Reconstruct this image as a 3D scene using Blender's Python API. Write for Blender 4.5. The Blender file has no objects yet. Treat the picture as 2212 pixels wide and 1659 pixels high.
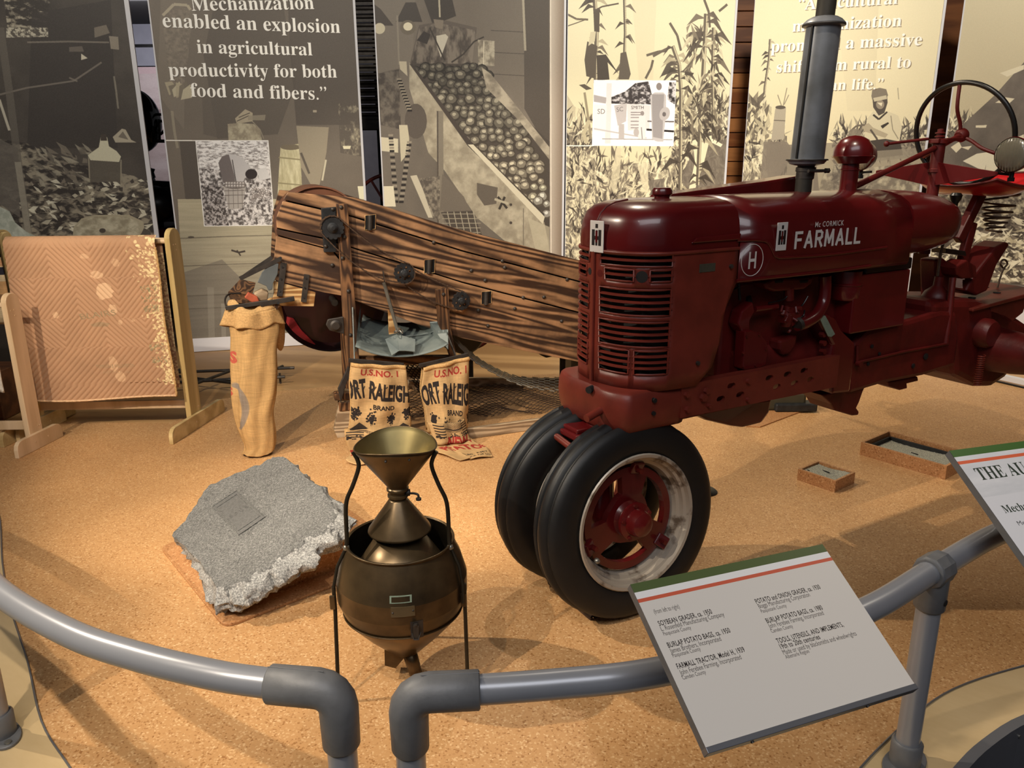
import bpy, bmesh, math, random
import numpy as np
from mathutils import Vector, Matrix

# ------------------------------------------------------------------ camera, world, lights, exposure
SC = bpy.context.scene
COL = SC.collection
FPX = 1700.0; TH = math.radians(16.0); ROLL = math.radians(-0.4); EYE = 1.53
fwd = np.array([0, math.cos(TH), -math.sin(TH)])
r0 = np.array([1.0, 0, 0]); u0 = np.cross(r0, fwd)
rgt = r0 * math.cos(ROLL) + u0 * math.sin(ROLL)
upv = -r0 * math.sin(ROLL) + u0 * math.cos(ROLL)
CAMP = np.array([0, 0, EYE])
cam = bpy.data.cameras.new('camera')
cam.sensor_width = 36.0; cam.lens = FPX / 2212 * 36.0
cam.clip_start = 0.05; cam.clip_end = 100
camo = bpy.data.objects.new('camera', cam); COL.objects.link(camo)
camo.matrix_world = Matrix([[rgt[i], upv[i], -fwd[i], CAMP[i]] for i in range(3)] + [[0, 0, 0, 1]])
SC.camera = camo
SC.view_settings.view_transform = 'Standard'; SC.view_settings.look = 'None'
SC.view_settings.exposure = 0.0; SC.view_settings.gamma = 1.0
SC.view_settings.use_curve_mapping = False

W = bpy.data.worlds.new('world'); SC.world = W; W.use_nodes = True
W.node_tree.nodes['Background'].inputs[0].default_value = (0.86, 0.85, 0.88, 1)
W.node_tree.nodes['Background'].inputs[1].default_value = 0.10

def spot(name, loc, aim, power, color=(1, .84, .62), size=70, blend=.5, rad=.03):
    l = bpy.data.lights.new(name, 'SPOT'); l.energy = power; l.color = color
    l.spot_size = math.radians(size); l.spot_blend = blend; l.shadow_soft_size = rad
    o = bpy.data.objects.new(name, l); COL.objects.link(o); o.location = loc
    d = Vector(aim) - Vector(loc); o.rotation_euler = d.to_track_quat('-Z', 'Y').to_euler()
    return o
def area(name, loc, aim, power, color, sx, sy):
    l = bpy.data.lights.new(name, 'AREA'); l.energy = power; l.color = color; l.shape = 'RECTANGLE'; l.size = sx; l.size_y = sy
    o = bpy.data.objects.new(name, l); COL.objects.link(o); o.location = loc
    d = Vector(aim) - Vector(loc); o.rotation_euler = d.to_track_quat('-Z', 'Y').to_euler()
    return o
WARM = (1, .86, .68); SOFT = (1, .92, .78)
spot('track_spot_grader', (-3.0, -.7, 4.0), (-.9, 4.2, .9), 1150, WARM, 38, .35)
spot('track_spot_hopper', (-2.6, -.4, 4.0), (-.40, 2.15, .1), 520, WARM, 24, .6)
spot('track_spot_rack', (-1.3, .1, 4.0), (-1.7, 3.4, .2), 330, WARM, 62, .9)
spot('track_spot_nose', (-3.9, 2.5, 4.0), (.5, 3.0, .5), 700, WARM, 56, .7)
spot('track_spot_tractor', (.3, 4.6, 4.1), (1.3, 4.2, .3), 210, WARM, 90, .6)
spot('track_spot_seat', (.95, 1.9, 4.3), (2.5, 4.6, .3), 230, WARM, 46, .7)
spot('track_spot_right', (3.4, 2.9, 4.0), (1.7, 1.7, .0), 75, WARM, 44, .5)
spot('banner_wash_left', (-2.6, 3.6, 4.4), (-2.6, 6.5, 1.4), 240, SOFT, 80, .9, .15)
spot('banner_wash_middle', (-.2, 3.9, 4.4), (-.2, 7.0, 1.4), 270, SOFT, 80, .9, .15)
spot('banner_wash_corn', (1.4, 4.0, 4.4), (1.4, 7.0, 1.6), 430, SOFT, 70, .9, .15)
spot('banner_wash_right', (2.8, 3.8, 4.4), (3.1, 6.6, 1.5), 400, SOFT, 80, .9, .15)
area('hall_fill', (0, -1.5, 5.5), (0, 3, 0), 210, (.97, .97, 1.0), 5, 3)  # unseen area lamp added overhead as soft ambient fill

# ------------------------------------------------------------------ geometry of a frame: vertical planes, heights
def ray(x, y): return fwd + rgt * (x - 1106) / FPX - upv * (y - 829.5) / FPX
def onz(x, y, z=0.0):
    d = ray(x, y); return CAMP + d * ((z - EYE) / d[2])
class Frame:
    """A thing's own axes: s along it, y across it (away from the visitors), z up."""
    def __init__(self, p0, az):
        a = math.radians(az); self.p0 = np.array(p0, float); self.az = a
        self.u = np.array([math.cos(a), math.sin(a), 0]); self.v = np.array([-math.sin(a), math.cos(a), 0])
    def at(self, x, y, off=0.0):
        d = ray(x, y); p = self.p0 + self.v * off
        q = CAMP + d * (((p - CAMP) @ self.v) / (d @ self.v)) - self.p0
        return np.array([q @ self.u, off, q[2]])
    def flat(self, x, y, z=0.0):
        q = onz(x, y, z) - self.p0
        return np.array([q @ self.u, q @ self.v, z])
    def loc(self, p):
        q = np.array(p, float) - self.p0
        return np.array([q @ self.u, q @ self.v, p[2]])
    def world(self, s, y, z): return self.p0 + self.u * s + self.v * y + np.array([0, 0, z])
    def sz(self, pts, off=0.0):
        r = [self.at(x, y, off) for x, y in pts]
        return [(p[0], p[2]) for p in r]

# ------------------------------------------------------------------ naming
def tag(o, label=None, cat=None, group=None, kind=None):
    if label: o['label'] = label
    if cat: o['category'] = cat
    if group: o['group'] = group
    if kind: o['kind'] = kind
    return o
def thing(name, label, cat, loc=(0, 0, 0), rz=0.0, group=None):
    o = bpy.data.objects.new(name, None); COL.objects.link(o)
    o.empty_display_size = .1
    o.location = loc; o.rotation_euler = (0, 0, rz)
    return tag(o, label, cat, group)
def fthing(name, label, cat, fr, group=None): return thing(name, label, cat, tuple(fr.p0), fr.az, group)
def copy_tree(o, parent=None):
    c = o.copy(); COL.objects.link(c); c.parent = parent
    for ch in list(o.children): copy_tree(ch, c)
    return c

# ------------------------------------------------------------------ mesh builder
class MB:
    def __init__(self): self.v = []; self.f = []; self.uv = {}
    def add(self, vs, fs):
        n = len(self.v); self.v += [tuple(map(float, p)) for p in vs]; self.f += [tuple(i + n for i in f) for f in fs]; return self
    def box(self, lo, hi):
        (a, b, c), (d, e, f) = lo, hi
        return self.add([(a, b, c), (d, b, c), (d, e, c), (a, e, c), (a, b, f), (d, b, f), (d, e, f), (a, e, f)],
                        [(0, 3, 2, 1), (4, 5, 6, 7), (0, 1, 5, 4), (1, 2, 6, 5), (2, 3, 7, 6), (3, 0, 4, 7)])
    def beam(self, p0, p1, w, h, up=(0, 0, 1)):
        p0 = Vector(p0); p1 = Vector(p1); d = (p1 - p0).normalized(); u = Vector(up)
        if abs(d.dot(u)) > .98: u = Vector((0, 1, 0))
        a = d.cross(u).normalized() * w / 2; b = a.cross(d).normalized() * h / 2
        vs = [p + sa * a + sb * b for p in (p0, p1) for sa, sb in ((-1, -1), (1, -1), (1, 1), (-1, 1))]
        return self.add(vs, [(0, 1, 2, 3), (7, 6, 5, 4), (0, 4, 5, 1), (1, 5, 6, 2), (2, 6, 7, 3), (3, 7, 4, 0)])
    def prism(self, poly, y0, y1, axis='y'):
        """poly of (s, z) pushed from y0 to y1 (axis y), or of (x, y) pushed in z."""
        if sum(a[0] * b[1] - b[0] * a[1] for a, b in zip(poly, poly[1:] + poly[:1])) < 0: poly = poly[::-1]
        n = len(poly)
        if axis == 'y':
            vs = [(p[0], y0, p[1]) for p in poly] + [(p[0], y1, p[1]) for p in poly]
            fs = [tuple(range(n)), tuple(range(2 * n - 1, n - 1, -1))] + [(i, i + n, (i + 1) % n + n, (i + 1) % n) for i in range(n)]
        else:
            vs = [(p[0], p[1], y0) for p in poly] + [(p[0], p[1], y1) for p in poly]
            fs = [tuple(range(n - 1, -1, -1)), tuple(range(n, 2 * n))] + [(i, (i + 1) % n, (i + 1) % n + n, i + n) for i in range(n)]
        return self.add(vs, fs)
    def rings(self, rings, closed=True, caps=True, loop=False):
        n = len(rings[0]); vs = [p for r in rings for p in r]; fs = []
        m = len(rings)
        for i in range(m if loop else m - 1):
            for j in range(n if closed else n - 1):
                a = i * n + j; b = i * n + (j + 1) % n; c = ((i + 1) % m) * n + (j + 1) % n; d = ((i + 1) % m) * n + j
                fs.append((a, b, c, d))
        if caps and not loop: fs += [tuple(range(n - 1, -1, -1)), tuple((m - 1) * n + j for j in range(n))]
        return self.add(vs, fs)
    def tube(self, pts, r, n=10, closed=False, caps=True):
        P = [Vector(p) for p in pts]; m = len(P); rr = r if hasattr(r, '__len__') else [r] * m
        T = []
        for i in range(m):
            a = P[(i - 1) % m] if (closed or i) else P[i]; b = P[(i + 1) % m] if (closed or i < m - 1) else P[i]
            T.append((b - a).normalized())
        u = Vector((0, 0, 1)) if abs(T[0].z) < .9 else Vector((1, 0, 0)); x = T[0].cross(u).normalized(); out = []
        for i in range(m):
            x = (x - T[i] * x.dot(T[i])).normalized(); y = T[i].cross(x)
            out.append([P[i] + (x * math.cos(2 * math.pi * k / n) + y * math.sin(2 * math.pi * k / n)) * rr[i] for k in range(n)])
        return self.rings(out, caps=caps and not closed, loop=closed)
    def cyl(self, p0, p1, r0, r1=None, n=20): return self.tube([p0, p1], [r0, r0 if r1 is None else r1], n)
    def lathe(self, prof, c=(0, 0, 0), axis=(0, 0, 1), n=32, caps=False):
        """prof: (radius, distance along the axis)."""
        A = Vector(axis).normalized(); u = Vector((0, 0, 1)) if abs(A.z) < .9 else Vector((1, 0, 0))
        x = A.cross(u).normalized(); y = A.cross(x); c = Vector(c)
        return self.rings([[c + A * h + (x * math.cos(2 * math.pi * k / n) + y * math.sin(2 * math.pi * k / n)) * max(r, 1e-4) for k in range(n)] for r, h in prof], caps=caps)
    def ball(self, c, r, nu=16, nv=10):
        rx, ry, rz = r if hasattr(r, '__len__') else (r, r, r)
        return self.rings([[(c[0] + rx * math.sin(t) * math.cos(2 * math.pi * k / nu), c[1] + ry * math.sin(t) * math.sin(2 * math.pi * k / nu), c[2] + rz * math.cos(t)) for k in range(nu)]
                           for t in [math.pi * (i + .02) / (nv + .04) for i in range(nv, -1, -1)]])
    def build(self, name, m, parent=None, smooth=None, bevel=0, solid=0, label=None, weld=0):
        me = bpy.data.meshes.new(name); me.from_pydata(self.v, [], self.f); me.validate()
        bm = bmesh.new(); bm.from_mesh(me)
        if weld: bmesh.ops.remove_doubles(bm, verts=bm.verts, dist=weld)
        bmesh.ops.recalc_face_normals(bm, faces=bm.faces); bm.to_mesh(me); bm.free()
        return finish(name, me, m, parent, smooth, bevel, solid, label)
def finish(name, me, m, parent=None, smooth=None, bevel=0, solid=0, label=None):
    if m is not None: me.materials.append(m)
    if smooth is not None:
        me.shade_smooth()
        if smooth < 180: me.set_sharp_from_angle(angle=math.radians(smooth))
    o = bpy.data.objects.new(name, me); COL.objects.link(o); o.parent = parent
    if solid:
        s = o.modifiers.new('solid', 'SOLIDIFY'); s.thickness = solid; s.offset = 0
    if bevel:
        b = o.modifiers.new('bevel', 'BEVEL'); b.width = bevel; b.segments = 2; b.limit_method = 'ANGLE'; b.angle_limit = math.radians(40)
    if label: o['label'] = label
    return o
def grid(name, nu, nv, fn, m, parent=None, smooth=180, solid=0, label=None):
    """A sheet: fn(u, v) gives the point; uv layer follows u, v."""
    vs = [tuple(map(float, fn(i / nu, j / nv))) for j in range(nv + 1) for i in range(nu + 1)]
    fs = [(j * (nu + 1) + i, j * (nu + 1) + i + 1, (j + 1) * (nu + 1) + i + 1, (j + 1) * (nu + 1) + i) for j in range(nv) for i in range(nu)]
    me = bpy.data.meshes.new(name); me.from_pydata(vs, [], fs)
    uv = me.uv_layers.new(name='UVMap')
    arr = np.array([(i / nu, j / nv) for j in range(nv + 1) for i in range(nu + 1)])
    li = np.zeros(len(me.loops), dtype=np.int32); me.loops.foreach_get('vertex_index', li)
    uv.data.foreach_set('uv', arr[li].ravel().astype(np.float32))
    return finish(name, me, m, parent, smooth, 0, solid, label)
def text_tris(body, bold_serif=False, offset=0.0, space=1.0):
    cu = bpy.data.curves.new('t', 'FONT')
    if bold_serif:
        body = ''.join(chr(0x1D400 + ord(c) - 65) if 'A' <= c <= 'Z' else chr(0x1D41A + ord(c) - 97) if 'a' <= c <= 'z' else c for c in body)
    cu.body = body; cu.size = 1; cu.space_character = space; cu.offset = offset; cu.resolution_u = 3
    o = bpy.data.objects.new('t', cu); COL.objects.link(o)
    dg = bpy.context.evaluated_depsgraph_get(); me = bpy.data.meshes.new_from_object(o.evaluated_get(dg))
    me.calc_loop_triangles()
    V = np.array([v.co[:2] for v in me.vertices]); T = np.array([t.vertices[:] for t in me.loop_triangles])
    bpy.data.objects.remove(o); bpy.data.curves.remove(cu); bpy.data.meshes.remove(me)
    return V, T
def text_mesh(name, body, m, parent, mat4, size, depth=.001, sx=1, bold=0.0, label=None, space=1.0):
    V, T = text_tris(body, offset=bold, space=space)
    if not len(V): return None
    V = V.copy(); V[:, 0] *= size * sx; V[:, 1] *= size; V -= (V.max(0) + V.min(0)) / 2
    n = len(V); vs = [mat4 @ Vector((a, b, depth)) for a, b in V]
    me = bpy.data.meshes.new(name); me.from_pydata([tuple(v) for v in vs], [], [tuple(map(int, t)) for t in T])
    return finish(name, me, m, parent, label=label)
def holed(outer, holes, y0, y1, place=None):
    """plate with holes: outlines in (a, b) filled and pushed from y0 to y1; place maps (a, b, y) to a point."""
    cu = bpy.data.curves.new('c', 'CURVE'); cu.dimensions = '2D'; cu.fill_mode = 'BOTH'; cu.extrude = abs(y1 - y0) / 2
    for lp in [outer] + holes:
        sp = cu.splines.new('POLY'); sp.points.add(len(lp) - 1); sp.use_cyclic_u = True
        for q, (a, b) in zip(sp.points, lp): q.co = (a, b, 0, 1)
    o = bpy.data.objects.new('c', cu); COL.objects.link(o)
    dg = bpy.context.evaluated_depsgraph_get(); me = bpy.data.meshes.new_from_object(o.evaluated_get(dg))
    vs = [v.co.copy() for v in me.vertices]; fs = [tuple(p.vertices) for p in me.polygons]
    bpy.data.objects.remove(o); bpy.data.curves.remove(cu); bpy.data.meshes.remove(me)
    place = place or (lambda a, b, y: (a, y, b))
    mid = (y0 + y1) / 2
    mb = MB(); mb.add([place(v.x, v.y, v.z + mid) for v in vs], fs); return mb
GL5 = {'F': [((0, 0), (0, 1)), ((0, 1), (.6, 1)), ((0, .52), (.5, .52))], 'A': [((0, 0), (.36, 1)), ((.36, 1), (.72, 0)), ((.15, .3), (.57, .3))], 'R': [((0, 0), (0, 1)), ((0, 1), (.45, 1)), ((.45, 1), (.6, .88)), ((.6, .88), (.6, .62)), ((.6, .62), (.45, .5)), ((.45, .5), (0, .5)), ((.28, .5), (.62, 0))],
       'M': [((0, 0), (.06, 1)), ((.06, 1), (.42, .2)), ((.42, .2), (.78, 1)), ((.78, 1), (.84, 0))], 'L': [((0, 0), (0, 1)), ((0, 0), (.55, 0))]}
GW = {'F': .6, 'A': .72, 'R': .62, 'M': .84, 'L': .55}
def block_word(word, m, parent, x0, x1, y, z, h, th, name='letter'):
    gap = .42; tot = sum(GW[c] for c in word) + gap * (len(word) - 1); k = (x1 - x0) / tot; x = x0
    for c in word:
        mb = MB()
        for j, (a, b) in enumerate(GL5[c]):
            p = np.array([x + a[0] * k, z + a[1] * h]); q = np.array([x + b[0] * k, z + b[1] * h]); d = (q - p) / np.linalg.norm(q - p); n = np.array([-d[1], d[0]]) * th / 2; p = p - d * th * .45; q = q + d * th * .45
            mb.prism([tuple(p - n), tuple(q - n), tuple(q + n), tuple(p + n)], y - .0012 - j * .00004, y)
        mb.build(name, m, parent); x += (GW[c] + gap) * k
def circ(c, r, n=20, ry=None, ph=0.0):
    return [(c[0] + r * math.cos(2 * math.pi * k / n + ph), c[1] + (ry or r) * math.sin(2 * math.pi * k / n + ph)) for k in range(n)]
def bez(pts, n=8):
    """smooth path through the points"""
    P = [np.array(p, float) for p in pts]; out = []
    for i in range(len(P) - 1):
        a = P[max(i - 1, 0)]; b = P[i]; c = P[i + 1]; d = P[min(i + 2, len(P) - 1)]
        for k in range(n):
            t = k / n; out.append(.5 * ((2 * b) + (c - a) * t + (2 * a - 5 * b + 4 * c - d) * t * t + (-a + 3 * b - 3 * c + d) * t ** 3))
    out.append(P[-1]); return out

# ------------------------------------------------------------------ materials
def lin(c): return tuple(((v / 255) / 12.92 if v / 255 <= .04045 else ((v / 255 + .055) / 1.055) ** 2.4) for v in c)
def newmat(name):
    m = bpy.data.materials.new(name); m.use_nodes = True
    return m, m.node_tree.nodes, m.node_tree.links, m.node_tree.nodes['Principled BSDF']
def ramp(N, stops):
    r = N.new('ShaderNodeValToRGB'); e = r.color_ramp.elements
    while len(e) < len(stops): e.new(.5)
    for el, (p, c) in zip(e, stops): el.position = p; el.color = (*c, 1)
    return r
def coords(N, L, scale=(1, 1, 1), rot=(0, 0, 0), kind='Object'):
    t = N.new('ShaderNodeTexCoord'); mp = N.new('ShaderNodeMapping')
    mp.inputs['Scale'].default_value = scale; mp.inputs['Rotation'].default_value = rot
    L.new(t.outputs[kind], mp.inputs['Vector']); return mp.outputs['Vector']
def noise(N, L, vec, scale, detail=4, rough=.55, dist=0):
    n = N.new('ShaderNodeTexNoise'); n.inputs['Scale'].default_value = scale; n.inputs['Detail'].default_value = detail
    n.inputs['Roughness'].default_value = rough; n.inputs['Distortion'].default_value = dist
    L.new(vec, n.inputs['Vector']); return n.outputs['Fac']
def bumpit(N, L, B, h, strength, dist=.002):
    b = N.new('ShaderNodeBump'); b.inputs['Strength'].default_value = strength; b.inputs['Distance'].default_value = dist
    L.new(h, b.inputs['Height']); L.new(b.outputs[0], B.inputs['Normal'])
def mat(name, c, rough=.5, metal=0.0, var=.15, scale=8, bump=.15, bdist=.002, spec=.5, coat=0, c2=None, detail=5, lo=.35, hi=.65):
    m, N, L, B = newmat(name); c = np.array(lin(c))
    v = coords(N, L); f = noise(N, L, v, scale, detail)
    a = tuple(c * (1 - var)) if c2 is None else lin(c2)
    r = ramp(N, [(lo, a), (hi, tuple(np.minimum(c * (1 + var), 1)) if c2 is None else tuple(c))]); L.new(f, r.inputs[0])
    L.new(r.outputs[0], B.inputs['Base Color'])
    B.inputs['Roughness'].default_value = rough; B.inputs['Metallic'].default_value = metal
    B.inputs['Specular IOR Level'].default_value = spec; B.inputs['Coat Weight'].default_value = coat
    if bump: bumpit(N, L, B, noise(N, L, v, scale * 4, 4), bump, bdist)
    return m
def wood(name, cd, cl, ring=14, stretch=10, axis='x', rot=(0, 0, 0), rough=.55, bump=.4, dist=3.0, dirt=None, dirt_amt=.5, spec=.35, lo=.3, hi=.75, fine=60):
    m, N, L, B = newmat(name)
    s = {'x': (1 / stretch, 1, 1), 'y': (1, 1 / stretch, 1), 'z': (1, 1, 1 / stretch)}[axis]
    v0 = coords(N, L, rot=rot)
    mp = N.new('ShaderNodeMapping'); mp.inputs['Scale'].default_value = s; L.new(v0, mp.inputs['Vector']); v = mp.outputs[0]
    oi = N.new('ShaderNodeObjectInfo'); ad = N.new('ShaderNodeVectorMath'); ad.operation = 'ADD'
    mul = N.new('ShaderNodeMath'); mul.operation = 'MULTIPLY'; mul.inputs[1].default_value = 3.7; L.new(oi.outputs['Random'], mul.inputs[0])
    L.new(v, ad.inputs[0]); L.new(mul.outputs[0], ad.inputs[1]); v = ad.outputs[0]
    n1 = noise(N, L, v, ring * .35, 3, .5)
    ml = N.new('ShaderNodeMath'); ml.operation = 'MULTIPLY'; ml.inputs[1].default_value = ring * dist * 2.9; L.new(n1, ml.inputs[0])
    sn = N.new('ShaderNodeMath'); sn.operation = 'SINE'; L.new(ml.outputs[0], sn.inputs[0])
    mr = N.new('ShaderNodeMapRange'); mr.inputs['From Min'].default_value = -1; L.new(sn.outputs[0], mr.inputs[0])
    f = noise(N, L, v, fine, 4, .6)
    mx = N.new('ShaderNodeMix'); mx.data_type = 'FLOAT'; mx.inputs[0].default_value = .45; L.new(mr.outputs[0], mx.inputs[2]); L.new(f, mx.inputs[3])
    r = ramp(N, [(lo, lin(cd)), (hi, lin(cl))]); L.new(mx.outputs[0], r.inputs[0]); out = r.outputs[0]
    if dirt:
        d = noise(N, L, v0, 4.5, 4, .6); rr = ramp(N, [(.42, (0, 0, 0)), (.62, (dirt_amt,) * 3)]); L.new(d, rr.inputs[0])
        mm = N.new('ShaderNodeMix'); mm.data_type = 'RGBA'; L.new(rr.outputs[0], mm.inputs[0]); L.new(out, mm.inputs[6]); mm.inputs[7].default_value = (*lin(dirt), 1); out = mm.outputs[2]
    L.new(out, B.inputs['Base Color']); B.inputs['Roughness'].default_value = rough; B.inputs['Specular IOR Level'].default_value = spec
    bumpit(N, L, B, mx.outputs[0], bump, .0015)
    return m
def cork(name, c, dark, light, rough=.45, sc=1.0):
    m, N, L, B = newmat(name); v = coords(N, L)
    vo = N.new('ShaderNodeTexVoronoi'); vo.inputs['Scale'].default_value = 190 * sc; vo.inputs['Randomness'].default_value = 1; L.new(v, vo.inputs['Vector'])
    sep = N.new('ShaderNodeSeparateColor'); L.new(vo.outputs['Color'], sep.inputs[0])
    r = ramp(N, [(0, lin(dark)), (.18, lin(c)), (.80, lin(c)), (1, lin(light))]); L.new(sep.outputs[0], r.inputs[0])
    f = noise(N, L, v, 900 * sc, 2); r2 = ramp(N, [(.3, (.80,) * 3), (.7, (1.12,) * 3)]); L.new(f, r2.inputs[0])
    mm = N.new('ShaderNodeMix'); mm.data_type = 'RGBA'; mm.blend_type = 'MULTIPLY'; mm.inputs[0].default_value = 1
    L.new(r.outputs[0], mm.inputs[6]); L.new(r2.outputs[0], mm.inputs[7])
    g = noise(N, L, v, 2.2, 3); r3 = ramp(N, [(.3, (.90,) * 3), (.7, (1.06,) * 3)]); L.new(g, r3.inputs[0])
    m2 = N.new('ShaderNodeMix'); m2.data_type = 'RGBA'; m2.blend_type = 'MULTIPLY'; m2.inputs[0].default_value = 1
    L.new(mm.outputs[2], m2.inputs[6]); L.new(r3.outputs[0], m2.inputs[7])
    L.new(m2.outputs[2], B.inputs['Base Color']); B.inputs['Roughness'].default_value = rough; B.inputs['Specular IOR Level'].default_value = .3
    bumpit(N, L, B, sep.outputs[0], .12, .001)
    return m
def img_mat(name, img, rough=.5, spec=.4, bump=None, metal=0):
    m, N, L, B = newmat(name); t = N.new('ShaderNodeTexImage'); t.image = img; t.extension = 'EXTEND'
    u = N.new('ShaderNodeUVMap'); L.new(u.outputs[0], t.inputs[0]); L.new(t.outputs[0], B.inputs['Base Color'])
    B.inputs['Roughness'].default_value = rough; B.inputs['Specular IOR Level'].default_value = spec
    if bump: bumpit(N, L, B, noise(N, L, coords(N, L), bump[0], 3), bump[1], bump[2])
    return m

M = {}
M['red'] = mat('tractor_red_paint', (86, 15, 17), .28, 0, .14, 5, .06, .002, .5, .35, hi=.7)
M['red_dull'] = mat('cast_iron_red_paint', (84, 18, 15), .45, 0, .25, 10, .35, .003, .4)
M['red_worn'] = mat('worn_red_paint', (104, 39, 29), .42, 0, .18, 9, .25, .003, .4)
M['red_seat'] = mat('seat_red_paint', (170, 20, 24), .3, 0, .1, 5, .05, .002, .5, .3)
M['black'] = mat('black_enamel', (18, 17, 17), .35, 0, .2, 10, .1)
M['void'] = mat('void_black', (7, 5, 5), .8, 0, .2, 10, .1)  # near-black; in holes, slots and backing it stands in for shade
M['rubber'] = mat('tyre_rubber', (21, 21, 22), .48, 0, .2, 12, .15, .001, .4)
M['rim'] = mat('flaking_silver_rim', (176, 166, 152), .42, .35, .1, 14, .4, .002, .5, 0, (104, 90, 76), 6, .36, .46)
M['muffler'] = mat('grey_muffler_steel', (128, 132, 138), .34, .25, .18, 6, .12, .002, c2=(98, 100, 101))
M['exhaust'] = mat('sooty_exhaust_pipe', (50, 47, 40), .6, .3, .25, 12, .3)
M['zinc'] = mat('galvanized_sheet', (116, 125, 122), .45, .12, .1, 7, .1, .001, .5, 0, (84, 95, 96), 5)
M['iron'] = mat('aged_iron', (62, 57, 53), .5, .45, .25, 20, .4)
M['iron_b'] = mat('blackened_iron', (44, 45, 47), .5, .4, .3, 24, .4)
M['rust'] = mat('rusty_chain_iron', (78, 60, 46), .6, .4, .3, 40, .4)
M['steel'] = mat('bare_steel', (150, 148, 140), .35, .8, .1, 20, .1)
M['brass'] = mat('dark_bronze_sheet', (108, 90, 64), .33, .7, .25, 5, .12, .002, .5, 0, (60, 49, 35), 5)
M['brass_in'] = mat('brass_sheet_inside', (150, 136, 92), .35, .8, .15, 5, .08, .002, .5, 0, (112, 100, 66), 4)
M['rod'] = mat('blackened_rod', (52, 46, 36), .4, .6, .25, 14, .2)
M['pipe'] = mat('grey_painted_rail', (150, 152, 158), .3, .3, .05, 3, .03, .001, .5)
M['fitting'] = mat('cast_grey_fitting', (108, 109, 111), .5, .15, .08, 30, .25, .0015)
M['cork'] = cork('cork_floor', (198, 152, 102), (160, 112, 66), (224, 186, 138))
M['cork_s'] = cork('cork_plinth', (178, 128, 84), (140, 94, 56), (206, 162, 116))
M['oldwood'] = wood('dark_stained_old_pine', (66, 45, 32), (176, 134, 96), 11, 13, 'x', (0, math.radians(-16), 0), .5, .55, 3.4, (44, 34, 30), .6, fine=90)
M['oldwood_z'] = wood('weathered_pine_post', (62, 40, 26), (140, 100, 66), 16, 12, 'z', (0, 0, 0), .55, .5, 3.0, (40, 32, 26), .5)
M['palewood'] = wood('worn_bare_plywood', (150, 106, 60), (222, 186, 130), 12, 8, 'x', (0, 0, 0), .6, .3, 2.5, (110, 72, 40), .35)
M['greywood'] = wood('grey_weathered_board', (140, 118, 92), (206, 184, 152), 12, 10, 'x', (0, 0, 0), .6, .3, 2.5, (120, 98, 74), .4)
M['poplar'] = wood('clear_varnished_poplar', (176, 150, 98), (212, 186, 132), 7, 12, 'z', (0, 0, 0), .4, .12, 2.0, lo=.2, hi=.8)
M['poplar_l'] = wood('pale_varnished_poplar', (196, 166, 128), (222, 194, 158), 7, 12, 'z', (0, 0, 0), .4, .1, 2.0, lo=.2, hi=.8)
M['poplar_x'] = wood('varnished_poplar_foot', (178, 150, 100), (214, 188, 136), 7, 10, 'x', (0, 0, 0), .4, .12, 2.0, lo=.2, hi=.8)
M['birch'] = wood('birch_plywood_edge', (196, 170, 126), (214, 190, 148), 4, 3, 'x', (0, 0, .6), .35, .05, 1.5, lo=.1, hi=.9)
M['plank'] = wood('orange_pine_wall_plank', (150, 88, 46), (204, 136, 78), 9, 8, 'x', (0, 0, 0), .5, .2, 1.2)
M['plank_d'] = wood('brown_pine_wall_board', (92, 54, 32), (124, 78, 46), 9, 8, 'x', (0, 0, 0), .5, .2, 1.2)
M['floorwood'] = wood('tan_laminate_floor', (150, 112, 68), (190, 150, 100), 4, 8, 'x', (0, 0, .2), .4, .08, 2.0)
M['burlap'] = None
M['white'] = mat('white_foam_board', (214, 212, 214), .6, 0, .03, 3, .03)
M['white_edge'] = mat('white_board_edge', (206, 206, 210), .5, 0, .03, 3, 0)
M['ink_white'] = mat('white_decal', (205, 200, 195), .5, 0, .03, 5, 0)
M['ink_black'] = mat('black_decal', (24, 18, 20), .5, 0, .03, 5, 0)
M['olive'] = mat('weathered_olive_plate', (70, 68, 56), .6, .2, .2, 30, .2)
M['verdigris'] = mat('grey_green_plate', (128, 144, 128), .5, .2, .15, 16, .1)
M['lens'] = mat('ribbed_lamp_glass', (112, 106, 90), .25, 0, .1, 20, 0, spec=.9, coat=.6)
M['granule'] = mat('crushed_shell_gravel', (200, 198, 178), .9, 0, .4, 260, .9, .006, detail=2)
M['carpet'] = mat('dark_blue_grey_carpet', (58, 60, 72), .95, 0, .5, 260, .9, .006, detail=3, c2=(22, 24, 32), lo=.42, hi=.6)
M['alu'] = mat('grey_edge_trim', (120, 122, 128), .35, .5, .05, 4, .02)
M['gr'] = None
# ------------------------------------------------------------------ printed pictures, drawn here dot by dot
RS = np.random.RandomState(7)
def vnoise(h, w, cy, cx, rs):
    g = rs.rand(int(cy) + 2, int(cx) + 2); y = np.linspace(0, cy - 1e-3, h); x = np.linspace(0, cx - 1e-3, w)
    yi = y.astype(int); xi = x.astype(int); fy = y - yi; fx = x - xi; fy = fy * fy * (3 - 2 * fy); fx = fx * fx * (3 - 2 * fx)
    a = g[yi][:, xi]; b = g[yi][:, xi + 1]; c = g[yi + 1][:, xi]; d = g[yi + 1][:, xi + 1]
    return (a * (1 - fx) + b * fx) * (1 - fy)[:, None] + (c * (1 - fx) + d * fx) * fy[:, None]
def fbm(h, w, cy, cx, rs, o=4):
    out = 0; amp = 1; t = 0
    for i in range(o):
        out = out + amp * vnoise(h, w, min(cy * 2 ** i, h / 1.5), min(cx * 2 ** i, w / 1.5), rs); t += amp; amp *= .6
    return out / t
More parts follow.
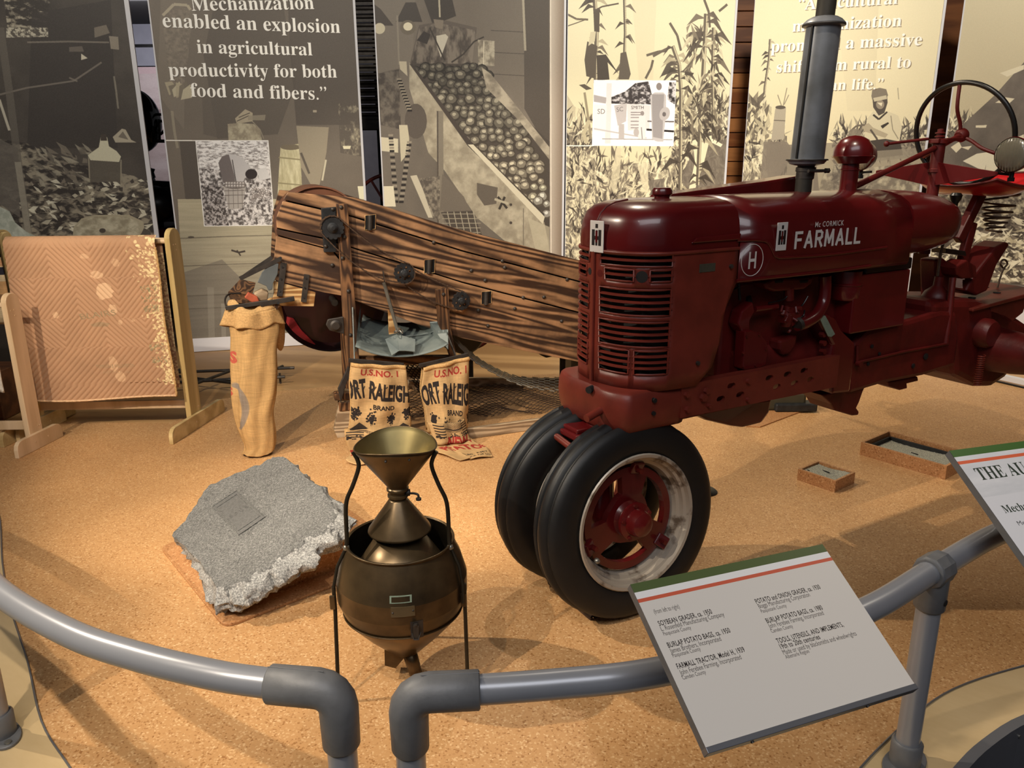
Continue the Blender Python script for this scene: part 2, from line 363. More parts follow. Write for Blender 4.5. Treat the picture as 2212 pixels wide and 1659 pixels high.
class Canvas:
    """rows run upward (v), columns along u; to(x, y) turns the drawing's own coordinates into texels."""
    def __init__(self, w, h, bg, to=None, seed=1):
        self.w, self.h = w, h; self.a = np.ones((h, w, 3)) * np.array(bg, float); self.to = to or (lambda x, y: (x * w, (1 - y) * h)); self.rs = np.random.RandomState(seed)
    def P(self, pts): return np.array([self.to(x, y) for x, y in pts])
    def mask(self, P):
        x0, y0 = np.floor(P.min(0)).astype(int) - 1; x1, y1 = np.ceil(P.max(0)).astype(int) + 2
        x0, y0 = max(x0, 0), max(y0, 0); x1, y1 = min(x1, self.w), min(y1, self.h)
        if x1 <= x0 or y1 <= y0: return None
        acc = 0
        for dx, dy in ((.25, .25), (.75, .25), (.25, .75), (.75, .75)):
            X, Y = np.meshgrid(np.arange(x0, x1) + dx, np.arange(y0, y1) + dy); ins = np.zeros(X.shape, bool)
            for (ax, ay), (bx, by) in zip(P, np.roll(P, -1, 0)):
                if ay == by: continue
                c = (ay > Y) != (by > Y); ins ^= c & (X < (bx - ax) * (Y - ay) / (by - ay) + ax)
            acc = acc + ins
        return (slice(y0, y1), slice(x0, x1)), acc / 4.0
    def fill(self, P, col, al=1.0):
        r = self.mask(P)
        if r is None: return
        s, k = r; k = (k * al)[..., None]; self.a[s] = self.a[s] * (1 - k) + np.array(col, float) * k
    def poly(self, pts, col, al=1.0): self.fill(self.P(pts), col, al)
    def blob(self, x, y, rx, ry, col, al=1.0, ang=0, n=18, wob=0):
        c, s = math.cos(ang), math.sin(ang); pts = []
        for k in range(n):
            t = 2 * math.pi * k / n; q = 1 + wob * (self.rs.rand() - .5); a, b = rx * q * math.cos(t), ry * q * math.sin(t); pts.append((x + a * c - b * s, y + a * s + b * c))
        self.poly(pts, col, al)
    def line(self, pts, w, col, al=1.0):
        P = self.P(pts); sc = np.linalg.norm(self.P([(pts[0][0] + 1, pts[0][1])])[0] - P[0])
        for a, b in zip(P[:-1], P[1:]):
            d = b - a; L = np.hypot(*d)
            if L < 1e-6: continue
            n = np.array([-d[1], d[0]]) / L * w * sc / 2; self.fill(np.array([a - n, b - n, b + n, a + n]), col, al)
    def ball(self, x, y, r, light, dark):
        self.blob(x, y, r, r * .92, dark, 1, 0, 12, .15); m = [(a + b) / 2 for a, b in zip(light, dark)]
        self.blob(x - r * .1, y - r * .1, r * .75, r * .68, m, .8, 0, 10, .25); self.blob(x - r * .15, y - r * .25, r * .36, r * .3, light, .8, 0, 8, .5)
    def texture(self, pts, cols, cy, cx, sharp=4, al=1.0, bias=.5, o=4):
        """blotchy print: noise between the first and second colour inside the outline"""
        r = self.mask(self.P(pts))
        if r is None: return
        s, k = r; h, w = k.shape; f = fbm(h, w, cy, cx, self.rs, o); f = np.clip((f - bias) * sharp + .5, 0, 1)[..., None]
        c = np.array(cols[0], float) * (1 - f) + np.array(cols[1], float) * f; k = (k * al)[..., None]; self.a[s] = self.a[s] * (1 - k) + c * k
    def shade(self, pts, c0, c1, vert=True, al=1.0):
        r = self.mask(self.P(pts))
        if r is None: return
        s, k = r; h, w = k.shape; f = (np.linspace(1, 0, h)[:, None] if vert else np.linspace(0, 1, w)[None]) * np.ones((h, w)); f = f[..., None]
        c = np.array(c0, float) * (1 - f) + np.array(c1, float) * f; k = (k * al)[..., None]; self.a[s] = self.a[s] * (1 - k) + c * k
    def text(self, body, p0, p1, col, serif=False, hs=None, off=0.0, shadow=None, space=1.0):
        """the line's baseline runs from p0 to p1; hs = letter size (same units as p) when not taken from the width"""
        V, T = text_tris(body, serif, off, space)
        if not len(V): return
        a, b = self.P([p0, p1]); d = b - a; L = np.hypot(*d); e = d / L; n = np.array([-e[1], e[0]])
        if self.to(0, 0)[1] < self.to(0, 1)[1] and False: n = -n
        x0 = V[:, 0].min(); sx = L / (V[:, 0].max() - x0)
        sy = sx if hs is None else hs * np.linalg.norm(self.P([(p0[0], p0[1] - 1)])[0] - a)
        Q = a + np.outer((V[:, 0] - x0) * sx, e) + np.outer(V[:, 1] * sy, n)
        if shadow: self.tris(Q + np.array(shadow[0]), T, shadow[1], shadow[2])
        self.tris(Q, T, col, 1.0)
    def tris(self, Q, T, col, al):
        acc = np.zeros((self.h, self.w), np.float32)
        for t in T:
            p = Q[t]; x0, y0 = np.floor(p.min(0)).astype(int); x1, y1 = np.ceil(p.max(0)).astype(int) + 1
            x0, y0 = max(x0, 0), max(y0, 0); x1, y1 = min(x1, self.w), min(y1, self.h)
            if x1 <= x0 or y1 <= y0: continue
            (ax, ay), (bx, by), (cx, cy) = p; D = (bx - ax) * (cy - ay) - (cx - ax) * (by - ay)
            if abs(D) < 1e-9: continue
            for dx, dy in ((.25, .25), (.75, .25), (.25, .75), (.75, .75)):
                X = np.arange(x0, x1)[None] + dx; Y = np.arange(y0, y1)[:, None] + dy
                w0 = ((bx - X) * (cy - Y) - (cx - X) * (by - Y)) / D; w1 = ((cx - X) * (ay - Y) - (ax - X) * (cy - Y)) / D; w2 = 1 - w0 - w1
                acc[y0:y1, x0:x1] += ((w0 >= 0) & (w1 >= 0) & (w2 > 0)) * .25
        k = (np.clip(acc, 0, 1) * al)[..., None]; self.a = self.a * (1 - k) + np.array(col, float) * k
    def grain(self, amt):
        self.a += (self.rs.rand(self.h, self.w, 1) - .5) * amt; return self
    def image(self, name):
        im = bpy.data.images.new(name, self.w, self.h, alpha=False); px = np.ones((self.h, self.w, 4), np.float32)
        px[..., :3] = np.clip(self.a / 255.0, 0, 1); im.pixels.foreach_set(px.ravel()); im.update(); im.pack(); return im
def leaves(cv, n, area_, ln, w, cols, ang=(0, 3.14), al=.9, seed=3):
    rs = np.random.RandomState(seed); x0, y0, x1, y1 = area_
    for i in range(n):
        x = x0 + rs.rand() * (x1 - x0); y = y0 + rs.rand() * (y1 - y0); a = ang[0] + rs.rand() * (ang[1] - ang[0]); L = ln * (.4 + rs.rand()); c = cols[rs.randint(len(cols))]
        dx, dy = math.cos(a) * L / 2, math.sin(a) * L / 2; ww = w * (.4 + rs.rand()); nx, ny = -math.sin(a) * ww / 2, math.cos(a) * ww / 2; b = (rs.rand() - .5) * L * .3
        cv.poly([(x - dx, y - dy), (x - nx + b * math.sin(a), y - ny - b * math.cos(a)), (x + dx, y + dy), (x + nx + b * math.sin(a), y + ny - b * math.cos(a))], c, al)
# ------------------------------------------------------------------ the shell: floor, platform, walls, ceiling
def poly_slab(name, pts, z0, z1, m, kind='structure', parent=None, bevel=0, label=None):
    o = MB().prism([(p[0], p[1]) for p in pts], z0, z1, axis='z').build(name, m, parent, bevel=bevel)
    if kind and parent is None: o['kind'] = kind
    return o
# hall carpet lies a step below the platform
o = MB().box((-9, -5, -.22), (9, 13, -.16)).build('floor', M['carpet']); tag(o, kind='structure')
left_curve = [(-2.9, 4.0), (-2.35, 3.3), (-2.02, 2.80), (-1.779, 2.462), (-1.547, 2.166), (-1.342, 1.886), (-1.168, 1.71), (-.95, 1.50), (-.70, 1.33), (-.45, 1.22), (-.2, 1.16)]
right_curve = [(.1, 1.17), (.35, 1.25), (.62, 1.42), (.78, 1.56), (.901, 1.69), (1.104, 1.861), (1.309, 1.999), (1.586, 2.107), (1.9, 2.19), (2.4, 2.26), (3.6, 2.4)]
front = left_curve + right_curve
tan_ = poly_slab('trim_floor', [(-7, 4.0), (-2.9, 4.0)] + front + [(4.6, 2.4), (5.5, 9.5), (-7, 9.5)], -.16, -.004, M['floorwood'])
back_edge = [(3.75, 5.0), (3.62, 5.36), (3.45, 5.60), (2.0, 6.1), (1.0, 6.0), (.3, 5.6), (-.4, 5.45), (-1.195, 5.336), (-1.6, 5.2), (-1.98, 5.0), (-2.07, 4.53), (-2.7, 4.56), (-3.4, 4.56)]
fc = poly_slab('floor_cork', front + back_edge, -.004, .0, M['cork']); fc['kind'] = 'structure'
def offset_curve(pts, d):
    out = []
    for i, p in enumerate(pts):
        a = np.array(pts[max(i - 1, 0)]); b = np.array(pts[min(i + 1, len(pts) - 1)]); t = (b - a) / np.linalg.norm(b - a); out.append((p[0] + t[1] * d, p[1] - t[0] * d))
    return out
# the birch ply ledge the railing stands on, its dark rubber nosing and metal fascia
lc = bez([(x, y, 0) for x, y in left_curve], 5); lc = [(p[0], p[1]) for p in lc]; rc = [(p[0], p[1]) for p in bez([(x, y, 0) for x, y in right_curve], 5)]
outer_l = [(-4.2, 3.1), (-3.2, 2.2), (-2.5, 1.6), (-2.0, 1.1), (-1.6, .95), (-1.0, .95), (-.45, 1.0), (-.2, 1.0)]
poly_slab('trim_ledge', lc + outer_l[::-1], -.16, .002, M['birch'])
outer_r = offset_curve(rc, .21); outer_r = [(p[0], p[1]) for p in outer_r]
outer_r = [(-.0, .98), (.25, 1.02), (.55, 1.12), (.85, 1.38), (1.0, 1.56), (1.14, 1.688), (1.269, 1.786), (1.447, 1.886), (1.7, 1.96), (2.1, 2.03), (2.8, 2.10), (3.6, 2.2)]
orc = [(p[0], p[1]) for p in bez([(x, y, 0) for x, y in outer_r], 4)]
poly_slab('trim_ledge', rc + orc[::-1], -.16, .002, M['birch'])
fas = offset_curve(orc, .028)
poly_slab('trim_fascia', orc + fas[::-1], -.16, .004, M['alu'])
tr = MB(); tr.tube([(x, y, .004) for x, y in lc], .003, 6); t_ = tr.build('trim_bead', M['alu'], smooth=60); t_['kind'] = 'structure'
tr = MB(); tr.tube([(x, y, .004) for x, y in rc], .003, 6); t_ = tr.build('trim_bead', M['alu'], smooth=60); t_['kind'] = 'structure'
for i in range(6, len(orc) - 4, 7):
    p = Vector((orc[i][0], orc[i][1], 0)); q = Vector((fas[i][0], fas[i][1], 0)); d = (q - p).normalized()
    b = MB(); b.cyl(q + Vector((0, 0, -.03)), q + d * .003 + Vector((0, 0, -.03)), .005, n=10); s = b.build('trim_screw', M['steel'], smooth=40); s['kind'] = 'structure'

# back wall: brown pine boards seen between the hanging prints, the dark shutter bay, the gallery beyond
o = MB().box((-1.3, 8.05, 0), (5.6, 8.15, 4.6)).build('wall_back', M['void']); tag(o, kind='structure')
def fwd_to(x, y, Y):
    d = ray(x, y); return CAMP + d * (Y / d[1])
rr_ = random.Random(4)
z = 0.0; wb = o; px = []
while z < 3.6:
    h = .135
    m = 'plank' if z < 2.25 else 'plank_d'
    b = MB(); b.box((1.55, 8.0 + rr_.random() * .006, z + .004), (2.95, 8.05, z + h - .004)); q = b.build('plank', M[m], wb, bevel=.004)
    for nx in (2.02, 2.62):
        n_ = MB(); n_.cyl((nx + rr_.uniform(-.02, .02), 8.003, z + h * .5), (nx, 7.996, z + h * .5), .007, n=8); n_.build('nail_head', M['void'], q)
    z += h
b = MB(); b.box((3.0, 7.3, 0), (4.6, 7.36, 4.0)); q = b.build('plank', M['plank_d'], wb)
# ribbed shutter over a dark doorway between two prints
zz = 1.9
while zz < 3.4:
    b = MB(); b.box((-1.45, 8.0, zz), (-.85, 8.04, zz + .030)); b.cyl((-1.45, 8.0, zz + .045), (-.85, 8.0, zz + .045), .018, n=10)
    b.build('slat', mat_sh if 'mat_sh' in globals() else M['iron'], wb, smooth=50); zz += .072
b = MB(); b.box((-1.5, 7.96, 1.80), (-.8, 8.05, 1.90)); b.build('rail', M['iron'], wb, bevel=.01)
b = MB(); b.box((-1.12, 7.7, 0), (-.96, 7.95, 1.80)); b.build('post', M['black'], wb, bevel=.01)

M['farwall'] = mat('far_grey_wall', (150, 146, 152), .7, var=.05, bump=0)
M['bulk'] = mat('far_bulkhead_grey', (150, 150, 160), .7, var=.04, bump=0)
o = MB().box((-9, 12.5, -.2), (-1.3, 12.6, 5)).build('wall_far', M['farwall']); tag(o, kind='structure')
o = MB().box((-9, -5, -.2), (-8.9, 12.6, 5.9)).build('wall_left', mat('hall_side_wall', (70, 66, 64), .8, var=.05)); tag(o, kind='structure')
o = MB().box((5.6, -5, -.2), (5.7, 9.6, 5.9)).build('wall_right', M['plank_d']); tag(o, kind='structure')
o = MB().box((-9, -5, 5.9), (6, 13, 6.0)).build('ceiling', M['void']); tag(o, kind='structure')
o = MB().box((-9, 12.3, 2.86), (-1.3, 12.5, 3.45)).build('wall_bulkhead', M['bulk']); tag(o, kind='structure')
o = MB().box((-9, 12.28, 3.11), (-1.3, 12.302, 3.15)).build('trim_shadow_gap', M['black']); tag(o, kind='structure')
o = MB().box((-9, 10.6, 3.42), (-1.3, 12.5, 3.6)).build('ceiling_far', M['void']); tag(o, kind='structure')
area('gallery_light', (-4.5, 10.5, 3.3), (-4.8, 12.5, 2), 40, (.95, .93, 1), 2, .6)
b = MB(); b.cyl((-5.62, 11.0, 3.40), (-5.62, 11.0, 3.43), .045, n=16); o = b.build('ceiling_lamp', None, smooth=40)
m_, N_, L_, B_ = newmat('lamp_glow'); B_.inputs['Emission Color'].default_value = (1, .97, .9, 1); B_.inputs['Emission Strength'].default_value = 6; o.data.materials.append(m_)
tag(o, 'small round glowing ceiling lamp in the far dark ceiling', 'lamp')
# ------------------------------------------------------------------ the hanging prints
INK = (62, 56, 51); DK = (84, 77, 70); MID = (118, 109, 98); CR = (232, 224, 190); WHITE = (250, 248, 240)
ZT = 2.95
def banner(label, p_left, az, width, paint, bg, tw=640, zb=0.0, zw=.0, name='printed_banner', thick=.02, edge='white_edge', seed=1, folds=.004):
    fr = Frame(p_left, az); th = int(tw * (ZT - zb) / width)
    to = lambda x, y: ((lambda q: (q[0] / width * tw, (q[2] - zb) / (ZT - zb) * th))(fr.at(x, y)))
    cv = Canvas(tw, th, bg, to, seed); paint(cv)
    if zw:  # plain white foot strip
        n = int(zw / (ZT - zb) * th); cv.a[:n] = (222, 221, 226)
    im = cv.image(name); t = fthing(name, label, 'banner', fr, 'tall printed banners along the back wall')
    grid('print', 24, 4, lambda u, v: (u * width, -thick / 2 - .002 + folds * math.sin(u * 9 + seed), zb + (ZT - zb) * v), img_mat('banner_print_%d' % seed, im, .5, .35), t)
    b = MB(); b.box((0, -thick / 2 + .004, zb), (width, thick / 2 + .004, ZT)); b.build('backing', M[edge], t)
    e = MB(); e.box((-.004, -thick / 2 - folds, zb), (.006, thick / 2, ZT)); e.build('edge_trim', M[edge], t)
    e = MB(); e.box((width - (.026 if seed == 1 else .012), -thick / 2 - folds - .002, zb), (width + .006, thick / 2, ZT)); e.build('edge_trim', M[edge], t)
    return t, fr

def paint1(c):
    c.texture([(0, 0), (275, 0), (335, 540), (0, 540)], [(62, 57, 52), (88, 82, 75)], 8, 4, 1.2)
    c.texture([(10, 0), (110, 0), (100, 50), (20, 80)], [(60, 55, 50), (190, 182, 160)], 14, 8, 5, .8, .58)
    c.poly([(70, 30), (240, 0), (255, 320), (60, 320)], (64, 59, 55), .85)
    c.texture([(15, 60), (105, 60), (105, 80), (15, 82)], [(90, 84, 76), (214, 208, 186)], 6, 20, 6, .8)
    for p in ([(60, 92), (150, 90), (236, 92)], [(0, 205), (60, 190), (160, 175), (220, 135)], [(150, 168), (168, 176)]): c.line(p, 4, (128, 121, 110), .8)
    c.poly([(236, 78), (256, 80), (258, 108), (240, 106)], (140, 132, 118)); c.poly([(204, 60), (230, 54), (238, 72), (205, 82)], (118, 110, 98))
    c.poly([(150, 102), (178, 100), (182, 112), (150, 112)], (120, 112, 102), .7); c.poly([(176, 116), (190, 126), (176, 130)], (200, 194, 174))
    c.line([(247, 165), (252, 200), (256, 235)], 4, (150, 144, 128), .7)
    c.texture([(0, 300), (60, 310), (150, 350), (290, 380), (325, 400), (338, 520), (0, 520)], [(58, 53, 49), (150, 142, 124)], 26, 18, 4, 1, .52)
    leaves(c, 260, (0, 390, 335, 500), 20, 8, [(196, 190, 168), (128, 120, 106), (60, 54, 50), (92, 86, 78), (220, 216, 194)], (-.6, .9), .85, 5)
    leaves(c, 60, (60, 320, 200, 400), 34, 10, [(128, 120, 106), (60, 54, 50), (104, 98, 88), (160, 154, 136)], (.3, 1.0), .8, 6)
    c.poly([(0, 300), (40, 320), (45, 470), (0, 440)], (104, 98, 90), .9)
    # glass jug
    c.poly([(191, 345), (262, 350), (264, 392), (196, 394)], (96, 90, 80), .95)
    c.poly([(190, 336), (200, 328), (214, 318), (218, 296), (232, 296), (236, 316), (252, 326), (262, 338), (258, 350), (196, 346)], (206, 202, 176)); c.poly([(218, 290), (230, 290), (232, 304), (218, 304)], (74, 66, 58))
    c.line([(262, 345), (262, 400)], 3, (170, 162, 140), .7); c.line([(192, 340), (194, 385)], 3, (170, 162, 140), .7)
    c.poly([(244, 296), (264, 278), (272, 280), (284, 302), (296, 308), (250, 308)], (176, 168, 148)); c.poly([(256, 296), (266, 284), (278, 302)], (120, 112, 100))
    # pale stem across and light sacks in front
    c.line([(2, 60), (22, 200), (38, 330), (62, 500)], 17, (106, 100, 91), .75); c.line([(40, 350), (62, 500)], 14, (158, 152, 136), .75); c.line([(0, 215), (22, 282)], 6, (196, 190, 172), .9)
    c.poly([(155, 540), (160, 490), (176, 472), (205, 464), (280, 464), (310, 478), (322, 540)], (170, 162, 138)); c.texture([(158, 540), (164, 490), (180, 474), (205, 468), (275, 468), (300, 480), (312, 540)], [(150, 142, 120), (196, 190, 166)], 6, 8, 3); c.blob(222, 498, 7, 5, (80, 72, 64))
    c.poly([(300, 515), (312, 492), (326, 500), (330, 540), (298, 540)], (86, 80, 72))
    c.poly([(0, 446), (22, 456), (34, 480), (58, 500), (88, 514), (92, 540), (0, 540)], (190, 196, 182)); c.texture([(0, 446), (22, 456), (34, 480), (58, 500), (88, 514), (92, 540), (0, 540)], [(160, 166, 152), (214, 218, 204)], 5, 5, 3, .8)
    c.grain(12)
def paint2(c):
    c.texture([(320, -60), (775, -60), (800, 770), (400, 770)], [(108, 100, 90), (124, 115, 103)], 6, 3, 1.5)
    c.poly([(350, -60), (440, -60), (400, 130), (398, 280), (340, 200)], (134, 125, 112), .55); c.texture([(350, 30), (412, 10), (408, 120), (398, 180), (366, 180)], [(110, 102, 92), (150, 140, 124)], 30, 12, 2, .6)
    c.poly([(478, -60), (600, -60), (640, 180), (600, 290), (470, 300), (440, 120)], (94, 87, 79), .7); c.poly([(620, -60), (760, -60), (790, 270), (640, 270), (625, 90)], (88, 81, 74), .75)
    c.poly([(436, 190), (520, 200), (480, 300), (440, 290)], (98, 91, 83), .6)
    c.line([(352, 34), (376, 10), (405, 12), (412, 22)], 6, (186, 176, 152), .8)
    for i in range(6): c.poly([(356 + i * 8, 178 + (i % 3) * 8), (372 + i * 8, 176 + (i % 2) * 6), (386 + i * 6, 196 + i * 3), (366 + i * 5, 206 + i * 2)], [(172, 162, 138), (120, 112, 98), (190, 182, 156)][i % 3], .9)
    c.line([(372, 240), (378, 290), (384, 320)], 6, (160, 152, 132), .7)
    c.poly([(508, 256), (530, 236), (546, 244), (546, 262), (512, 268)], (170, 160, 138)); c.line([(512, 262), (538, 250)], 1.6, DK); c.line([(516, 254), (540, 244)], 1.6, DK)
    c.poly([(492, 268), (515, 266), (548, 268), (562, 280), (566, 303), (494, 303)], (172, 164, 140)); c.texture([(492, 268), (515, 266), (548, 268), (562, 280), (566, 303), (494, 303)], [(140, 130, 112), (186, 178, 154)], 4, 10, 3, .8); c.line([(545, 262), (562, 280), (570, 300)], 2, (150, 142, 124)); c.poly([(536, 250), (574, 248), (572, 260), (536, 260)], (150, 142, 124), .8)
    c.poly([(388, 305), (438, 305), (436, 450), (404, 460)], (88, 81, 74), .85); c.poly([(404, 448), (438, 444), (440, 472), (408, 474)], (66, 58, 52)); c.blob(414, 456, 4, 4, (160, 150, 130))
    # plank floor
    c.shade([(384, 430), (800, 430), (805, 730), (402, 730)], (196, 187, 158), (110, 103, 95)); c.texture([(384, 430), (800, 430), (805, 730), (402, 730)], [(150, 142, 120), (206, 198, 170)], 60, 3, 2, .35)
    c.poly([(392, 590), (480, 560), (520, 600), (540, 660), (600, 690), (600, 735), (398, 735)], (112, 105, 97), .55)
    for y in (515, 575, 640, 668): c.line([(388, y), (500, y - 5), (640, y - 8)], 2.2, (92, 84, 74), .6)
    c.line([(500, 540), (516, 545), (530, 542)], 4, (70, 62, 56)); c.line([(512, 540), (520, 552)], 3, (70, 62, 56)); c.blob(413, 512, 7, 2, (70, 62, 56), .8)
    c.line([(455, 620), (458, 745)], 14, (176, 170, 156), .3); c.line([(483, 655), (484, 750)], 10, (190, 184, 170), .3)
    # barrel, trousers, coat
    c.poly([(606, 318), (648, 310), (652, 400), (650, 460), (598, 450), (602, 380)], (206, 200, 162)); c.texture([(606, 318), (648, 310), (652, 400), (650, 460), (598, 450), (602, 380)], [(180, 172, 136), (222, 216, 180)], 6, 10, 2); c.blob(628, 318, 22, 6, (120, 110, 92)); c.line([(602, 340), (650, 345)], 3, (150, 142, 110)); c.line([(600, 395), (652, 400)], 3, (150, 142, 110))
    c.poly([(640, 272), (710, 275), (705, 330), (690, 400), (672, 400), (650, 360)], (158, 148, 128)); c.line([(650, 330), (668, 375)], 5, (100, 92, 82)); c.line([(704, 345), (696, 390)], 4, (206, 198, 172))
    c.poly([(676, 238), (684, 238), (684, 243), (676, 243)], (170, 160, 140)); c.texture([(730, 220), (785, 230), (790, 340), (735, 330)], [(92, 85, 77), (190, 182, 154)], 8, 5, 4, .7, .62); c.poly([(740, 315), (758, 315), (756, 322), (742, 322)], (226, 220, 188))
    c.poly([(772, 402), (800, 402), (800, 430), (776, 430)], (230, 226, 196))
    c.line([(318, 303), (578, 305)], 2.4, (236, 232, 222))
    # inset photograph of the harvest
    ins = [(424, 305), (578, 305), (592, 485), (443, 487)]
    c.poly([(422, 303), (580, 303), (594, 487), (441, 489)], (244, 242, 238)); c.texture(ins, [(90, 84, 82), (232, 228, 226)], 34, 30, 3.2, 1, .46)
    c.texture([(424, 305), (578, 305), (583, 365), (432, 365)], [(140, 134, 132), (244, 242, 240)], 22, 22, 3, 1, .42); c.texture([(436, 400), (480, 400), (495, 487), (443, 487)], [(70, 64, 62), (196, 190, 188)], 24, 16, 3.5, 1, .5)
    c.poly([(472, 352), (480, 338), (500, 332), (504, 345), (508, 392), (482, 394)], (120, 112, 110)); c.poly([(494, 332), (515, 336), (540, 358), (526, 392), (510, 394), (500, 352)], (206, 203, 202)); c.line([(502, 345), (510, 392)], 2, (90, 84, 82)); c.blob(543, 376, 13, 11, (56, 48, 48)); c.poly([(556, 366), (575, 362), (584, 385), (560, 390)], (222, 220, 218))
    c.poly([(482, 402), (532, 400), (524, 450), (494, 452)], (186, 180, 174)); c.blob(508, 400, 25, 8, (120, 112, 108))
    for i in range(14): c.ball(490 + (i % 7) * 6, 396 + (i // 7) * 6, 4.5, (240, 236, 232), (120, 112, 108))
    for y in (412, 422, 440): c.line([(485, y), (528, y - 1)], 1.4, (110, 102, 98))
    for x in (494, 504, 514, 523): c.line([(x, 408), (x + 1, 450)], 1, (120, 112, 106))
    for i in range(40): c.ball(545 + c.rs.rand() * 36, 408 + c.rs.rand() * 22, 3.2, (244, 240, 236), (130, 122, 118))
    for b, y0, y1, x0, x1 in (('Mechanization', 24, 20, 415, 679), ('enabled an explosion', 59, 72, 353, 735), ('in agricultural', 115, 120, 427, 675), ('productivity for both', 165, 168, 366, 728), ('food and fibers.\u201d', 209, 216, 413, 706)):
        c.text(b, (x0, y0), (x1, y1), WHITE, True, None, 0, ((2, -2), (70, 62, 56), .5))
    c.grain(10)
def paint3(c):
    c.texture([(800, -60), (1230, -60), (1230, 620), (825, 620)], [(102, 95, 86), (122, 113, 101)], 6, 5, 1.5)
    c.poly([(806, -60), (900, -60), (890, 140), (812, 160)], (128, 120, 108), .6); c.poly([(1000, -60), (1130, -60), (1130, 240), (1075, 150), (1010, 140)], (112, 104, 93), .7)
    for y in (66, 113, 160): c.line([(1060, y), (1132, y + 4)], 1.5, (80, 73, 66))
    c.poly([(1131, -60), (1185, -60), (1186, 330), (1132, 235)], (78, 71, 64), .85); c.line([(1128, -40), (1134, 110)], 5, (190, 182, 160), .7)
    # lamps
    c.poly([(855, 48), (876, 6), (898, 6), (912, 48)], (70, 64, 58)); c.blob(881, 60, 17, 16, (110, 102, 88)); c.blob(881, 58, 10, 9, (222, 214, 186)); c.poly([(806, 8), (822, 20), (850, 56), (806, 56)], (74, 67, 60)); c.blob(820, 62, 12, 12, (196, 188, 162)); c.line([(858, 34), (862, 140)], 4, (140, 132, 118))
    # man at the sorter
    c.poly([(912, -10), (970, -30), (985, 35), (935, 55)], (66, 60, 54)); c.poly([(905, 55), (965, 45), (1030, 60), (1020, 140), (885, 140)], (96, 88, 80)); c.texture([(905, 62), (945, 50), (1028, 66), (1020, 138), (888, 138)], [(70, 63, 57), (134, 125, 112)], 4, 16, 3, .8); c.poly([(900, 88), (915, 68), (930, 75), (922, 96)], (56, 50, 46)); c.poly([(942, 78), (962, 74), (968, 80), (952, 125), (944, 100)], (196, 190, 172)); c.poly([(936, 42), (958, 44), (956, 64), (940, 60)], (130, 120, 106)); c.line([(948, -10), (950, 38)], 4, (180, 172, 150)); c.line([(975, 135), (1000, 118), (1024, 90), (1045, 80)], 3, (60, 54, 48)); c.line([(928, 60), (960, 130)], 3, (60, 54, 48))
    c.poly([(1032, 86), (1068, 89), (1068, 143), (1033, 142)], (150, 140, 122)); c.texture([(1032, 86), (1068, 89), (1068, 143), (1033, 142)], [(120, 112, 98), (176, 168, 148)], 5, 4, 3); c.line([(1045, 88), (1044, 142)], 1.5, (210, 202, 180))
    # potato chute
    c.poly([(886, 138), (1010, 138), (1186, 306), (1186, 520), (1165, 470), (1060, 340), (1000, 285)], (76, 69, 62))
    rows = 19
    for j in range(rows):
        t = j / (rows - 1); y = 148 + t * 310; xl = 898 + t * 262; xr = min(1025 + t * 185 + 25, 1182)
        r = 13 + 1.5 * math.sin(j * 2.1)
        x = xl
        while x < xr:
            k = .35 + .55 * t + c.rs.rand() * .25; lt = tuple(min(v * k + 20, 235) for v in (226, 216, 186)); dk_ = tuple(v * (.55 + .5 * t) for v in (84, 76, 66))
            c.ball(x + c.rs.uniform(-3, 3), y + c.rs.uniform(-6, 6), r * c.rs.uniform(.8, 1.15), lt, dk_); x += r * 1.4
    c.poly([(1040, 145), (1060, 160), (1186, 318), (1186, 345), (1120, 260), (1050, 190)], (150, 141, 124), .95); c.texture([(1040, 145), (1060, 160), (1186, 318), (1186, 345), (1120, 260), (1050, 190)], [(120, 112, 98), (180, 170, 150)], 10, 6, 3, .8)
    # pale side board
    c.poly([(884, 136), (900, 150), (960, 245), (1010, 312), (1175, 480), (1190, 560), (1090, 520), (1030, 470), (960, 368), (925, 330), (905, 260), (884, 190)], (172, 163, 142)); c.texture([(884, 136), (900, 150), (960, 245), (1010, 312), (1175, 480), (1190, 560), (1090, 520), (1030, 470), (960, 368), (925, 330), (905, 260), (884, 190)], [(140, 131, 113), (186, 177, 155)], 20, 16, 2.4, .8)
    c.poly([(884, 138), (1010, 315), (1175, 475), (1175, 462), (1012, 300), (892, 140)], (70, 62, 56)); c.poly([(1010, 312), (1022, 312), (1176, 468), (1172, 484)], (208, 200, 176))
    c.line([(950, 240), (952, 520)], 14, (128, 120, 106)); c.line([(945, 240), (946, 520)], 3, (84, 76, 68)); c.line([(1130, 450), (1130, 530)], 2, (120, 112, 98)); c.poly([(862, 133), (878, 133), (880, 165), (864, 150)], (190, 180, 156)); c.blob(1103, 481, 3, 3, (70, 62, 56)); c.blob(1103, 442, 3, 3, (70, 62, 56))
    c.poly([(1030, 395), (1075, 405), (1072, 440), (1046, 444), (1030, 420)], (100, 92, 82)); c.line([(1075, 425), (1095, 450)], 5, (60, 54, 48)); c.line([(1090, 425), (1078, 452)], 5, (60, 54, 48)); c.line([(1068, 430), (1098, 440)], 5, (176, 168, 146))
    # machinery at left
    c.poly([(814, 160), (860, 150), (866, 280), (820, 270)], (84, 77, 70), .8); c.texture([(816, 160), (862, 150), (866, 280), (824, 270)], [(70, 63, 57), (120, 112, 100)], 10, 5, 3, .8); c.blob(898, 262, 24, 38, (90, 82, 74)); c.poly([(862, 270), (880, 270), (884, 300), (882, 330), (866, 350)], (196, 188, 162)); c.poly([(822, 296), (860, 300), (860, 330), (824, 326)], (206, 198, 172))
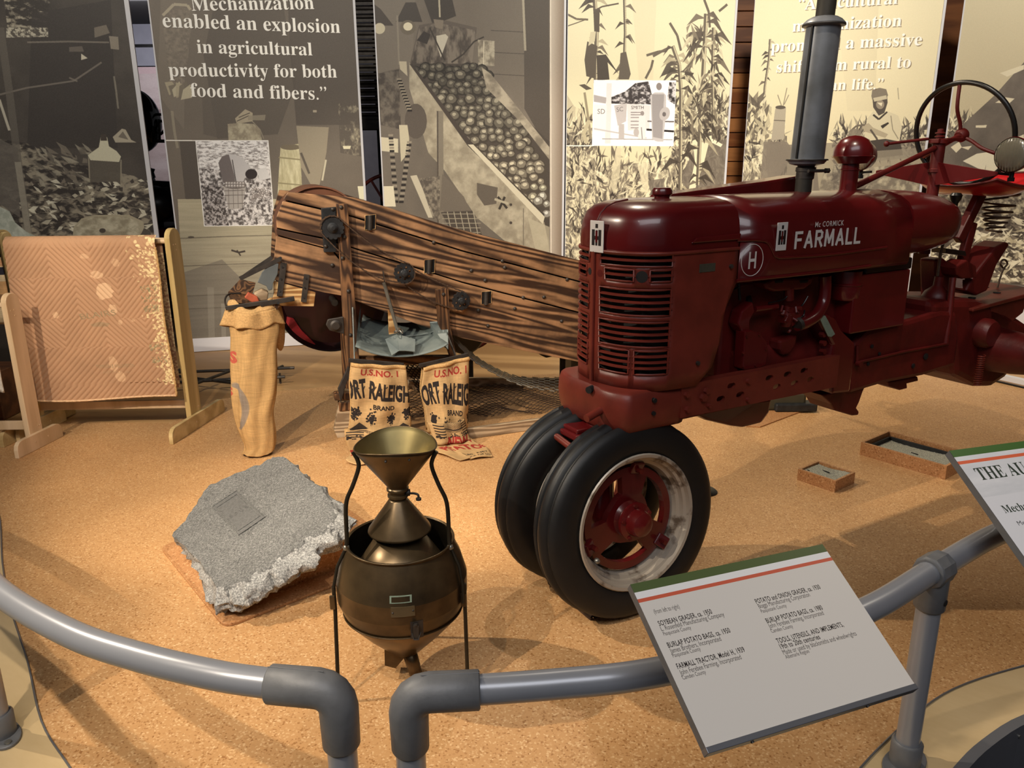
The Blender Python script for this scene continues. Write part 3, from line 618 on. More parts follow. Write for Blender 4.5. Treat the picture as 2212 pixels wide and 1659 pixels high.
    for x0, y0, x1, y1 in ((844, 290, 856, 440), (884, 305, 866, 440), (862, 170, 886, 240)):
        n = 22
        for i in range(n):
            t = i / n; x = x0 + (x1 - x0) * t; y = y0 + (y1 - y0) * t; c.poly([(x - 5, y), (x + 5, y), (x + 5, y + 4.5), (x - 5, y + 4.5)], (40, 35, 32) if i % 2 else (150, 141, 124))
    c.poly([(886, 380), (900, 378), (940, 470), (925, 470)], (196, 188, 166)); c.texture([(905, 385), (950, 380), (950, 475), (935, 472)], [(84, 77, 70), (150, 141, 124)], 14, 8, 3, .8)
    c.poly([(955, 375), (1002, 425), (1015, 455), (950, 455)], (112, 104, 93)); c.poly([(952, 458), (1020, 455), (1042, 510), (975, 500)], (78, 71, 64))
    for i in range(5): c.line([(966 + i * 14, 457), (976 + i * 14, 506)], 1.8, (170, 162, 142)); c.line([(955, 462 + i * 10), (1038, 462 + i * 10)], 1.8, (150, 142, 124))
    c.poly([(826, 402), (850, 402), (855, 446), (828, 446)], (222, 214, 188)); c.poly([(1140, 470), (1186, 490), (1186, 560), (1160, 560)], (186, 178, 154), .7)
    c.shade([(1187, -60), (1222, -60), (1222, 640), (1187, 640)], (196, 186, 172), (128, 112, 96), False); c.line([(1188, -60), (1190, 600)], 2, (224, 214, 198))  # curled edge: its rounding light and shade are painted into the print
    c.grain(10)
def corn(c, x0, y0, x1, y1, n, seed, dens=1.0):
    D = [(78, 70, 62), (120, 110, 96), (96, 87, 77), (226, 217, 182), (240, 232, 200), (168, 158, 134), (56, 49, 44)]
    c.texture([(x0, y0 + (y1 - y0) * .15), (x1, y0 + (y1 - y0) * .1), (x1, y1), (x0, y1)], [(112, 103, 91), (226, 217, 184)], (y1 - y0) / 9, (x1 - x0) / 6, 3.2, .9, .5)
    leaves(c, int(n * .6), (x0, y0, x1, y1), 34, 5, D, (1.1, 2.2), .85, seed); leaves(c, int(n * .5), (x0, y0 + 20, x1, y1), 22, 5, D, (0, 3.14), .8, seed + 1)
def stalk(c, pts, w, seed, n=14, spread=26):
    rs = np.random.RandomState(seed); c.line(pts, w, (104, 95, 82)); c.line([(x + w * .25, y) for x, y in pts], w * .35, (196, 186, 156))
    for i in range(n):
        t = rs.rand(); k = min(int(t * (len(pts) - 1)), len(pts) - 2); f = t * (len(pts) - 1) - k; x = pts[k][0] * (1 - f) + pts[k + 1][0] * f; y = pts[k][1] * (1 - f) + pts[k + 1][1] * f
        s = 1 if rs.rand() > .5 else -1; L = spread * (.5 + rs.rand()); col = [(70, 62, 54), (110, 100, 86), (180, 170, 142), (88, 79, 69)][rs.randint(4)]
        c.poly([(x, y), (x + s * L * .5, y - L * .25), (x + s * L, y + L * (.3 + rs.rand() * .6)), (x + s * L * .4, y + 2)], col, .9)
def paint4(c):
    c.shade([(1210, -60), (1600, -60), (1590, 420), (1205, 420)], (232, 224, 190), (222, 212, 176)); c.shade([(1360, -60), (1420, -60), (1410, 180), (1380, 180)], (212, 203, 172), (206, 196, 164), True, .35)
    c.poly([(1215, 190), (1240, 230), (1262, 240), (1280, 300), (1215, 320)], (170, 160, 136), .5)
    corn(c, 1206, 235, 1290, 620, 380, 11); corn(c, 1285, 315, 1450, 620, 520, 13); corn(c, 1450, 190, 1575, 440, 520, 17)
    c.poly([(1560, 190), (1600, 150), (1590, 230)], (232, 224, 190), .7)
    c.poly([(1500, 320), (1570, 300), (1566, 420), (1480, 424), (1470, 380)], (116, 107, 96), .85); c.poly([(1398, 390), (1436, 385), (1430, 412), (1404, 412)], (116, 107, 96), .8)
    c.poly([(1494, 295), (1508, 292), (1530, 310), (1520, 350), (1500, 410), (1486, 412), (1500, 350)], (232, 224, 190)); c.poly([(1516, 298), (1532, 296), (1560, 312), (1556, 318)], (240, 232, 202)); c.poly([(1376, 355), (1400, 350), (1400, 415), (1390, 415)], (226, 217, 184), .8); c.poly([(1330, 320), (1342, 320), (1338, 380), (1326, 420), (1318, 400)], (212, 203, 172), .8)
    # tall stalks
    stalk(c, [(1283, -10), (1288, 60), (1286, 180)], 9, 5, 16, 24); c.poly([(1268, 90), (1290, 100), (1284, 170), (1266, 165), (1262, 130)], (92, 83, 72)); c.poly([(1288, 120), (1308, 118), (1336, 160), (1312, 135), (1316, 172), (1290, 174)], (76, 68, 60)); c.poly([(1275, 70), (1287, 68), (1284, 90), (1270, 100)], (206, 197, 166))
    c.poly([(1281, 20), (1295, 20), (1294, 70), (1283, 68)], (86, 77, 66))
    stalk(c, [(1348, -10), (1350, 70), (1346, 172)], 6, 6, 14, 18); c.poly([(1340, 115), (1352, 112), (1362, 160), (1358, 172), (1336, 172)], (98, 89, 78)); c.line([(1226, 32), (1245, 42), (1270, 43)], 4, (110, 100, 84)); c.line([(1222, 58), (1240, 52), (1262, 44)], 2, (110, 100, 84)); c.line([(1336, 8), (1300, 15), (1282, 25)], 3, (92, 83, 72)); c.poly([(1250, 184), (1262, 182), (1278, 192), (1266, 195)], (92, 83, 72)); c.line([(1262, 200), (1268, 240), (1276, 300)], 5, (150, 140, 116)); c.line([(1272, 260), (1260, 290), (1268, 310)], 8, (190, 180, 150))
    for k, (a, b) in enumerate((((1394, 170), (1410, 130)), ((1410, 122), (1448, 102)), ((1396, 120), (1440, 110)), ((1446, 50), (1470, 110)), ((1520, 0), (1532, 60)), ((1552, 25), (1570, 10)))): c.line([a, ((a[0] + b[0]) / 2 + 4, (a[1] + b[1]) / 2 - 3), b], 5, (104, 95, 82))
    stalk(c, [(1452, 100), (1466, 140), (1470, 200), (1468, 420)], 8, 8, 26, 30); stalk(c, [(1524, 30), (1520, 120), (1512, 260), (1506, 400)], 9, 9, 34, 32); stalk(c, [(1540, 60), (1538, 160), (1540, 300)], 7, 10, 26, 28); c.poly([(1490, 70), (1522, 68), (1516, 80), (1484, 80)], (92, 83, 72))
    leaves(c, 120, (1480, 60, 1556, 300), 34, 7, [(92, 83, 72), (206, 197, 166), (130, 120, 102), (70, 62, 54)], (.7, 2.4), .85, 31); c.poly([(1478, 155), (1498, 158), (1494, 165), (1478, 162)], (80, 71, 62))
    c.line([(1205, 315), (1282, 315)], 2.2, (246, 243, 232))
    # bright inset photograph: fence, man in overalls, small child
    c.poly([(1282, 173), (1460, 174), (1454, 316), (1278, 315)], (252, 251, 250)); c.texture([(1320, 210), (1350, 198), (1372, 180), (1400, 176), (1412, 220), (1412, 226), (1320, 224)], [(60, 54, 54), (206, 202, 202)], 10, 14, 4, 1, .56); c.texture([(1445, 178), (1459, 178), (1457, 226), (1440, 215)], [(50, 44, 44), (220, 216, 216)], 8, 3, 4)
    c.poly([(1282, 205), (1310, 211), (1308, 224), (1282, 220)], (176, 170, 170)); c.poly([(1310, 180), (1321, 180), (1318, 310), (1306, 310)], (226, 223, 222)); c.poly([(1282, 226), (1310, 228), (1308, 285), (1282, 283)], (240, 238, 237)); c.poly([(1326, 228), (1354, 223), (1352, 262), (1334, 272)], (196, 190, 189)); c.text('SD', (1290, 246), (1306, 246), (120, 114, 114)); c.text('SC', (1332, 242), (1346, 240), (120, 114, 114))
    c.poly([(1354, 224), (1404, 228), (1402, 280), (1356, 282)], (224, 220, 219)); c.text('SMITH', (1363, 236), (1390, 236), (96, 90, 90)); [c.line([(1362, y), (1384, y)], 2, (150, 144, 144)) for y in (243, 248, 254, 262, 270, 276)]
    c.line([(1398, 262), (1455, 263)], 3, (120, 114, 114)); c.line([(1396, 280), (1455, 284)], 4, (40, 34, 34)); c.line([(1282, 278), (1396, 298)], 3, (196, 192, 192)); c.line([(1300, 300), (1452, 302)], 2, (170, 166, 166)); c.line([(1342, 268), (1342, 300)], 12, (190, 184, 182))
    c.poly([(1404, 206), (1414, 200), (1432, 200), (1438, 206), (1438, 240), (1432, 306), (1420, 306), (1416, 305), (1408, 300), (1406, 240)], (196, 192, 192)); c.poly([(1408, 204), (1434, 204), (1432, 240), (1430, 300), (1410, 296), (1408, 240)], (158, 153, 153)); c.blob(1423, 187, 6, 8, (140, 132, 130)); c.blob(1435, 246, 11, 15, (190, 185, 184), 1, .3); c.blob(1434, 247, 4, 5, (110, 104, 104))
    c.poly([(1380, 250), (1394, 250), (1394, 300), (1378, 300)], (228, 226, 226)); c.blob(1387, 245, 4, 5, (150, 142, 140)); c.blob(1374, 286, 6, 9, (186, 180, 178)); c.line([(1385, 275), (1387, 300)], 2, (150, 146, 146))
    c.grain(8)
def paint5(c):
    c.shade([(1600, -60), (2060, -60), (2010, 420), (1590, 420)], (232, 222, 186), (226, 214, 176)); c.shade([(1800, -60), (1900, -60), (1890, 240), (1830, 240)], (226, 216, 182), (206, 194, 160), False, .4)
    corn(c, 1600, 255, 1700, 640, 420, 21); c.poly([(1655, 310), (1760, 315), (1770, 420), (1660, 420)], (124, 115, 102), .8)
    corn(c, 1800, 262, 1880, 420, 260, 22); corn(c, 1860, 262, 2010, 340, 420, 23); c.shade([(1760, 310), (2010, 300), (2008, 640), (1750, 640)], (110, 101, 90), (128, 119, 106), True, .55); c.texture([(1780, 370), (2010, 350), (2004, 640), (1700, 640)], [(104, 96, 86), (206, 197, 168)], 22, 22, 3, .6, .6)
    for x, s in ((1655, 3), (1648, 4)): stalk(c, [(1664, 85), (1661, 130), (1652, 190), (1650, 240)], 5, s, 8, 12)
    leaves(c, 80, (1605, 210, 1665, 300), 30, 9, [(190, 180, 150), (92, 83, 72), (226, 217, 184), (130, 120, 102)], (.8, 2.3), .85, 41)
    # smoke stack in the print
    c.poly([(1676, 232), (1698, 232), (1694, 300), (1666, 304), (1674, 240)], (176, 166, 146)); c.blob(1686, 232, 11, 4, (92, 83, 72)); c.line([(1672, 260), (1696, 261)], 2, (110, 100, 88)); c.poly([(1650, 306), (1700, 306), (1716, 330), (1660, 420), (1640, 420)], (132, 122, 108), .9)
    for a in ((1692, 228, 1700, 190), (1688, 228, 1680, 205), (1694, 226, 1704, 205)): c.line([(a[0], a[1]), (a[2], a[3])], 2, (150, 140, 118))
    # man on the tractor
    c.poly([(1872, 258), (1886, 240), (1898, 246), (1916, 240), (1940, 250), (1948, 275), (1942, 308), (1912, 314), (1866, 300)], (214, 204, 172)); c.poly([(1884, 208), (1916, 205), (1917, 222), (1910, 244), (1898, 250), (1886, 232)], (84, 75, 66)); c.blob(1901, 226, 9, 10, (150, 138, 118)); c.poly([(1894, 222), (1906, 222), (1904, 230)], (226, 216, 186)); c.poly([(1882, 208), (1884, 194), (1900, 190), (1914, 193), (1918, 206), (1914, 214), (1884, 216)], (128, 118, 102)); c.poly([(1886, 212), (1914, 206), (1916, 214), (1888, 220)], (196, 186, 158)); c.line([(1886, 248), (1898, 258), (1916, 242)], 4, (66, 58, 50)); c.poly([(1902, 272), (1918, 264), (1920, 267), (1906, 278)], (60, 52, 46))
    c.poly([(1862, 272), (1876, 266), (1886, 276), (1918, 290), (1912, 298), (1880, 288), (1866, 284)], (176, 164, 138)); c.line([(1836, 284), (1850, 272), (1868, 270)], 4, (110, 100, 86)); c.line([(1880, 280), (1894, 300), (1896, 312)], 4, (90, 81, 70)); c.blob(1846, 288, 14, 10, (132, 122, 106), .9); c.poly([(1870, 305), (1912, 300), (1944, 306), (1950, 335), (1860, 345)], (72, 64, 56)); c.line([(1924, 250), (1928, 280), (1940, 300)], 2, (150, 140, 118)); c.line([(1939, 190), (1941, 215)], 2, (170, 160, 134))
    c.poly([(1840, 330), (2000, 318), (2004, 338), (1850, 352)], (150, 141, 122), .8)
    sh = ((3, -3), (110, 92, 70), .75)
    c.text('\u201cAgricultural', (1724, 22), (1938, 9), WHITE, True, None, 0, sh); c.text('mechanization', (1711, 69), (1946, 57), WHITE, True, None, 0, sh)
    c.text('promised a massive', (1665, 113), (1990, 98), WHITE, True, None, 0, sh); c.text('shift from rural to', (1677, 157), (1966, 146), WHITE, True, None, 0, sh); c.text('urban life.\u201d', (1740, 196), (1906, 193), WHITE, True, None, 0, sh)
    c.grain(8)
def paint6(c):
    c.shade([(2050, -60), (2600, -60), (2600, 320), (2030, 320)], (206, 196, 166), (196, 184, 152)); corn(c, 2030, 250, 2110, 330, 260, 51)
    c.poly([(2300, 60), (2212, 135), (2150, 205), (2030, 315), (2040, 640), (2600, 700), (2600, -60)], (104, 96, 87)); c.texture([(2300, 60), (2212, 135), (2150, 205), (2030, 315), (2040, 640), (2600, 700), (2600, -60)], [(92, 85, 77), (122, 113, 102)], 10, 10, 2, .8)
    for p in ([(2150, 222), (2170, 210), (2192, 213), (2180, 224)], [(2108, 271), (2132, 270), (2130, 276), (2108, 276)], [(2054, 318), (2072, 306), (2078, 318), (2066, 330)], [(2076, 318), (2100, 315), (2092, 324)], [(2160, 158), (2212, 140), (2212, 150), (2176, 166)], [(2190, 300), (2212, 290), (2212, 310)]): c.poly(p, (222, 213, 184))
    c.poly([(2080, 348), (2110, 332), (2150, 326), (2212, 330), (2300, 345), (2300, 372), (2130, 372)], (226, 220, 194)); c.texture([(2020, 380), (2300, 380), (2300, 620), (2010, 600)], [(74, 66, 58), (196, 187, 158)], 26, 22, 3.5, 1, .52); leaves(c, 380, (2010, 470, 2230, 600), 30, 8, [(228, 220, 190), (190, 180, 150), (74, 66, 58), (120, 110, 96), (240, 234, 206)], (-.9, 1.2), .9, 61); leaves(c, 60, (2010, 380, 2230, 460), 50, 6, [(150, 142, 124), (90, 82, 72)], (.9, 2.0), .6, 63)
    c.poly([(2000, 600), (2100, 612), (2212, 618), (2500, 640), (2500, 900), (1980, 900)], (226, 224, 226)); c.grain(8)
b1, f1 = banner('dark printed banner with a glass jug and pale sacks, behind the quilt', (-4.35, 5.97, 0), 14, 1.59, paint1, INK, seed=1)
b2, f2 = banner('brown printed banner lettered Mechanization enabled an explosion, behind the first sack', (-2.668, 6.375, 0), 15, 1.502, paint2, MID, zw=.115, seed=2)
b3, f3 = banner('printed banner of a man above a chute of potatoes', (-1.07, 6.79, 0), 9, 1.545, paint3, MID, seed=3)
b4, f4 = banner('cream printed banner of corn stalks with a bright inset photograph', (.478, 7.02, 0), 3, 1.395, paint4, CR, seed=4)
b5, f5 = banner('cream printed banner lettered Agricultural mechanization, behind the exhaust stack', (2.02, 7.07, 0), -20, 1.404, paint5, CR, seed=5)
b6, f6 = banner('printed banner of a dark beam over corn litter, behind the steering wheel', (3.45, 6.52, 0), -35, 1.6, paint6, CR, seed=6)
# ------------------------------------------------------------------ the tractor (s back along it, y away from the visitors)
T = Frame((0.245, 2.547, 0), 30)
tr = fthing('tractor', 'dark red row-crop tractor with a tall grey exhaust stack and slatted nose', 'tractor', T)
RED, RD = M['red'], M['red_dull']
def P3(x, y, off=0.0): return Vector(T.at(x, y, off))
SH = .03
# nose: outline of the radiator shell seen from above, crease first
half = [(0, 0), (.008, .05), (.022, .105), (.05, .15), (.09, .185), (.15, .205), (.25, .212), (.42, .212)]
hp = bez([(s + SH, y, 0) for s, y in half], 8); hp = np.array([(p[0], p[1]) for p in hp])
arc = np.concatenate([[0], np.cumsum(np.hypot(*np.diff(hp, axis=0).T))]); LT = arc[-1]
def out(t, side, d=0.0):
    """point on the nose outline at arc length t, pushed out by d; side -1 near, +1 far"""
    t = min(max(t, 0), LT); s = np.interp(t, arc, hp[:, 0]); y = np.interp(t, arc, hp[:, 1])
    e = .004; ds = np.interp(t + e, arc, hp[:, 0]) - np.interp(t - e, arc, hp[:, 0]); dy = np.interp(t + e, arc, hp[:, 1]) - np.interp(t - e, arc, hp[:, 1]); n = math.hypot(ds, dy) or 1
    return s - dy / n * d, side * (y + ds / n * d)
TE = .275  # slots end here
groups_ = [(1.203, 1.239, [(.03, TE)], 2), (1.156, 1.192, [(.05, .155), (.205, TE)], 2), (1.048, 1.130, [(.03, TE)], 4), (.946, 1.026, [(.03, TE)], 4), (.856, .934, [(.032, .148), (.165, TE)], 4)]
for side in (-1, 1):
    zs = sorted({.80, 1.245} | {z for g in groups_ for z in g[:2]})
    tcuts = sorted({0, .03, .032, .05, .148, .155, .165, .205, TE} | {round(LT * k / 26, 4) for k in range(27)})
    mb = MB()
    for za, zb in zip(zs[:-1], zs[1:]):
        zc = (za + zb) / 2
        for ta, tb in zip(tcuts[:-1], tcuts[1:]):
            tc = (ta + tb) / 2
            if any(g[0] < zc < g[1] and any(a < tc < b for a, b in g[2]) for g in groups_): continue
            sA, yA = out(ta, side); sB, yB = out(tb, side)
            # engine bay cut-out at the rear edge
            lim = lambda z: np.interp(z, [.80, .83, .88, .95, 1.03, 1.09, 1.12, 1.14], [.30, .345, .385, .395, .405, .42, .455, .5])
            cuts = [(min(sA, lim(za)), min(sB, lim(za))), (min(sA, lim(zb)), min(sB, lim(zb)))]
            if cuts[0][0] >= cuts[0][1] - 1e-5 and cuts[1][0] >= cuts[1][1] - 1e-5: continue
            n0 = len(mb.v); mb.add([(cuts[0][0], yA, za), (cuts[0][1], yB, za), (cuts[1][1], yB, zb), (cuts[1][0], yA, zb)], [(0, 1, 2, 3)])
    sh = mb.build('radiator_shell', M['red_worn'], tr, smooth=180, solid=.005, weld=.0004)
    for za, zb, spans, n in groups_:
        pitch = (zb - za) / n
        for a, b in spans:
            for k in range(1, n):
                z = za + k * pitch; ts = np.linspace(a - .006, b + .006, 14)
                rr = []
                for t in ts:
                    o1 = out(t, side, .006); o0 = out(t, side, -.004); h = .0048
                    rr.append([(o0[0], o0[1], z - h), (o1[0], o1[1], z - h * .5), (o1[0], o1[1], z + h * .5), (o0[0], o0[1], z + h)])
                MB().rings(rr).build('slat', M['red_worn'], tr, smooth=50)
            # rolled lips round the opening
            lp = [(*out(t, side, .003), za) for t in np.linspace(a, b, 12)] + [(*out(t, side, .003), zb) for t in np.linspace(b, a, 12)]
            MB().tube(lp, .0035, 6, closed=True).build('slot_lip', M['red_worn'], sh, smooth=60)
    c_ = out(.18, side, .003); n_ = out(.18, side, -.02)
    MB().cyl((c_[0], c_[1], 1.172), (n_[0], n_[1], 1.172), .0185, n=20).build('hole_plug', M['void'], sh, smooth=40)  # dark plug on the shell, coloured as the shade inside a hole
    c_ = out(.028, side, .003); n_ = out(.028, side, -.02)
    MB().cyl((c_[0], c_[1], 1.172), (n_[0], n_[1], 1.172), .012, n=16).build('hole_plug', M['red_dull'] if side < 0 else M['void'], sh, smooth=40)
b = MB(); b.beam((SH - .002, 0, .80), (SH - .002, 0, 1.245), .014, .014); b.build('nose_crease', M['red_worn'], tr, bevel=.004)
b = MB(); b.tube([(*out(t, sd, .003), 1.243) for sd, tt in ((1, np.linspace(LT, 0, 30)), (-1, np.linspace(0, LT, 30))) for t in tt], .006, 8); b.build('shell_band', M['red_worn'], tr, smooth=60)
b = MB(); b.box((.10, -.165, .80), (.27, .165, 1.24)); b.build('radiator_core', M['void'], tr)
# rounded cap of the nose
def nose_ring(k, z, back=.45, lo=None):
    ring = [(*out(t, -1), z) for t in np.linspace(LT, 0, 26)] + [(*out(t, 1), z) for t in np.linspace(.002, LT, 26)]
    return [(back - (back - s) * k[0] if s < back else s, y * k[1], z) for s, y, z in ring]
lv = [((1, 1), 1.247), ((1.004, 1.01), 1.262), ((1.0, 1.01), 1.30), ((.985, .985), 1.335), ((.955, .94), 1.360), ((.90, .86), 1.379), ((.82, .72), 1.391), ((.70, .50), 1.398), ((.5, .2), 1.400)]
MB().rings([nose_ring(k, z) for k, z in lv], closed=True, caps=True).build('nose_cap', RED, tr, smooth=70)
MB().tube([(.452 - (.452 - (SH)) * k[0], 0, z + .001) for k, z in lv[:8]], .0028, 6).build('cap_seam', RD, tr, smooth=60)
b = MB(); b.prism([(.24, 1.272), (.45, 1.272), (.45, 1.292), (.26, 1.288)], -.216, -.222); b.build('side_rib', RED, tr, bevel=.003)
MB().lathe([(.0, 1.435), (.028, 1.433), (.034, 1.425), (.034, 1.412), (.026, 1.405), (.024, 1.385)], (.30, .0, 0), n=24).build('radiator_cap', RED, tr, smooth=40)
# hood with its bulged upper half
def hsec(s, k=1.0, z0=1.128, zt=1.402, w=.214):
    pr_ = [(0, zt), (.25, zt - .004), (.50, zt - .014), (.72, zt - .032), (.88, zt - .060), (.965, zt - .098), (1.0, zt - .14), (1.0, (z0 + zt) / 2 + .0), (1.0, z0 + .012), (.97, z0)]
    return [(s, -w * a, z) for a, z in reversed(pr_)] + [(s, w * a, z) for a, z in pr_[1:]]
hs = [hsec(s) for s in (.456, .60, .80, 1.0, 1.2, 1.36)]
MB().rings(hs, closed=False, caps=False).build('hood', RED, tr, smooth=60, solid=.004)
def tsec(s, w, zt, z0):
    n = 28; r = []
    for k in range(n):
        a = 2 * math.pi * k / n; cx, cz = math.cos(a), math.sin(a); p = 2.8
        f = (abs(cx) ** p + abs(cz) ** p) ** (-1 / p); r.append((s, w * cx * f, (zt + z0) / 2 + (zt - z0) / 2 * cz * f))
    return r
tk = [(1.364, .214, 1.402, 1.135), (1.45, .214, 1.400, 1.135), (1.56, .210, 1.394, 1.140), (1.66, .198, 1.380, 1.150), (1.73, .178, 1.362, 1.166), (1.78, .15, 1.338, 1.190), (1.815, .10, 1.305, 1.215), (1.825, .05, 1.28, 1.24)]
MB().rings([tsec(*t) for t in tk]).build('fuel_tank', RED, tr, smooth=70)
rib = [P3(1592, 519, -.216), P3(1640, 519, -.217), P3(1658, 524, -.217), P3(1668, 540, -.217), P3(1676, 554, -.217), P3(1700, 556, -.217), P3(1800, 549, -.217), P3(1915, 534, -.217)]
MB().tube(bez(rib, 6), .005, 8).build('hood_crease', RED, tr, smooth=60)
MB().tube([P3(1590, 607, -.216), P3(1700, 596, -.216), P3(1820, 583, -.216), P3(1880, 574, -.216)], .006, 8).build('hood_edge_bead', RED, tr, smooth=60)
# raised far side panel of the hood
b = MB(); b.prism([(.40, 1.385), (1.16, 1.385), (1.135, 1.452), (1.09, 1.458), (.9, 1.440), (.42, 1.404)], .10, .20); b.build('hood_ridge', RED, tr, bevel=.008)
# writing on the hood
R90 = lambda p, rz=0: Matrix.Translation(p) @ Matrix.Rotation(math.radians(rz), 4, 'Y') @ Matrix.Rotation(math.radians(90), 4, 'X')
fA, fB = P3(1718, 528, -.216), P3(1856, 520, -.216); block_word('FARMALL', M['ink_white'], tr, fA.x, fB.x, -.2162, 1.229, .050, .0098)
text_mesh('lettering', 'M\u1d9c CORMICK'.replace('\u1d9c', 'c'), M['ink_white'], tr, R90(P3(1792, 483, -.2165), 0), .026, .001, .86, .008, 'small white letters reading McCORMICK', 1.15)
b = MB(); b.prism([(a, c) for a, c in circ((P3(1625, 562, 0).x * 0 + P3(1625, 562, -.217)[0], P3(1625, 562, -.217)[2]), .0, 3)], 0, 0.001) if False else None
cH = P3(1625, 562, -.2165)
MB().tube([(cH.x + .050 * math.cos(t), -.2165, cH.z + .052 * math.sin(t)) for t in np.linspace(0, 2 * math.pi, 40, endpoint=False)], .0013, 6, closed=True).build('badge_ring', M['ink_white'], tr)
text_mesh('lettering', 'H', M['ink_white'], tr, R90(cH, 0), .078, .001, .72, .02, 'white letter H in an oval ring')
def badge(c, rot, w, h, name='badge'):
    """white plate with a black letter I standing in a letter H"""
    m4 = Matrix.Translation(c) @ rot
    pl = MB(); pl.box((-w / 2, -h / 2, 0), (w / 2, h / 2, .003)); o = pl.build(name, M['ink_white'], tr, bevel=.003); me = o.data; me.transform(m4)
    k = MB(); q = .0036
    for x0, x1, y0, y1 in ((-.34, -.14, -.28, .22), (.14, .34, -.28, .22), (-.2, .2, -.10, .02), (-.07, .07, -.28, .20), (-.09, .09, .27, .40)):
        k.box((x0 * w, y0 * h, .003), (x1 * w, y1 * h, q + .0004 * abs(x0)))
    o2 = k.build('emblem', M['ink_black'], o); o2.data.transform(m4)
    k = MB(); k.box((-.07 * w, -.18 * h, .0036), (.07 * w, .18 * h, .0042)); o3 = k.build('emblem_bar', RED, o); o3.data.transform(m4)
    return o
badge(P3(1688, 511, -.2165), Matrix.Rotation(math.radians(90), 4, 'X'), .050, .094)
pN = P3(1284, 515, 0); pN.x = SH - .004
badge(Vector((SH - .004, -.016, 1.288)), Matrix.Rotation(math.radians(-82), 4, 'Z') @ Matrix.Rotation(math.radians(90), 4, 'X'), .062, .100, 'nose_badge')
b = MB(); b.box((P3(1511, 575, -.215).x, -.2165, 1.176), (P3(1545, 575, -.215).x, -.2145, 1.203)); b.build('data_plate', M['olive'], tr, bevel=.001)
for x, y in ((1578, 575), (1506, 784)):
    p = P3(x, y, -.215); MB().cyl(p, p + Vector((0, -.008, 0)), .007, n=12).build('bolt', M['iron'], tr, smooth=40)
# exhaust stack
ex = P3(1726, 450, 0); sx_ = .985
p = MB(); p.lathe([(.030, 1.33), (.030, 1.452)], (sx_, 0, 0), n=24); p.build('exhaust_pipe', M['exhaust'], tr, smooth=40)
LN = Vector((.028, 0, 0))  # the stack leans back a little
def st(prof, name, m, par=tr, x0=sx_, n=36):
    rings = []
    for r, z in prof: k = (z - 1.40); rings.append([(x0 + k * .05 + r * math.cos(2 * math.pi * i / n), r * math.sin(2 * math.pi * i / n), z) for i in range(n)])
    return MB().rings(rings, caps=True).build(name, m, par, smooth=35)
st([(.028, 1.445), (.033, 1.45), (.033, 1.475), (.036, 1.476), (.036, 1.49), (.031, 1.492), (.031, 1.505)], 'pipe_clamp', M['iron'])
b = MB(); b.cyl((.95, -.045, 1.478), (1.06, -.045, 1.478), .006, n=10); b.cyl((1.045, -.045, 1.478), (1.06, -.045, 1.478), .010, n=6); b.build('clamp_bolt', M['iron'], tr, smooth=40)
mf = st([(.040, 1.497), (.062, 1.503), (.070, 1.514), (.072, 1.520), (.060, 1.521), (.060, 1.973), (.072, 1.976), (.074, 1.984), (.060, 1.998), (.045, 2.006), (.035, 2.008)], 'muffler', M['muffler'])
MB().beam((sx_ - .061 + .006, -.004, 1.522), (sx_ - .061 + .028, -.004, 1.972), .007, .007).build('muffler_seam', M['black'], mf)
for z, x in ((1.517, .006), (1.979, .029)):
    MB().tube([(sx_ + x + .0725 * math.cos(t), .0725 * math.sin(t), z) for t in np.linspace(0, 2 * math.pi, 40, endpoint=False)], .003, 6, closed=True).build('muffler_lip', M['iron'], mf, smooth=60)
st([(.033, 2.005), (.033, 2.30)], 'exhaust_tailpipe', M['exhaust'])
# air intake with mushroom cap
ax = 1.24
MB().lathe([(.033, 1.34), (.033, 1.475), (.036, 1.477), (.036, 1.482), (.033, 1.484), (.033, 1.50)], (ax, 0, 0), n=24).build('intake_pipe', RED, tr, smooth=40)
MB().lathe([(.033, 1.497), (.055, 1.502), (.068, 1.518), (.080, 1.529), (.074, 1.531), (.074, 1.545), (.068, 1.568), (.052, 1.590), (.028, 1.603), (.0, 1.607)], (ax + .01, 0, 0), n=36).build('intake_cap', RED, tr, smooth=35)
# steering shaft, post, wheel
b = MB(); b.tube([(1.22, 0, 1.395), (1.94, 0, 1.612)], .011, 12); b.build('steering_shaft', RD, tr, smooth=60)
b = MB(); b.tube([(1.20, .05, 1.375), (1.80, .05, 1.548)], .008, 10); b.build('throttle_rod', RD, tr, smooth=60)
hub = Vector((1.951, 0, 1.615)); axv = Vector((math.cos(math.radians(17)), 0, math.sin(math.radians(17)))); e1 = Vector((0, 1, 0)); e2 = axv.cross(e1).normalized(); e2 = e2 if e2.z > 0 else -e2
sw = MB(); sw.tube([hub + .215 * (e1 * math.cos(t) + e2 * math.sin(t)) for t in np.linspace(0, 2 * math.pi, 64, endpoint=False)], .0105, 12, closed=True); sw = sw.build('steering_wheel', M['black'], tr, smooth=180)
for a in (88, 208, 332):
    a = math.radians(a); d = e1 * math.cos(a) + e2 * math.sin(a)
    pts = bez([hub - axv * .02, hub - axv * .015 + d * .05, hub - axv * .028 + d * .12, hub + d * .212], 6)
    MB().tube(pts, .0075, 10).build('spoke', RD, sw, smooth=60)
MB().lathe([(.0, -.035), (.02, -.033), (.028, -.02), (.028, .0), (.02, .012), (0, .014)], hub, axv, n=20).build('hub', RD, sw, smooth=40)
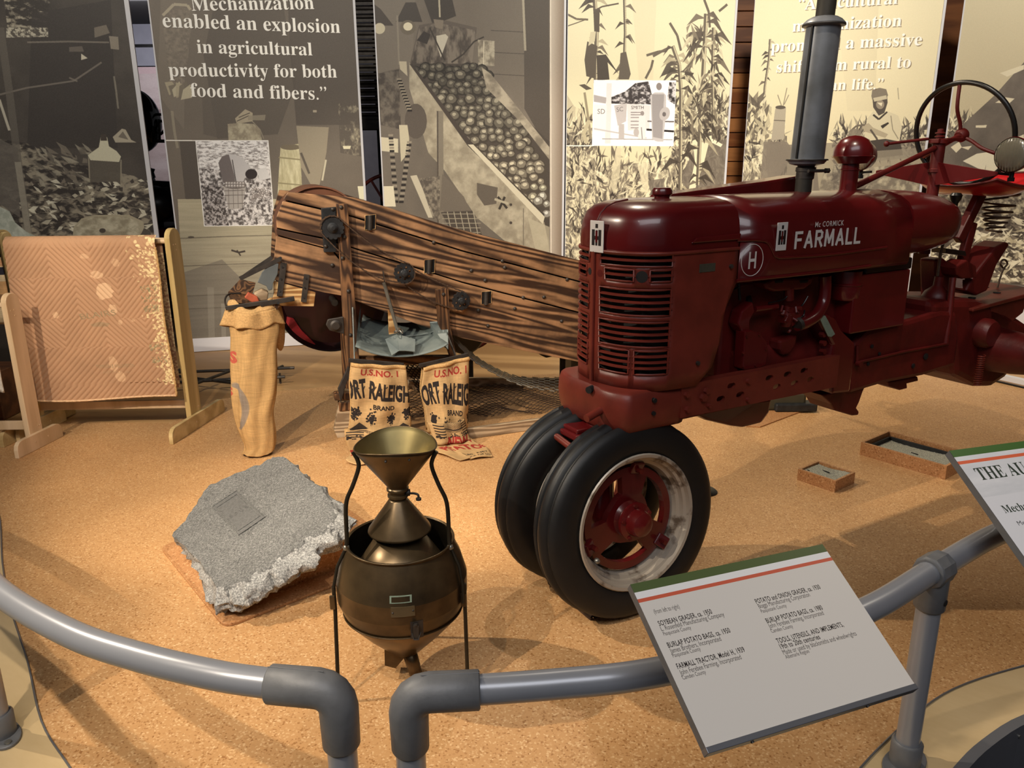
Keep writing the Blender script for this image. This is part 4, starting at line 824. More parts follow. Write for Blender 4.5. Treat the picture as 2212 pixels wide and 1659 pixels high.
MB().lathe([(.024, 1.12), (.024, 1.46), (.030, 1.462), (.030, 1.475), (.026, 1.478), (.026, 1.575), (.034, 1.578), (.034, 1.594), (.014, 1.598), (.014, 1.602), (.020, 1.603), (.020, 1.607), (.013, 1.61), (.013, 1.616), (.02, 1.617), (.02, 1.621), (.012, 1.624), (.012, 1.635), (.0, 1.637)], (1.79, 0, 0), n=24).build('steering_post', RD, tr, smooth=35)
b = MB(); b.prism([(1.75, 1.578), (1.95, 1.592), (1.95, 1.604), (1.75, 1.596)], -.022, .022); b.build('shaft_bracket', RD, tr, bevel=.003)
lv_ = MB(); a_ = P3(1915, 311, .10); b_ = P3(2005, 300, .02); lv_.tube([a_, b_], .006, 10); lv_ = lv_.build('throttle_lever', RD, tr, smooth=60); MB().ball(a_, .012).build('knob', RD, lv_, smooth=180)
# lamp bar and two headlamps
b = MB(); b.rings([[(1.772, y, z0), (1.772, y, z1), (1.778, y, z1), (1.778, y, z0)] for y, z0, z1 in ((.27, 1.452, 1.466), (.0, 1.405, 1.505), (-.27, 1.452, 1.466))], closed=True); b.build('lamp_bar', RED, tr, bevel=.0015)
for y, s_, up in ((-.315, 1.79, 1.53), (.36, 1.79, 1.53)):
    f = Vector((-1, 0, 0)); c = Vector((s_ - .02, y, up))
    hl = MB().lathe([(.0, .075), (.035, .07), (.058, .045), (.066, .012), (.068, 0), (.066, -.004)], c, -f, n=28).build('headlamp', RED, tr, smooth=40)
    ln = MB(); ln.lathe([(.0655, .002), (.062, -.006), (.045, -.014), (.02, -.018), (0, -.019)], c, -f, n=28); ln.build('lens', M['lens'], hl, smooth=60)
    for k in range(-5, 6):
        yy = k * .011; hh = math.sqrt(.062 ** 2 - yy ** 2); q = MB(); q.tube([c + Vector((-.008 - .010 * (1 - (yy * yy + z * z) / .0039), yy, z)) for z in np.linspace(-hh, hh, 7)], .0016, 5); q.build('lens_rib', M['lens'], hl, smooth=60)
    q = MB(); q.cyl((s_, y, up - .064), (s_, y, up - .095), .009, n=10); q.cyl((s_, y, up - .085), (s_, y, up - .10), .014, n=6); q.beam((s_, y, up - .074), (s_, 0 if abs(y) < .1 else y * .85, 1.46), .014, .01); q.build('lamp_bracket', M['black'], hl, smooth=40)
# seat on its coil spring
sc_ = Vector((2.16, .03, 1.375))
def seat_pt(u, v):
    a = (u - .5) * 2; bb = (v - .5) * 2; r = max(abs(a), abs(bb)); k = 1 / math.sqrt(1 + min(abs(a), abs(bb)) ** 2 / max(r, 1e-3) ** 2 * .55) if r > 0 else 1
    x, y = a * k, bb * k; rr = math.hypot(x, y)
    z = .045 * rr ** 4 - .02 + .012 * math.cos(y * 4) * (1 - rr) + (.05 * max(x, 0) ** 2)
    return (sc_.x + .21 * x, sc_.y + .225 * y, sc_.z + z)
seat = grid('seat_pan', 20, 20, seat_pt, M['red_seat'], tr, 180, .004)
b = MB(); b.tube([seat_pt(u, v) for u, v in [(k / 12, 0) for k in range(12)] + [(1, k / 12) for k in range(12)] + [(1 - k / 12, 1) for k in range(12)] + [(0, 1 - k / 12) for k in range(12)]], .006, 8, closed=True); b.build('seat_rim', M['red_dull'], seat, smooth=180)
b = MB(); b.lathe([(.0, 1.352), (.075, 1.352), (.082, 1.360), (.075, 1.368), (0, 1.37)], (2.25, -.03, 0), n=24); b.build('spring_plate', RD, tr, smooth=40)
pts = []
for k in range(120):
    t = k / 119; a = t * 2 * math.pi * 6; r = .072 - .042 * t; pts.append((2.25 + r * math.cos(a), -.03 + r * math.sin(a), 1.345 - .155 * t ** .75))
MB().tube(pts, .0048, 8).build('seat_spring', M['rust'], tr, smooth=180)
SA = lambda x, y: P3(x, y, -.02)
b = MB(); b.beam(SA(2120, 415), SA(2068, 520), .05, .035, (0, 1, 0)); b.build('seat_arm', RD, tr, bevel=.006)
b = MB(); b.beam(SA(2100, 480), SA(2075, 575), .05, .03, (0, 1, 0)); b.build('seat_damper', RD, tr, bevel=.006)
b = MB(); b.prism(T.sz([(2126, 532), (2150, 520), (2156, 526), (2128, 570), (2108, 625), (2085, 635), (2062, 625), (2080, 590)], -.02), -.075, .035); b.build('seat_support', RD, tr, bevel=.01)
b = MB(); b.prism(T.sz([(2030, 535), (2072, 541), (2074, 552), (2030, 546)], -.02), -.05, .02); b.build('pedal_link', M['black'], tr, bevel=.003)
b = MB(); b.prism(T.sz([(2045, 575), (2070, 560), (2090, 572), (2092, 598), (2060, 600), (2048, 592)], -.06), -.10, -.02); b.build('pedal', RD, tr, bevel=.006)
b = MB(); b.prism(T.sz([(2008, 560), (2025, 556), (2043, 570), (2042, 650), (2010, 655)], .0), -.03, .05); b.build('column_housing', RD, tr, bevel=.01)
# gear lever
g = MB(); g.tube([P3(2062, 440, -.05), P3(2048, 490, -.05), P3(2032, 545, -.05), P3(2025, 600, -.05)], .0065, 8); g = g.build('gear_lever', M['rust'], tr, smooth=60)
kp = P3(2065, 424, -.05); MB().lathe([(.0, .016), (.018, .014), (.026, .004), (.022, -.012), (.013, -.028), (.012, -.05), (.0, -.05)], kp, (0, 0, 1), n=18).build('knob', M['black'], g, smooth=40)
cb = P3(2022, 645, -.05); MB().lathe([(.06, -.01), (.06, .012), (.05, .032), (.028, .05), (.020, .058), (.018, .10), (.022, .10)], cb, n=20).build('lever_boot', M['red_dull'], tr, smooth=40)
b = MB(); b.tube([P3(2058, 600, -.12), P3(2050, 680, -.14), P3(2042, 742, -.15)], .014, 10); b.build('brake_rod', RD, tr, smooth=60)
# engine bay: block, manifold, carburettor, pipes
b = MB(); b.box((.50, -.105, .76), (1.12, .12, 1.11)); b.build('engine_block', M['red_dull'], tr, bevel=.015)
b = MB(); b.box((.52, -.09, 1.10), (1.15, .11, 1.20)); b.build('cylinder_head', M['red_dull'], tr, bevel=.01)
cr = MB(); cr.lathe([(.115, 0), (.115, .56)], (.56, -.03, .775), (1, 0, 0), n=28, caps=True); cr.build('crankcase', M['red_dull'], tr, smooth=40)
mn = MB(); mn.prism(T.sz([(1650, 612), (1668, 602), (1740, 600), (1757, 597), (1752, 612), (1735, 625), (1672, 630), (1655, 624)], -.16), -.165, -.10); mn = mn.build('manifold', M['red_dull'], tr, bevel=.008)
for x0 in (1674, 1728):
    b = MB(); b.prism(T.sz([(x0, 606), (x0 + 20, 604), (x0 + 17, 611), (x0 + 2, 612)], -.168), -.168, -.150); b.build('manifold_port', M['void'], mn, bevel=.003)
b = MB(); b.tube([P3(1704, 622, -.15), P3(1704, 648, -.15)], .018, 14); b.build('riser', M['red_dull'], tr, smooth=50)
cb = fr_ = MB(); 
rc_ = random.Random(9)
cb.lathe([(.0, 0), (.016, .002), (.022, .02), (.022, .045), (.012, .055), (.012, .075)], P3(1697, 706, -.16), n=16); cb.beam(P3(1688, 690, -.165), P3(1722, 676, -.165), .03, .025); cb.beam(P3(1705, 668, -.165), P3(1712, 700, -.165), .02, .03)
for i in range(9):
    p = P3(1682 + rc_.random() * 42, 660 + rc_.random() * 58, -.175); q = p + Vector((rc_.uniform(-.02, .02), rc_.uniform(-.02, 0), rc_.uniform(-.02, .02))); cb.cyl(p, q, rc_.uniform(.004, .009), n=8)
cb.build('carburettor', M['red_dull'], tr, smooth=40)
b = MB(); b.tube(bez([P3(1782, 595, -.16), P3(1782, 625, -.16), P3(1778, 655, -.165), P3(1762, 682, -.175), P3(1738, 698, -.18), P3(1722, 702, -.18)], 6), .0225, 16); ip = b.build('air_pipe', RED, tr, smooth=60)
p = P3(1722, 702, -.18); MB().cyl(p + Vector((-.003, 0, 0)), p + Vector((.012, 0, .004)), .025, n=18).build('hose_clip', M['iron'], ip, smooth=40)
b = MB(); b.tube([P3(1630, 668, -.15), P3(1678, 662, -.15)], .011, 12); b.build('governor_rod', RED, tr, smooth=60)
b = MB(); b.prism(T.sz([(1602, 797), (1607, 716), (1622, 713), (1640, 720), (1654, 738), (1658, 760), (1652, 788), (1640, 794), (1606, 799)], -.17), -.175, -.13); gc = b.build('governor_cover', RED, tr, bevel=.004)
for x, y in ((1612, 726), (1639, 723), (1654, 754), (1604, 762), (1631, 789), (1605, 792)): p = P3(x, y, -.175); MB().cyl(p, p + Vector((0, -.006, 0)), .0045, n=8).build('bolt', RD, gc, smooth=40)
b = MB(); b.prism(T.sz([(1590, 700), (1598, 672), (1622, 651), (1627, 672), (1616, 692), (1616, 718), (1600, 718)], -.15), -.16, -.11); b.build('fan_bracket', RED, tr, bevel=.006)
MB().lathe([(.03, 0), (.095, .004), (.10, .012), (.092, .022), (.10, .032), (.095, .04), (.03, .044)], P3(1578, 765, -.02), (1, 0, 0), n=28).build('fan_pulley', M['red_dull'], tr, smooth=40)
MB().lathe([(.0, 0), (.06, .0), (.062, .02), (.05, .03), (0, .03)], P3(1590, 660, -.06), (1, 0, 0), n=24).build('fan_hub', M['black'], tr, smooth=40)
b = MB(); b.tube(bez([P3(1597, 612, -.15), P3(1592, 622, -.15), P3(1575, 628, -.15)], 5), .004, 6); b.tube([P3(1596, 612, -.15), P3(1598, 648, -.15)], .005, 6); b.build('hose', M['black'], tr, smooth=60)
for i, pts in enumerate(([(1720, 690), (1735, 682), (1738, 670)], [(1705, 668), (1730, 662), (1745, 640)], [(1660, 655), (1690, 648), (1700, 640)])): MB().tube(bez([P3(x, y, -.16) for x, y in pts], 5), .003, 6).build('wire', M['black'], tr, smooth=60)
b = MB(); b.prism(T.sz([(1682, 735), (1700, 730), (1722, 722), (1718, 745), (1705, 765), (1690, 768), (1682, 755)], -.15), -.155, -.10); b.build('oil_filter_mount', RD, tr, bevel=.01)
# air cleaner bowl and battery box
ac = P3(1824, 640, -.13); MB().lathe([(.0, -.012), (.050, -.010), (.056, .0), (.058, .045), (.062, .048), (.062, .052), (.056, .056), (.056, .10), (.0, .10)], (ac.x, -.13, ac.z), n=28).build('air_cleaner', RED, tr, smooth=35)
b = MB(); b.box((P3(1850, 600, -.20).x + .02, -.185, .875), (P3(1975, 600, -.20).x - .005, .1, 1.10)); bb_ = b.build('battery_box', RED, tr, bevel=.006)
b = MB(); b.box((1.16, -.18, 1.10), (1.44, .1, 1.145)); b.build('battery', M['black'], tr, bevel=.006)
# side rails with oval slots
ro = T.sz([(1470, 834), (1660, 797), (1805, 771), (1822, 838), (1660, 862), (1470, 903)], -.2); 
ro = [(.245, .806), (1.03, .806), (1.03, .682), (.245, .692)]
slots = [(1578, 833), (1597, 852), (1555, 861), (1660, 816), (1699, 808), (1735, 800), (1676, 835), (1714, 827), (1749, 819)]
hs_ = []
for x, y in slots: q = P3(x, y, -.2); hs_.append([(q.x + .0135 * math.cos(t) + (.006 if math.cos(t) > 0 else -.006), q.z + .0105 * math.sin(t)) for t in np.linspace(0, 2 * math.pi, 18, endpoint=False)])
for y0, y1 in ((-.205, -.193), (.193, .205)): rl = holed(ro, hs_, y0, y1).build('side_rail', M['red_worn'], tr)
b = MB(); b.box((.245, -.196, .795), (1.03, -.165, .806)); b.box((.245, -.196, .682), (1.03, -.165, .693)); b.build('rail_flange', M['red_worn'], tr, bevel=.002)
for x, y, r in ((1518, 858, .016), (1482, 852, .012), (1484, 884, .013), (1615, 823, .010), (1614, 863, .009), (1525, 844, .013), (1530, 876, .008)): p = P3(x, y, -.205); MB().cyl(p, p + Vector((0, -.012, 0)), r, r * .85, 6 if r > .011 else 12).build('bolt', M['red_worn'], tr, smooth=30)
# front bolster casting
def bol(k, z, s0=-.012):
    r = []
    for t in np.linspace(-1, 1, 31):
        a = abs(t); yy = .205 * math.sin(min(a * 1.25, 1) * math.pi / 2) * np.sign(t); ss = s0 + .10 * max(0, a - .28) ** 1.3 / .72 if a < .8 else s0 + .10 * (.52 ** 1.3) / .72 + (a - .8) * 1.1
        r.append((ss, yy))
    r += [(.25, .205), (.25, -.205)]
    return [(.12 + (s - .12) * k if s < .24 else s, y * (k if k < 1 else 1), z) for s, y in r]
MB().rings([bol(.86, .662), bol(.93, .672), bol(.98, .70), bol(1.0, .74), bol(.99, .775), bol(.95, .798), bol(.90, .806)], closed=True).build('front_bolster', M['red_worn'], tr, smooth=50)
for x, y, r in ((1262, 846, .012), (1414, 865, .008), (1412, 893, .007)):
    p = P3(x, y, -.06 if x < 1300 else -.2075); d = Vector((-.01, -.004, 0)) if x < 1300 else Vector((0, -.004, 0)); p = Vector((-.013, -.05, p.z)) if x < 1300 else p; MB().cyl(p + d, p - d * 2, r, n=14).build('bolt_hole', M['void'], tr, smooth=40)
pb = MB(); pb.cyl((-.01, -.105, .735), (-.075, -.118, .722), .013, n=14); pb.build('crank_pin', M['red_worn'], tr, smooth=40)
# steering pivot and axle between the front wheels
b = MB(); b.box((-.075, -.06, .622), (.08, .06, .642)); b.box((-.06, -.045, .640), (.06, .045, .656)); b.build('pivot_plate', RED, tr, bevel=.006)
b = MB(); b.tube([(-.088, -.085, .600), (-.088, .085, .622)], .012, 12); ro_ = b.build('pivot_rod', M['red_worn'], tr, smooth=50)
b = MB(); b.cyl((-.088, -.085, .600), (-.088, -.115, .596), .007, n=10); b.cyl((-.088, -.088, .600), (-.088, -.098, .598), .014, n=6); b.cyl((-.088, .085, .622), (-.088, .10, .623), .017, n=16); b.build('rod_nut', M['steel'], ro_, smooth=40)
b = MB(); b.lathe([(.055, .66), (.05, .60), (.045, .5), (.05, .38), (.07, .34), (.06, .30)], (.06, -.02, 0), n=24, caps=True); b.build('steering_column', RED, tr, smooth=50)
b = MB(); b.tube([(.078, -.16, .345), (.078, .12, .345)], .032, 16); b.build('front_axle', RD, tr, smooth=50)
# two narrow front wheels
def make_wheel(side):
    wg = bpy.data.objects.new('front_wheel', None); COL.objects.link(wg); wg.parent = tr
    R = .352; wdt = .078
    prof = [(.222, -.052), (.232, -.064), (.26, -.074), (.295, -.0765), (.322, -.070), (.338, -.060), (.343, -.050), (.340, -.040), (.334, -.036), (.335, -.026), (.345, -.020), (.350, -.012), (.352, 0)]
    prof = prof + [(r, -h) for r, h in prof[-2::-1]]
    prof = [(r, h * .90) for r, h in prof]
    MB().lathe(prof, (0, 0, 0), (0, 1, 0), n=72).build('tyre', M['rubber'], wg, smooth=32)
    for h in (-.042, .042): MB().tube([(.336 * math.cos(t), h, .336 * math.sin(t)) for t in np.linspace(0, 2 * math.pi, 64, endpoint=False)], .0035, 6, closed=True).build('tread_rib', M['rubber'], wg, smooth=60)
    rp = [(.232, -.056), (.240, -.066), (.236, -.070), (.226, -.068), (.222, -.052), (.213, -.048), (.210, -.030), (.199, -.026), (.196, -.008), (.190, 0)]; rp = rp + [(r, -h) for r, h in rp[-2::-1]]
    rim = MB().lathe(rp, (0, 0, 0), (0, 1, 0), n=64).build('rim', M['rim'], wg, smooth=30)
    # cast disc with four windows
    wins = []
    for k in range(3):
        a0 = math.radians(20 + 120 * k); w_ = [];
        for t in np.linspace(-.70, .70, 12): w_.append((.156 * math.cos(a0 + t), .156 * math.sin(a0 + t)))
        for t in np.linspace(.60, -.60, 8): w_.append(((.084 + .018 * abs(t)) * math.cos(a0 + t), (.084 + .018 * abs(t)) * math.sin(a0 + t)))
        wins.append(w_)
    holed(circ((0, 0), .182, 56), wins, -.012, .014, lambda a, b, y: (a, side * y, b)).build('wheel_disc', RED, wg)
    MB().tube([(.176 * math.cos(t), -side * -.0 + side * -.012, .176 * math.sin(t)) for t in np.linspace(0, 2 * math.pi, 56, endpoint=False)], .009, 8, closed=True).build('disc_rim', RED, wg, smooth=60)
    hb = MB(); hb.lathe([(.085, -.01), (.075, .004), (.055, .022), (.05, .04), (.066, .044), (.066, .054), (.048, .058), (.046, .075), (.040, .092), (.024, .100), (.0, .102)], (0, 0, 0), (0, side, 0), n=28); hb = hb.build('hub', RED, wg, smooth=35)
    for k in range(5): a = 2 * math.pi * k / 5 + .4; MB().cyl((.058 * math.cos(a), side * .05, .058 * math.sin(a)), (.058 * math.cos(a), side * .062, .058 * math.sin(a)), .007, n=6).build('hub_bolt', RD, wg, smooth=30)
    for k in range(3):
        a = math.radians(80 + 120 * k); ca, sa = math.cos(a), math.sin(a); c = MB(); c.beam((.160 * ca, side * .01, .160 * sa), (.20 * ca, side * .03, .20 * sa), .045, .018, (0, 1, 0)); cl = c.build('rim_clamp', RED, wg, bevel=.004)
        MB().cyl((.172 * ca, side * .015, .172 * sa), (.172 * ca, side * .05, .172 * sa), .009, n=6).build('clamp_nut', RD, wg, smooth=30)
    MB().ball((.19 * math.cos(-2.6), side * .052, .19 * math.sin(-2.6)), .011, 8, 6).build('balance_weight', M['steel'], wg, smooth=60)
    return wg
w1 = make_wheel(-1); w1.location = (.078, -.148, .350); w1.rotation_euler = (math.radians(-4), 0, 0)
w2 = make_wheel(1); w2.location = (.078, .105, .350); w2.rotation_euler = (math.radians(4), .6, 0)
# oil pan, bell housing, transmission, rear axle
b = MB(); b.prism(T.sz([(1495, 893), (1520, 906), (1575, 919), (1600, 922), (1640, 912), (1656, 890), (1662, 858), (1500, 880)], -.11), -.125, .10); b.build('oil_pan', RED, tr, bevel=.02)
b = MB(); b.prism(T.sz([(1762, 688), (1782, 676), (1800, 688), (1812, 712), (1842, 740), (1836, 800), (1830, 846), (1790, 850), (1786, 775), (1792, 745)], -.17), -.185, .17); bh = b.build('bell_housing', RED, tr, bevel=.012)
b = MB(); pl_ = [P3(x, y, -.192) for x, y in ((1770, 684), (1784, 682), (1805, 722), (1797, 728), (1790, 727))]; b.prism([(p.x, p.z) for p in pl_], -.1905, -.186); b.build('number_plate', M['verdigris'], bh, bevel=.001)
for x, y in ((1772, 721), (1773, 740), (1773, 758)): p = P3(x, y, -.16); MB().cyl(p, p + Vector((0, -.02, 0)), .011, n=6).build('bolt', RD, bh, smooth=30)
b = MB(); b.prism(T.sz([(1838, 745), (1870, 712), (1960, 690), (2030, 670), (2064, 672), (2068, 730), (2060, 790), (1990, 812), (1900, 830), (1828, 852), (1828, 800)], -.14), -.15, .14); tq = b.build('torque_tube', M['red_dull'], tr, bevel=.02)
b = MB(); b.tube([P3(1848, 784, -.155), P3(1940, 762, -.155), P3(2048, 742, -.155)], .006, 8); b.build('brake_shaft', RD, tr, smooth=60)
b = MB(); b.tube([P3(1852, 746, -.16), P3(1851, 785, -.16)], .007, 8); p = P3(1851, 785, -.16); b.cyl(p, p + Vector((0, -.02, 0)), .012, n=8); b.build('clutch_link', RD, tr, smooth=50)
for x, y, r in ((1875, 786, .007), (1883, 748, .008), (1899, 764, .007), (1972, 790, .010), (1999, 770, .014), (1820, 784, .006)): p = P3(x, y, -.152); MB().cyl(p, p + Vector((0, -.004, 0)), r, n=12).build('bolt_hole', M['void'], tq, smooth=40)
b = MB(); b.prism(T.sz([(1770, 852), (1835, 838), (1868, 828), (1860, 845), (1852, 868), (1846, 880), (1852, 888), (1850, 896), (1838, 897), (1800, 886), (1792, 872)], -.12), -.13, .0); b.build('drawbar_foot', M['red_dull'], tr, bevel=.006)
b = MB(); b.prism(T.sz([(1914, 824), (1960, 816), (1978, 812), (1980, 822), (1955, 828), (1956, 838), (1940, 842), (1916, 834)], -.08), -.09, .0); b.build('drain_lug', M['red_dull'], tr, bevel=.005)
b = MB(); b.prism(T.sz([(1955, 640), (2060, 640), (2120, 660), (2165, 690), (2172, 740), (2120, 805), (2090, 824), (2060, 824), (2010, 800), (2005, 740), (1960, 730)], -.02), -.14, .17); b.build('differential_case', M['red_dull'], tr, bevel=.03)
b = MB(); b.lathe([(.105, 0), (.095, .12), (.082, .2), (.078, .62)], (2.18, -.13, .675), (0, -1, 0), n=28, caps=True); rax = b.build('rear_axle_housing', M['red_dull'], tr, smooth=40)
b = MB(); b.lathe([(.0, -.01), (.055, -.008), (.066, .012), (.066, .06)], (2.07, -.19, .765), (0, 1, 0), n=24); b.build('brake_cover', M['red_dull'], tr, smooth=40)
pts = [(2.0 + .015 * math.cos(a), -.20 + .015 * math.sin(a), .54 + .14 * k / 119) for k, a in enumerate(np.linspace(0, 2 * math.pi * 14, 120))]; MB().tube(pts, .0025, 6).build('brake_spring', M['red_worn'], tr, smooth=60)
b = MB(); b.prism([(1.95, .872), (2.52, .905), (2.54, .915), (2.50, .925), (1.95, .886)], -.16, .18); dp = b.build('platform_plate', M['red_worn'], tr, bevel=.004)
b = MB(); b.prism([(2.12, .875), (2.42, .895), (2.40, .82), (2.30, .78), (2.25, .72), (2.16, .72)], -.14, -.12); b.build('platform_bracket', M['red_worn'], tr, bevel=.004)
for s_, y_ in ((2.12, -.05), (2.22, .0), (2.30, -.06), (2.38, .04)): MB().cyl((s_, y_, .9 + (s_ - 2.1) * .05), (s_, y_, .904 + (s_ - 2.1) * .05), .016, n=14).build('plate_hole', M['void'], dp, smooth=40)
e = MB(); e.tube(bez([P3(2151, 633, 0), P3(2157, 612, 0), P3(2164, 590, 0), P3(2170, 578, 0), P3(2176, 570, 0), P3(2172, 562, 0), P3(2165, 562, 0), P3(2161, 570, 0), P3(2166, 578, 0)], 5), .0045, 8); e.build('hitch_pin', M['rust'], tr, smooth=60)
b = MB(); b.cyl((2.42, -.3, .66), (2.43, -.3, .80), .016, n=12); b.build('axle_stud', M['red_dull'], tr, smooth=40)
b = MB(); b.box((2.30, -.62, .30), (2.42, -.48, .58)); b.build('axle_end', M['red_dull'], tr, bevel=.015)
b = MB(); b.prism([(2.38, .26), (2.52, .26), (2.52, .66), (2.44, .70), (2.38, .60)], -.34, -.28); b.build('drawbar_drop', M['red_dull'], tr, bevel=.01)
# ------------------------------------------------------------------ potato grader (s along the box, y away from the visitors)
G = Frame((-0.95, 4.28, 0), 18)
gr = fthing('potato_grader', 'long tilted wooden potato grader with chains and galvanized chute', 'machine', G)
OW = M['oldwood']
def Q(x, y, off=0.0): return Vector(G.at(x, y, off))
def gp(pts, y0, y1, name, m, parent=gr, bevel=.003, **k):
    return MB().prism(G.sz(pts, y0), y0, y1).build(name, m, parent, bevel=bevel, **k)
# side boards: each runs the whole length, cut by the round end
boards = [
    [(622, 415), (770, 427), (1000, 498), (1290, 572), (1290, 617), (1000, 541), (760, 466), (612, 431)],
    [(611, 434), (760, 469), (1000, 544), (1290, 620), (1290, 684), (1000, 609), (790, 543), (700, 514), (598, 492), (597, 470)],
    [(597, 495), (700, 517), (790, 546), (1000, 612), (1290, 687), (1290, 790), (1000, 731), (905, 702), (745, 641), (748, 575), (720, 540), (598, 507)],
    [(597, 510), (718, 542), (745, 577), (745, 640), (700, 632), (590, 604), (592, 560)]]
for i, bpts in enumerate(boards):
    gp(bpts, .0 + (i % 2) * .002, .03, 'side_board', OW)
far = [[(612, 418), (770, 428), (1000, 500), (1290, 575), (1290, 790), (1000, 731), (745, 641), (590, 604), (597, 470)]]
b = MB(); b.prism([(s, z) for s, z in G.sz(far[0], 0)], .52, .55); b.build('far_side_board', OW, gr)
gp([(625, 425), (770, 432), (1000, 505), (1285, 580), (1285, 780), (1000, 722), (745, 634), (600, 600), (602, 480)], .031, .036, 'dark_backing', M['void'], bevel=0)  # dark sheet added behind the boards so their gaps read as shade
b = MB(); p, q = Q(770, 470), Q(1290, 640); b.beam(p + Vector((0, .28, -.04)), q + Vector((0, .28, -.04)), .5, .02); b.build('conveyor_bed', M['oldwood_z'], gr)
# round sheet-iron end behind the boards
cx, cz = (lambda a, b: ((a.x + b.x) / 2, (a.z + b.z) / 2))(Q(595, 490, .3), Q(792, 490, .3))
ds = MB(); c0 = Vector((-.04, .28, 1.12))
rr_ = .26
ds.rings([[(cx_ + R_ * math.cos(a), y, cz_ + R_ * math.sin(a)) for a in np.linspace(0, 2 * math.pi, 48, endpoint=False)] for cx_, cz_, R_, y in [(-.055, 1.155, .265, .035), (-.055, 1.155, .265, .515)]], caps=False)
M['tin'] = mat('brown_painted_tin', (120, 78, 56), .5, .1, .12, 6, .1)
dd = MB(); CE = Q(692, 497, .04); RR = (Q(597, 497, .04) - Q(787, 497, .04)).length / 2
dd.rings([[(CE.x + RR * k * math.cos(a), y, CE.z + RR * k * math.sin(a)) for a in np.linspace(0, 2 * math.pi, 56, endpoint=False)] for k, y in ((.0, .05), (.9, .05), (.955, .048), (.965, .034), (1.0, .034), (1.0, .046), (.985, .06), (.985, .50), (0, .50))], caps=False)
dd.build('drum_housing', M['tin'], gr, smooth=40)
# sprockets, chains
def sprocket(c, R, nt, holes, name='sprocket', hubr=.3):
    outl = []
    for k in range(nt * 4):
        a = 2 * math.pi * k / (nt * 4); r = R * (1.0, .97, .86, .97)[k % 4]; outl.append((r * math.cos(a), r * math.sin(a)))
    hl = [circ((R * .55 * math.cos(2 * math.pi * k / holes + .3), R * .55 * math.sin(2 * math.pi * k / holes + .3)), R * .12, 12) for k in range(holes)] if holes else []
    o = holed(outl, hl, -.008, .008, lambda a, b, y: (c.x + a, c.y + y, c.z + b)).build(name, M['iron_b'], gr)
    h = MB(); h.lathe([(R * .78, 0), (R * .78, -.004), (R * .72, -.006), (R * hubr * 1.6, -.006), (R * hubr * 1.5, -.012), (R * hubr, -.014), (R * hubr, -.03), (R * hubr * .5, -.032), (R * hubr * .5, -.045), (0, -.045)] if not holes else [(R * hubr * 1.3, -.006), (R * hubr, -.012), (R * hubr, -.028), (R * .14, -.03), (R * .14, -.045), (0, -.045)], c, (0, 1, 0), n=24)
    h.build('hub', M['iron_b'], o, smooth=35); return o
gp([(694, 450), (726, 447), (727, 545), (700, 545)], -.03, 0, 'bearing_block', M['iron_b'])
S1, S2, S3 = Q(718, 492, -.075), Q(873, 590, -.075), Q(996, 650, -.075)
R1, R2, R3 = .062, .058, .053
sprocket(S1, R1, 14, 0); sprocket(S2, R2, 14, 7); sprocket(S3, R3, 13, 6)
for c, r in ((S1, .018), (S2, .016), (S3, .016)): b = MB(); b.cyl(c, (c.x, .02, c.z), r, n=16); b.build('shaft', M['iron_b'], gr, smooth=40)
def chain(cA, rA, cB, rB, sagT, sagB, y, n1):
    pts = []
    for side, sag in ((1, sagT), (-1, sagB)):
        d = (cB - cA); L = math.hypot(d.x, d.z); u = np.array([d.x / L, d.z / L]); nn = np.array([-u[1], u[0]])
        if nn[1] < 0: nn = -nn
        a = np.array([cA.x, cA.z]) + nn * rA * side; b_ = np.array([cB.x, cB.z]) + nn * rB * side
        line_ = [a + (b_ - a) * t + np.array([0, -sag * 4 * t * (1 - t)]) for t in np.linspace(0, 1, 30)]
        if side == 1:
            pts += line_
            a0 = math.atan2(nn[1], nn[0]); pts += [np.array([cB.x + rB * math.cos(a0 - t), cB.z + rB * math.sin(a0 - t)]) for t in np.linspace(.2, math.pi - .2, 9)]
        else:
            pts += line_[::-1]
            a0 = math.atan2(-nn[1], -nn[0]); pts += [np.array([cA.x + rA * math.cos(a0 - t), cA.z + rA * math.sin(a0 - t)]) for t in np.linspace(.2, math.pi - .2, 9)]
    P = np.array(pts + [pts[0]]); s = np.concatenate([[0], np.cumsum(np.hypot(*np.diff(P, axis=0).T))]); tot = s[-1]; n = int(tot / .0235)
    me = None; first = None
    for k in range(n):
        s0, s1 = tot * k / n, tot * (k + 1) / n; a = np.array([np.interp(s0, s, P[:, 0]), np.interp(s0, s, P[:, 1])]); b_ = np.array([np.interp(s1, s, P[:, 0]), np.interp(s1, s, P[:, 1])])
        if me is None:
            L = tot / n; mb = MB()
            mb.box((0, -.017, -.0022), (L, -.0125, .0022)); mb.box((0, .0125, -.0022), (L, .017, .0022)); mb.box((0, -.017, -.003), (.004, .017, .003)); mb.tube([(L - .001, -.014, 0), (L - .001, .014, 0)], .0042, 6)
            first = mb.build('chain_link', M['rust'], gr); me = first.data; o = first
        else: o = bpy.data.objects.new('chain_link', me); COL.objects.link(o); o.parent = gr
        o.location = (a[0], y, a[1]); o.rotation_euler = (0, -math.atan2(b_[1] - a[1], b_[0] - a[0]), 0)
chain(S1, R1 + .001, S2, R2 + .001, .030, .050, S1.y, 1); chain(S2, R2 * .8, S3, R3 + .001, .014, .026, S2.y + .022, 1)
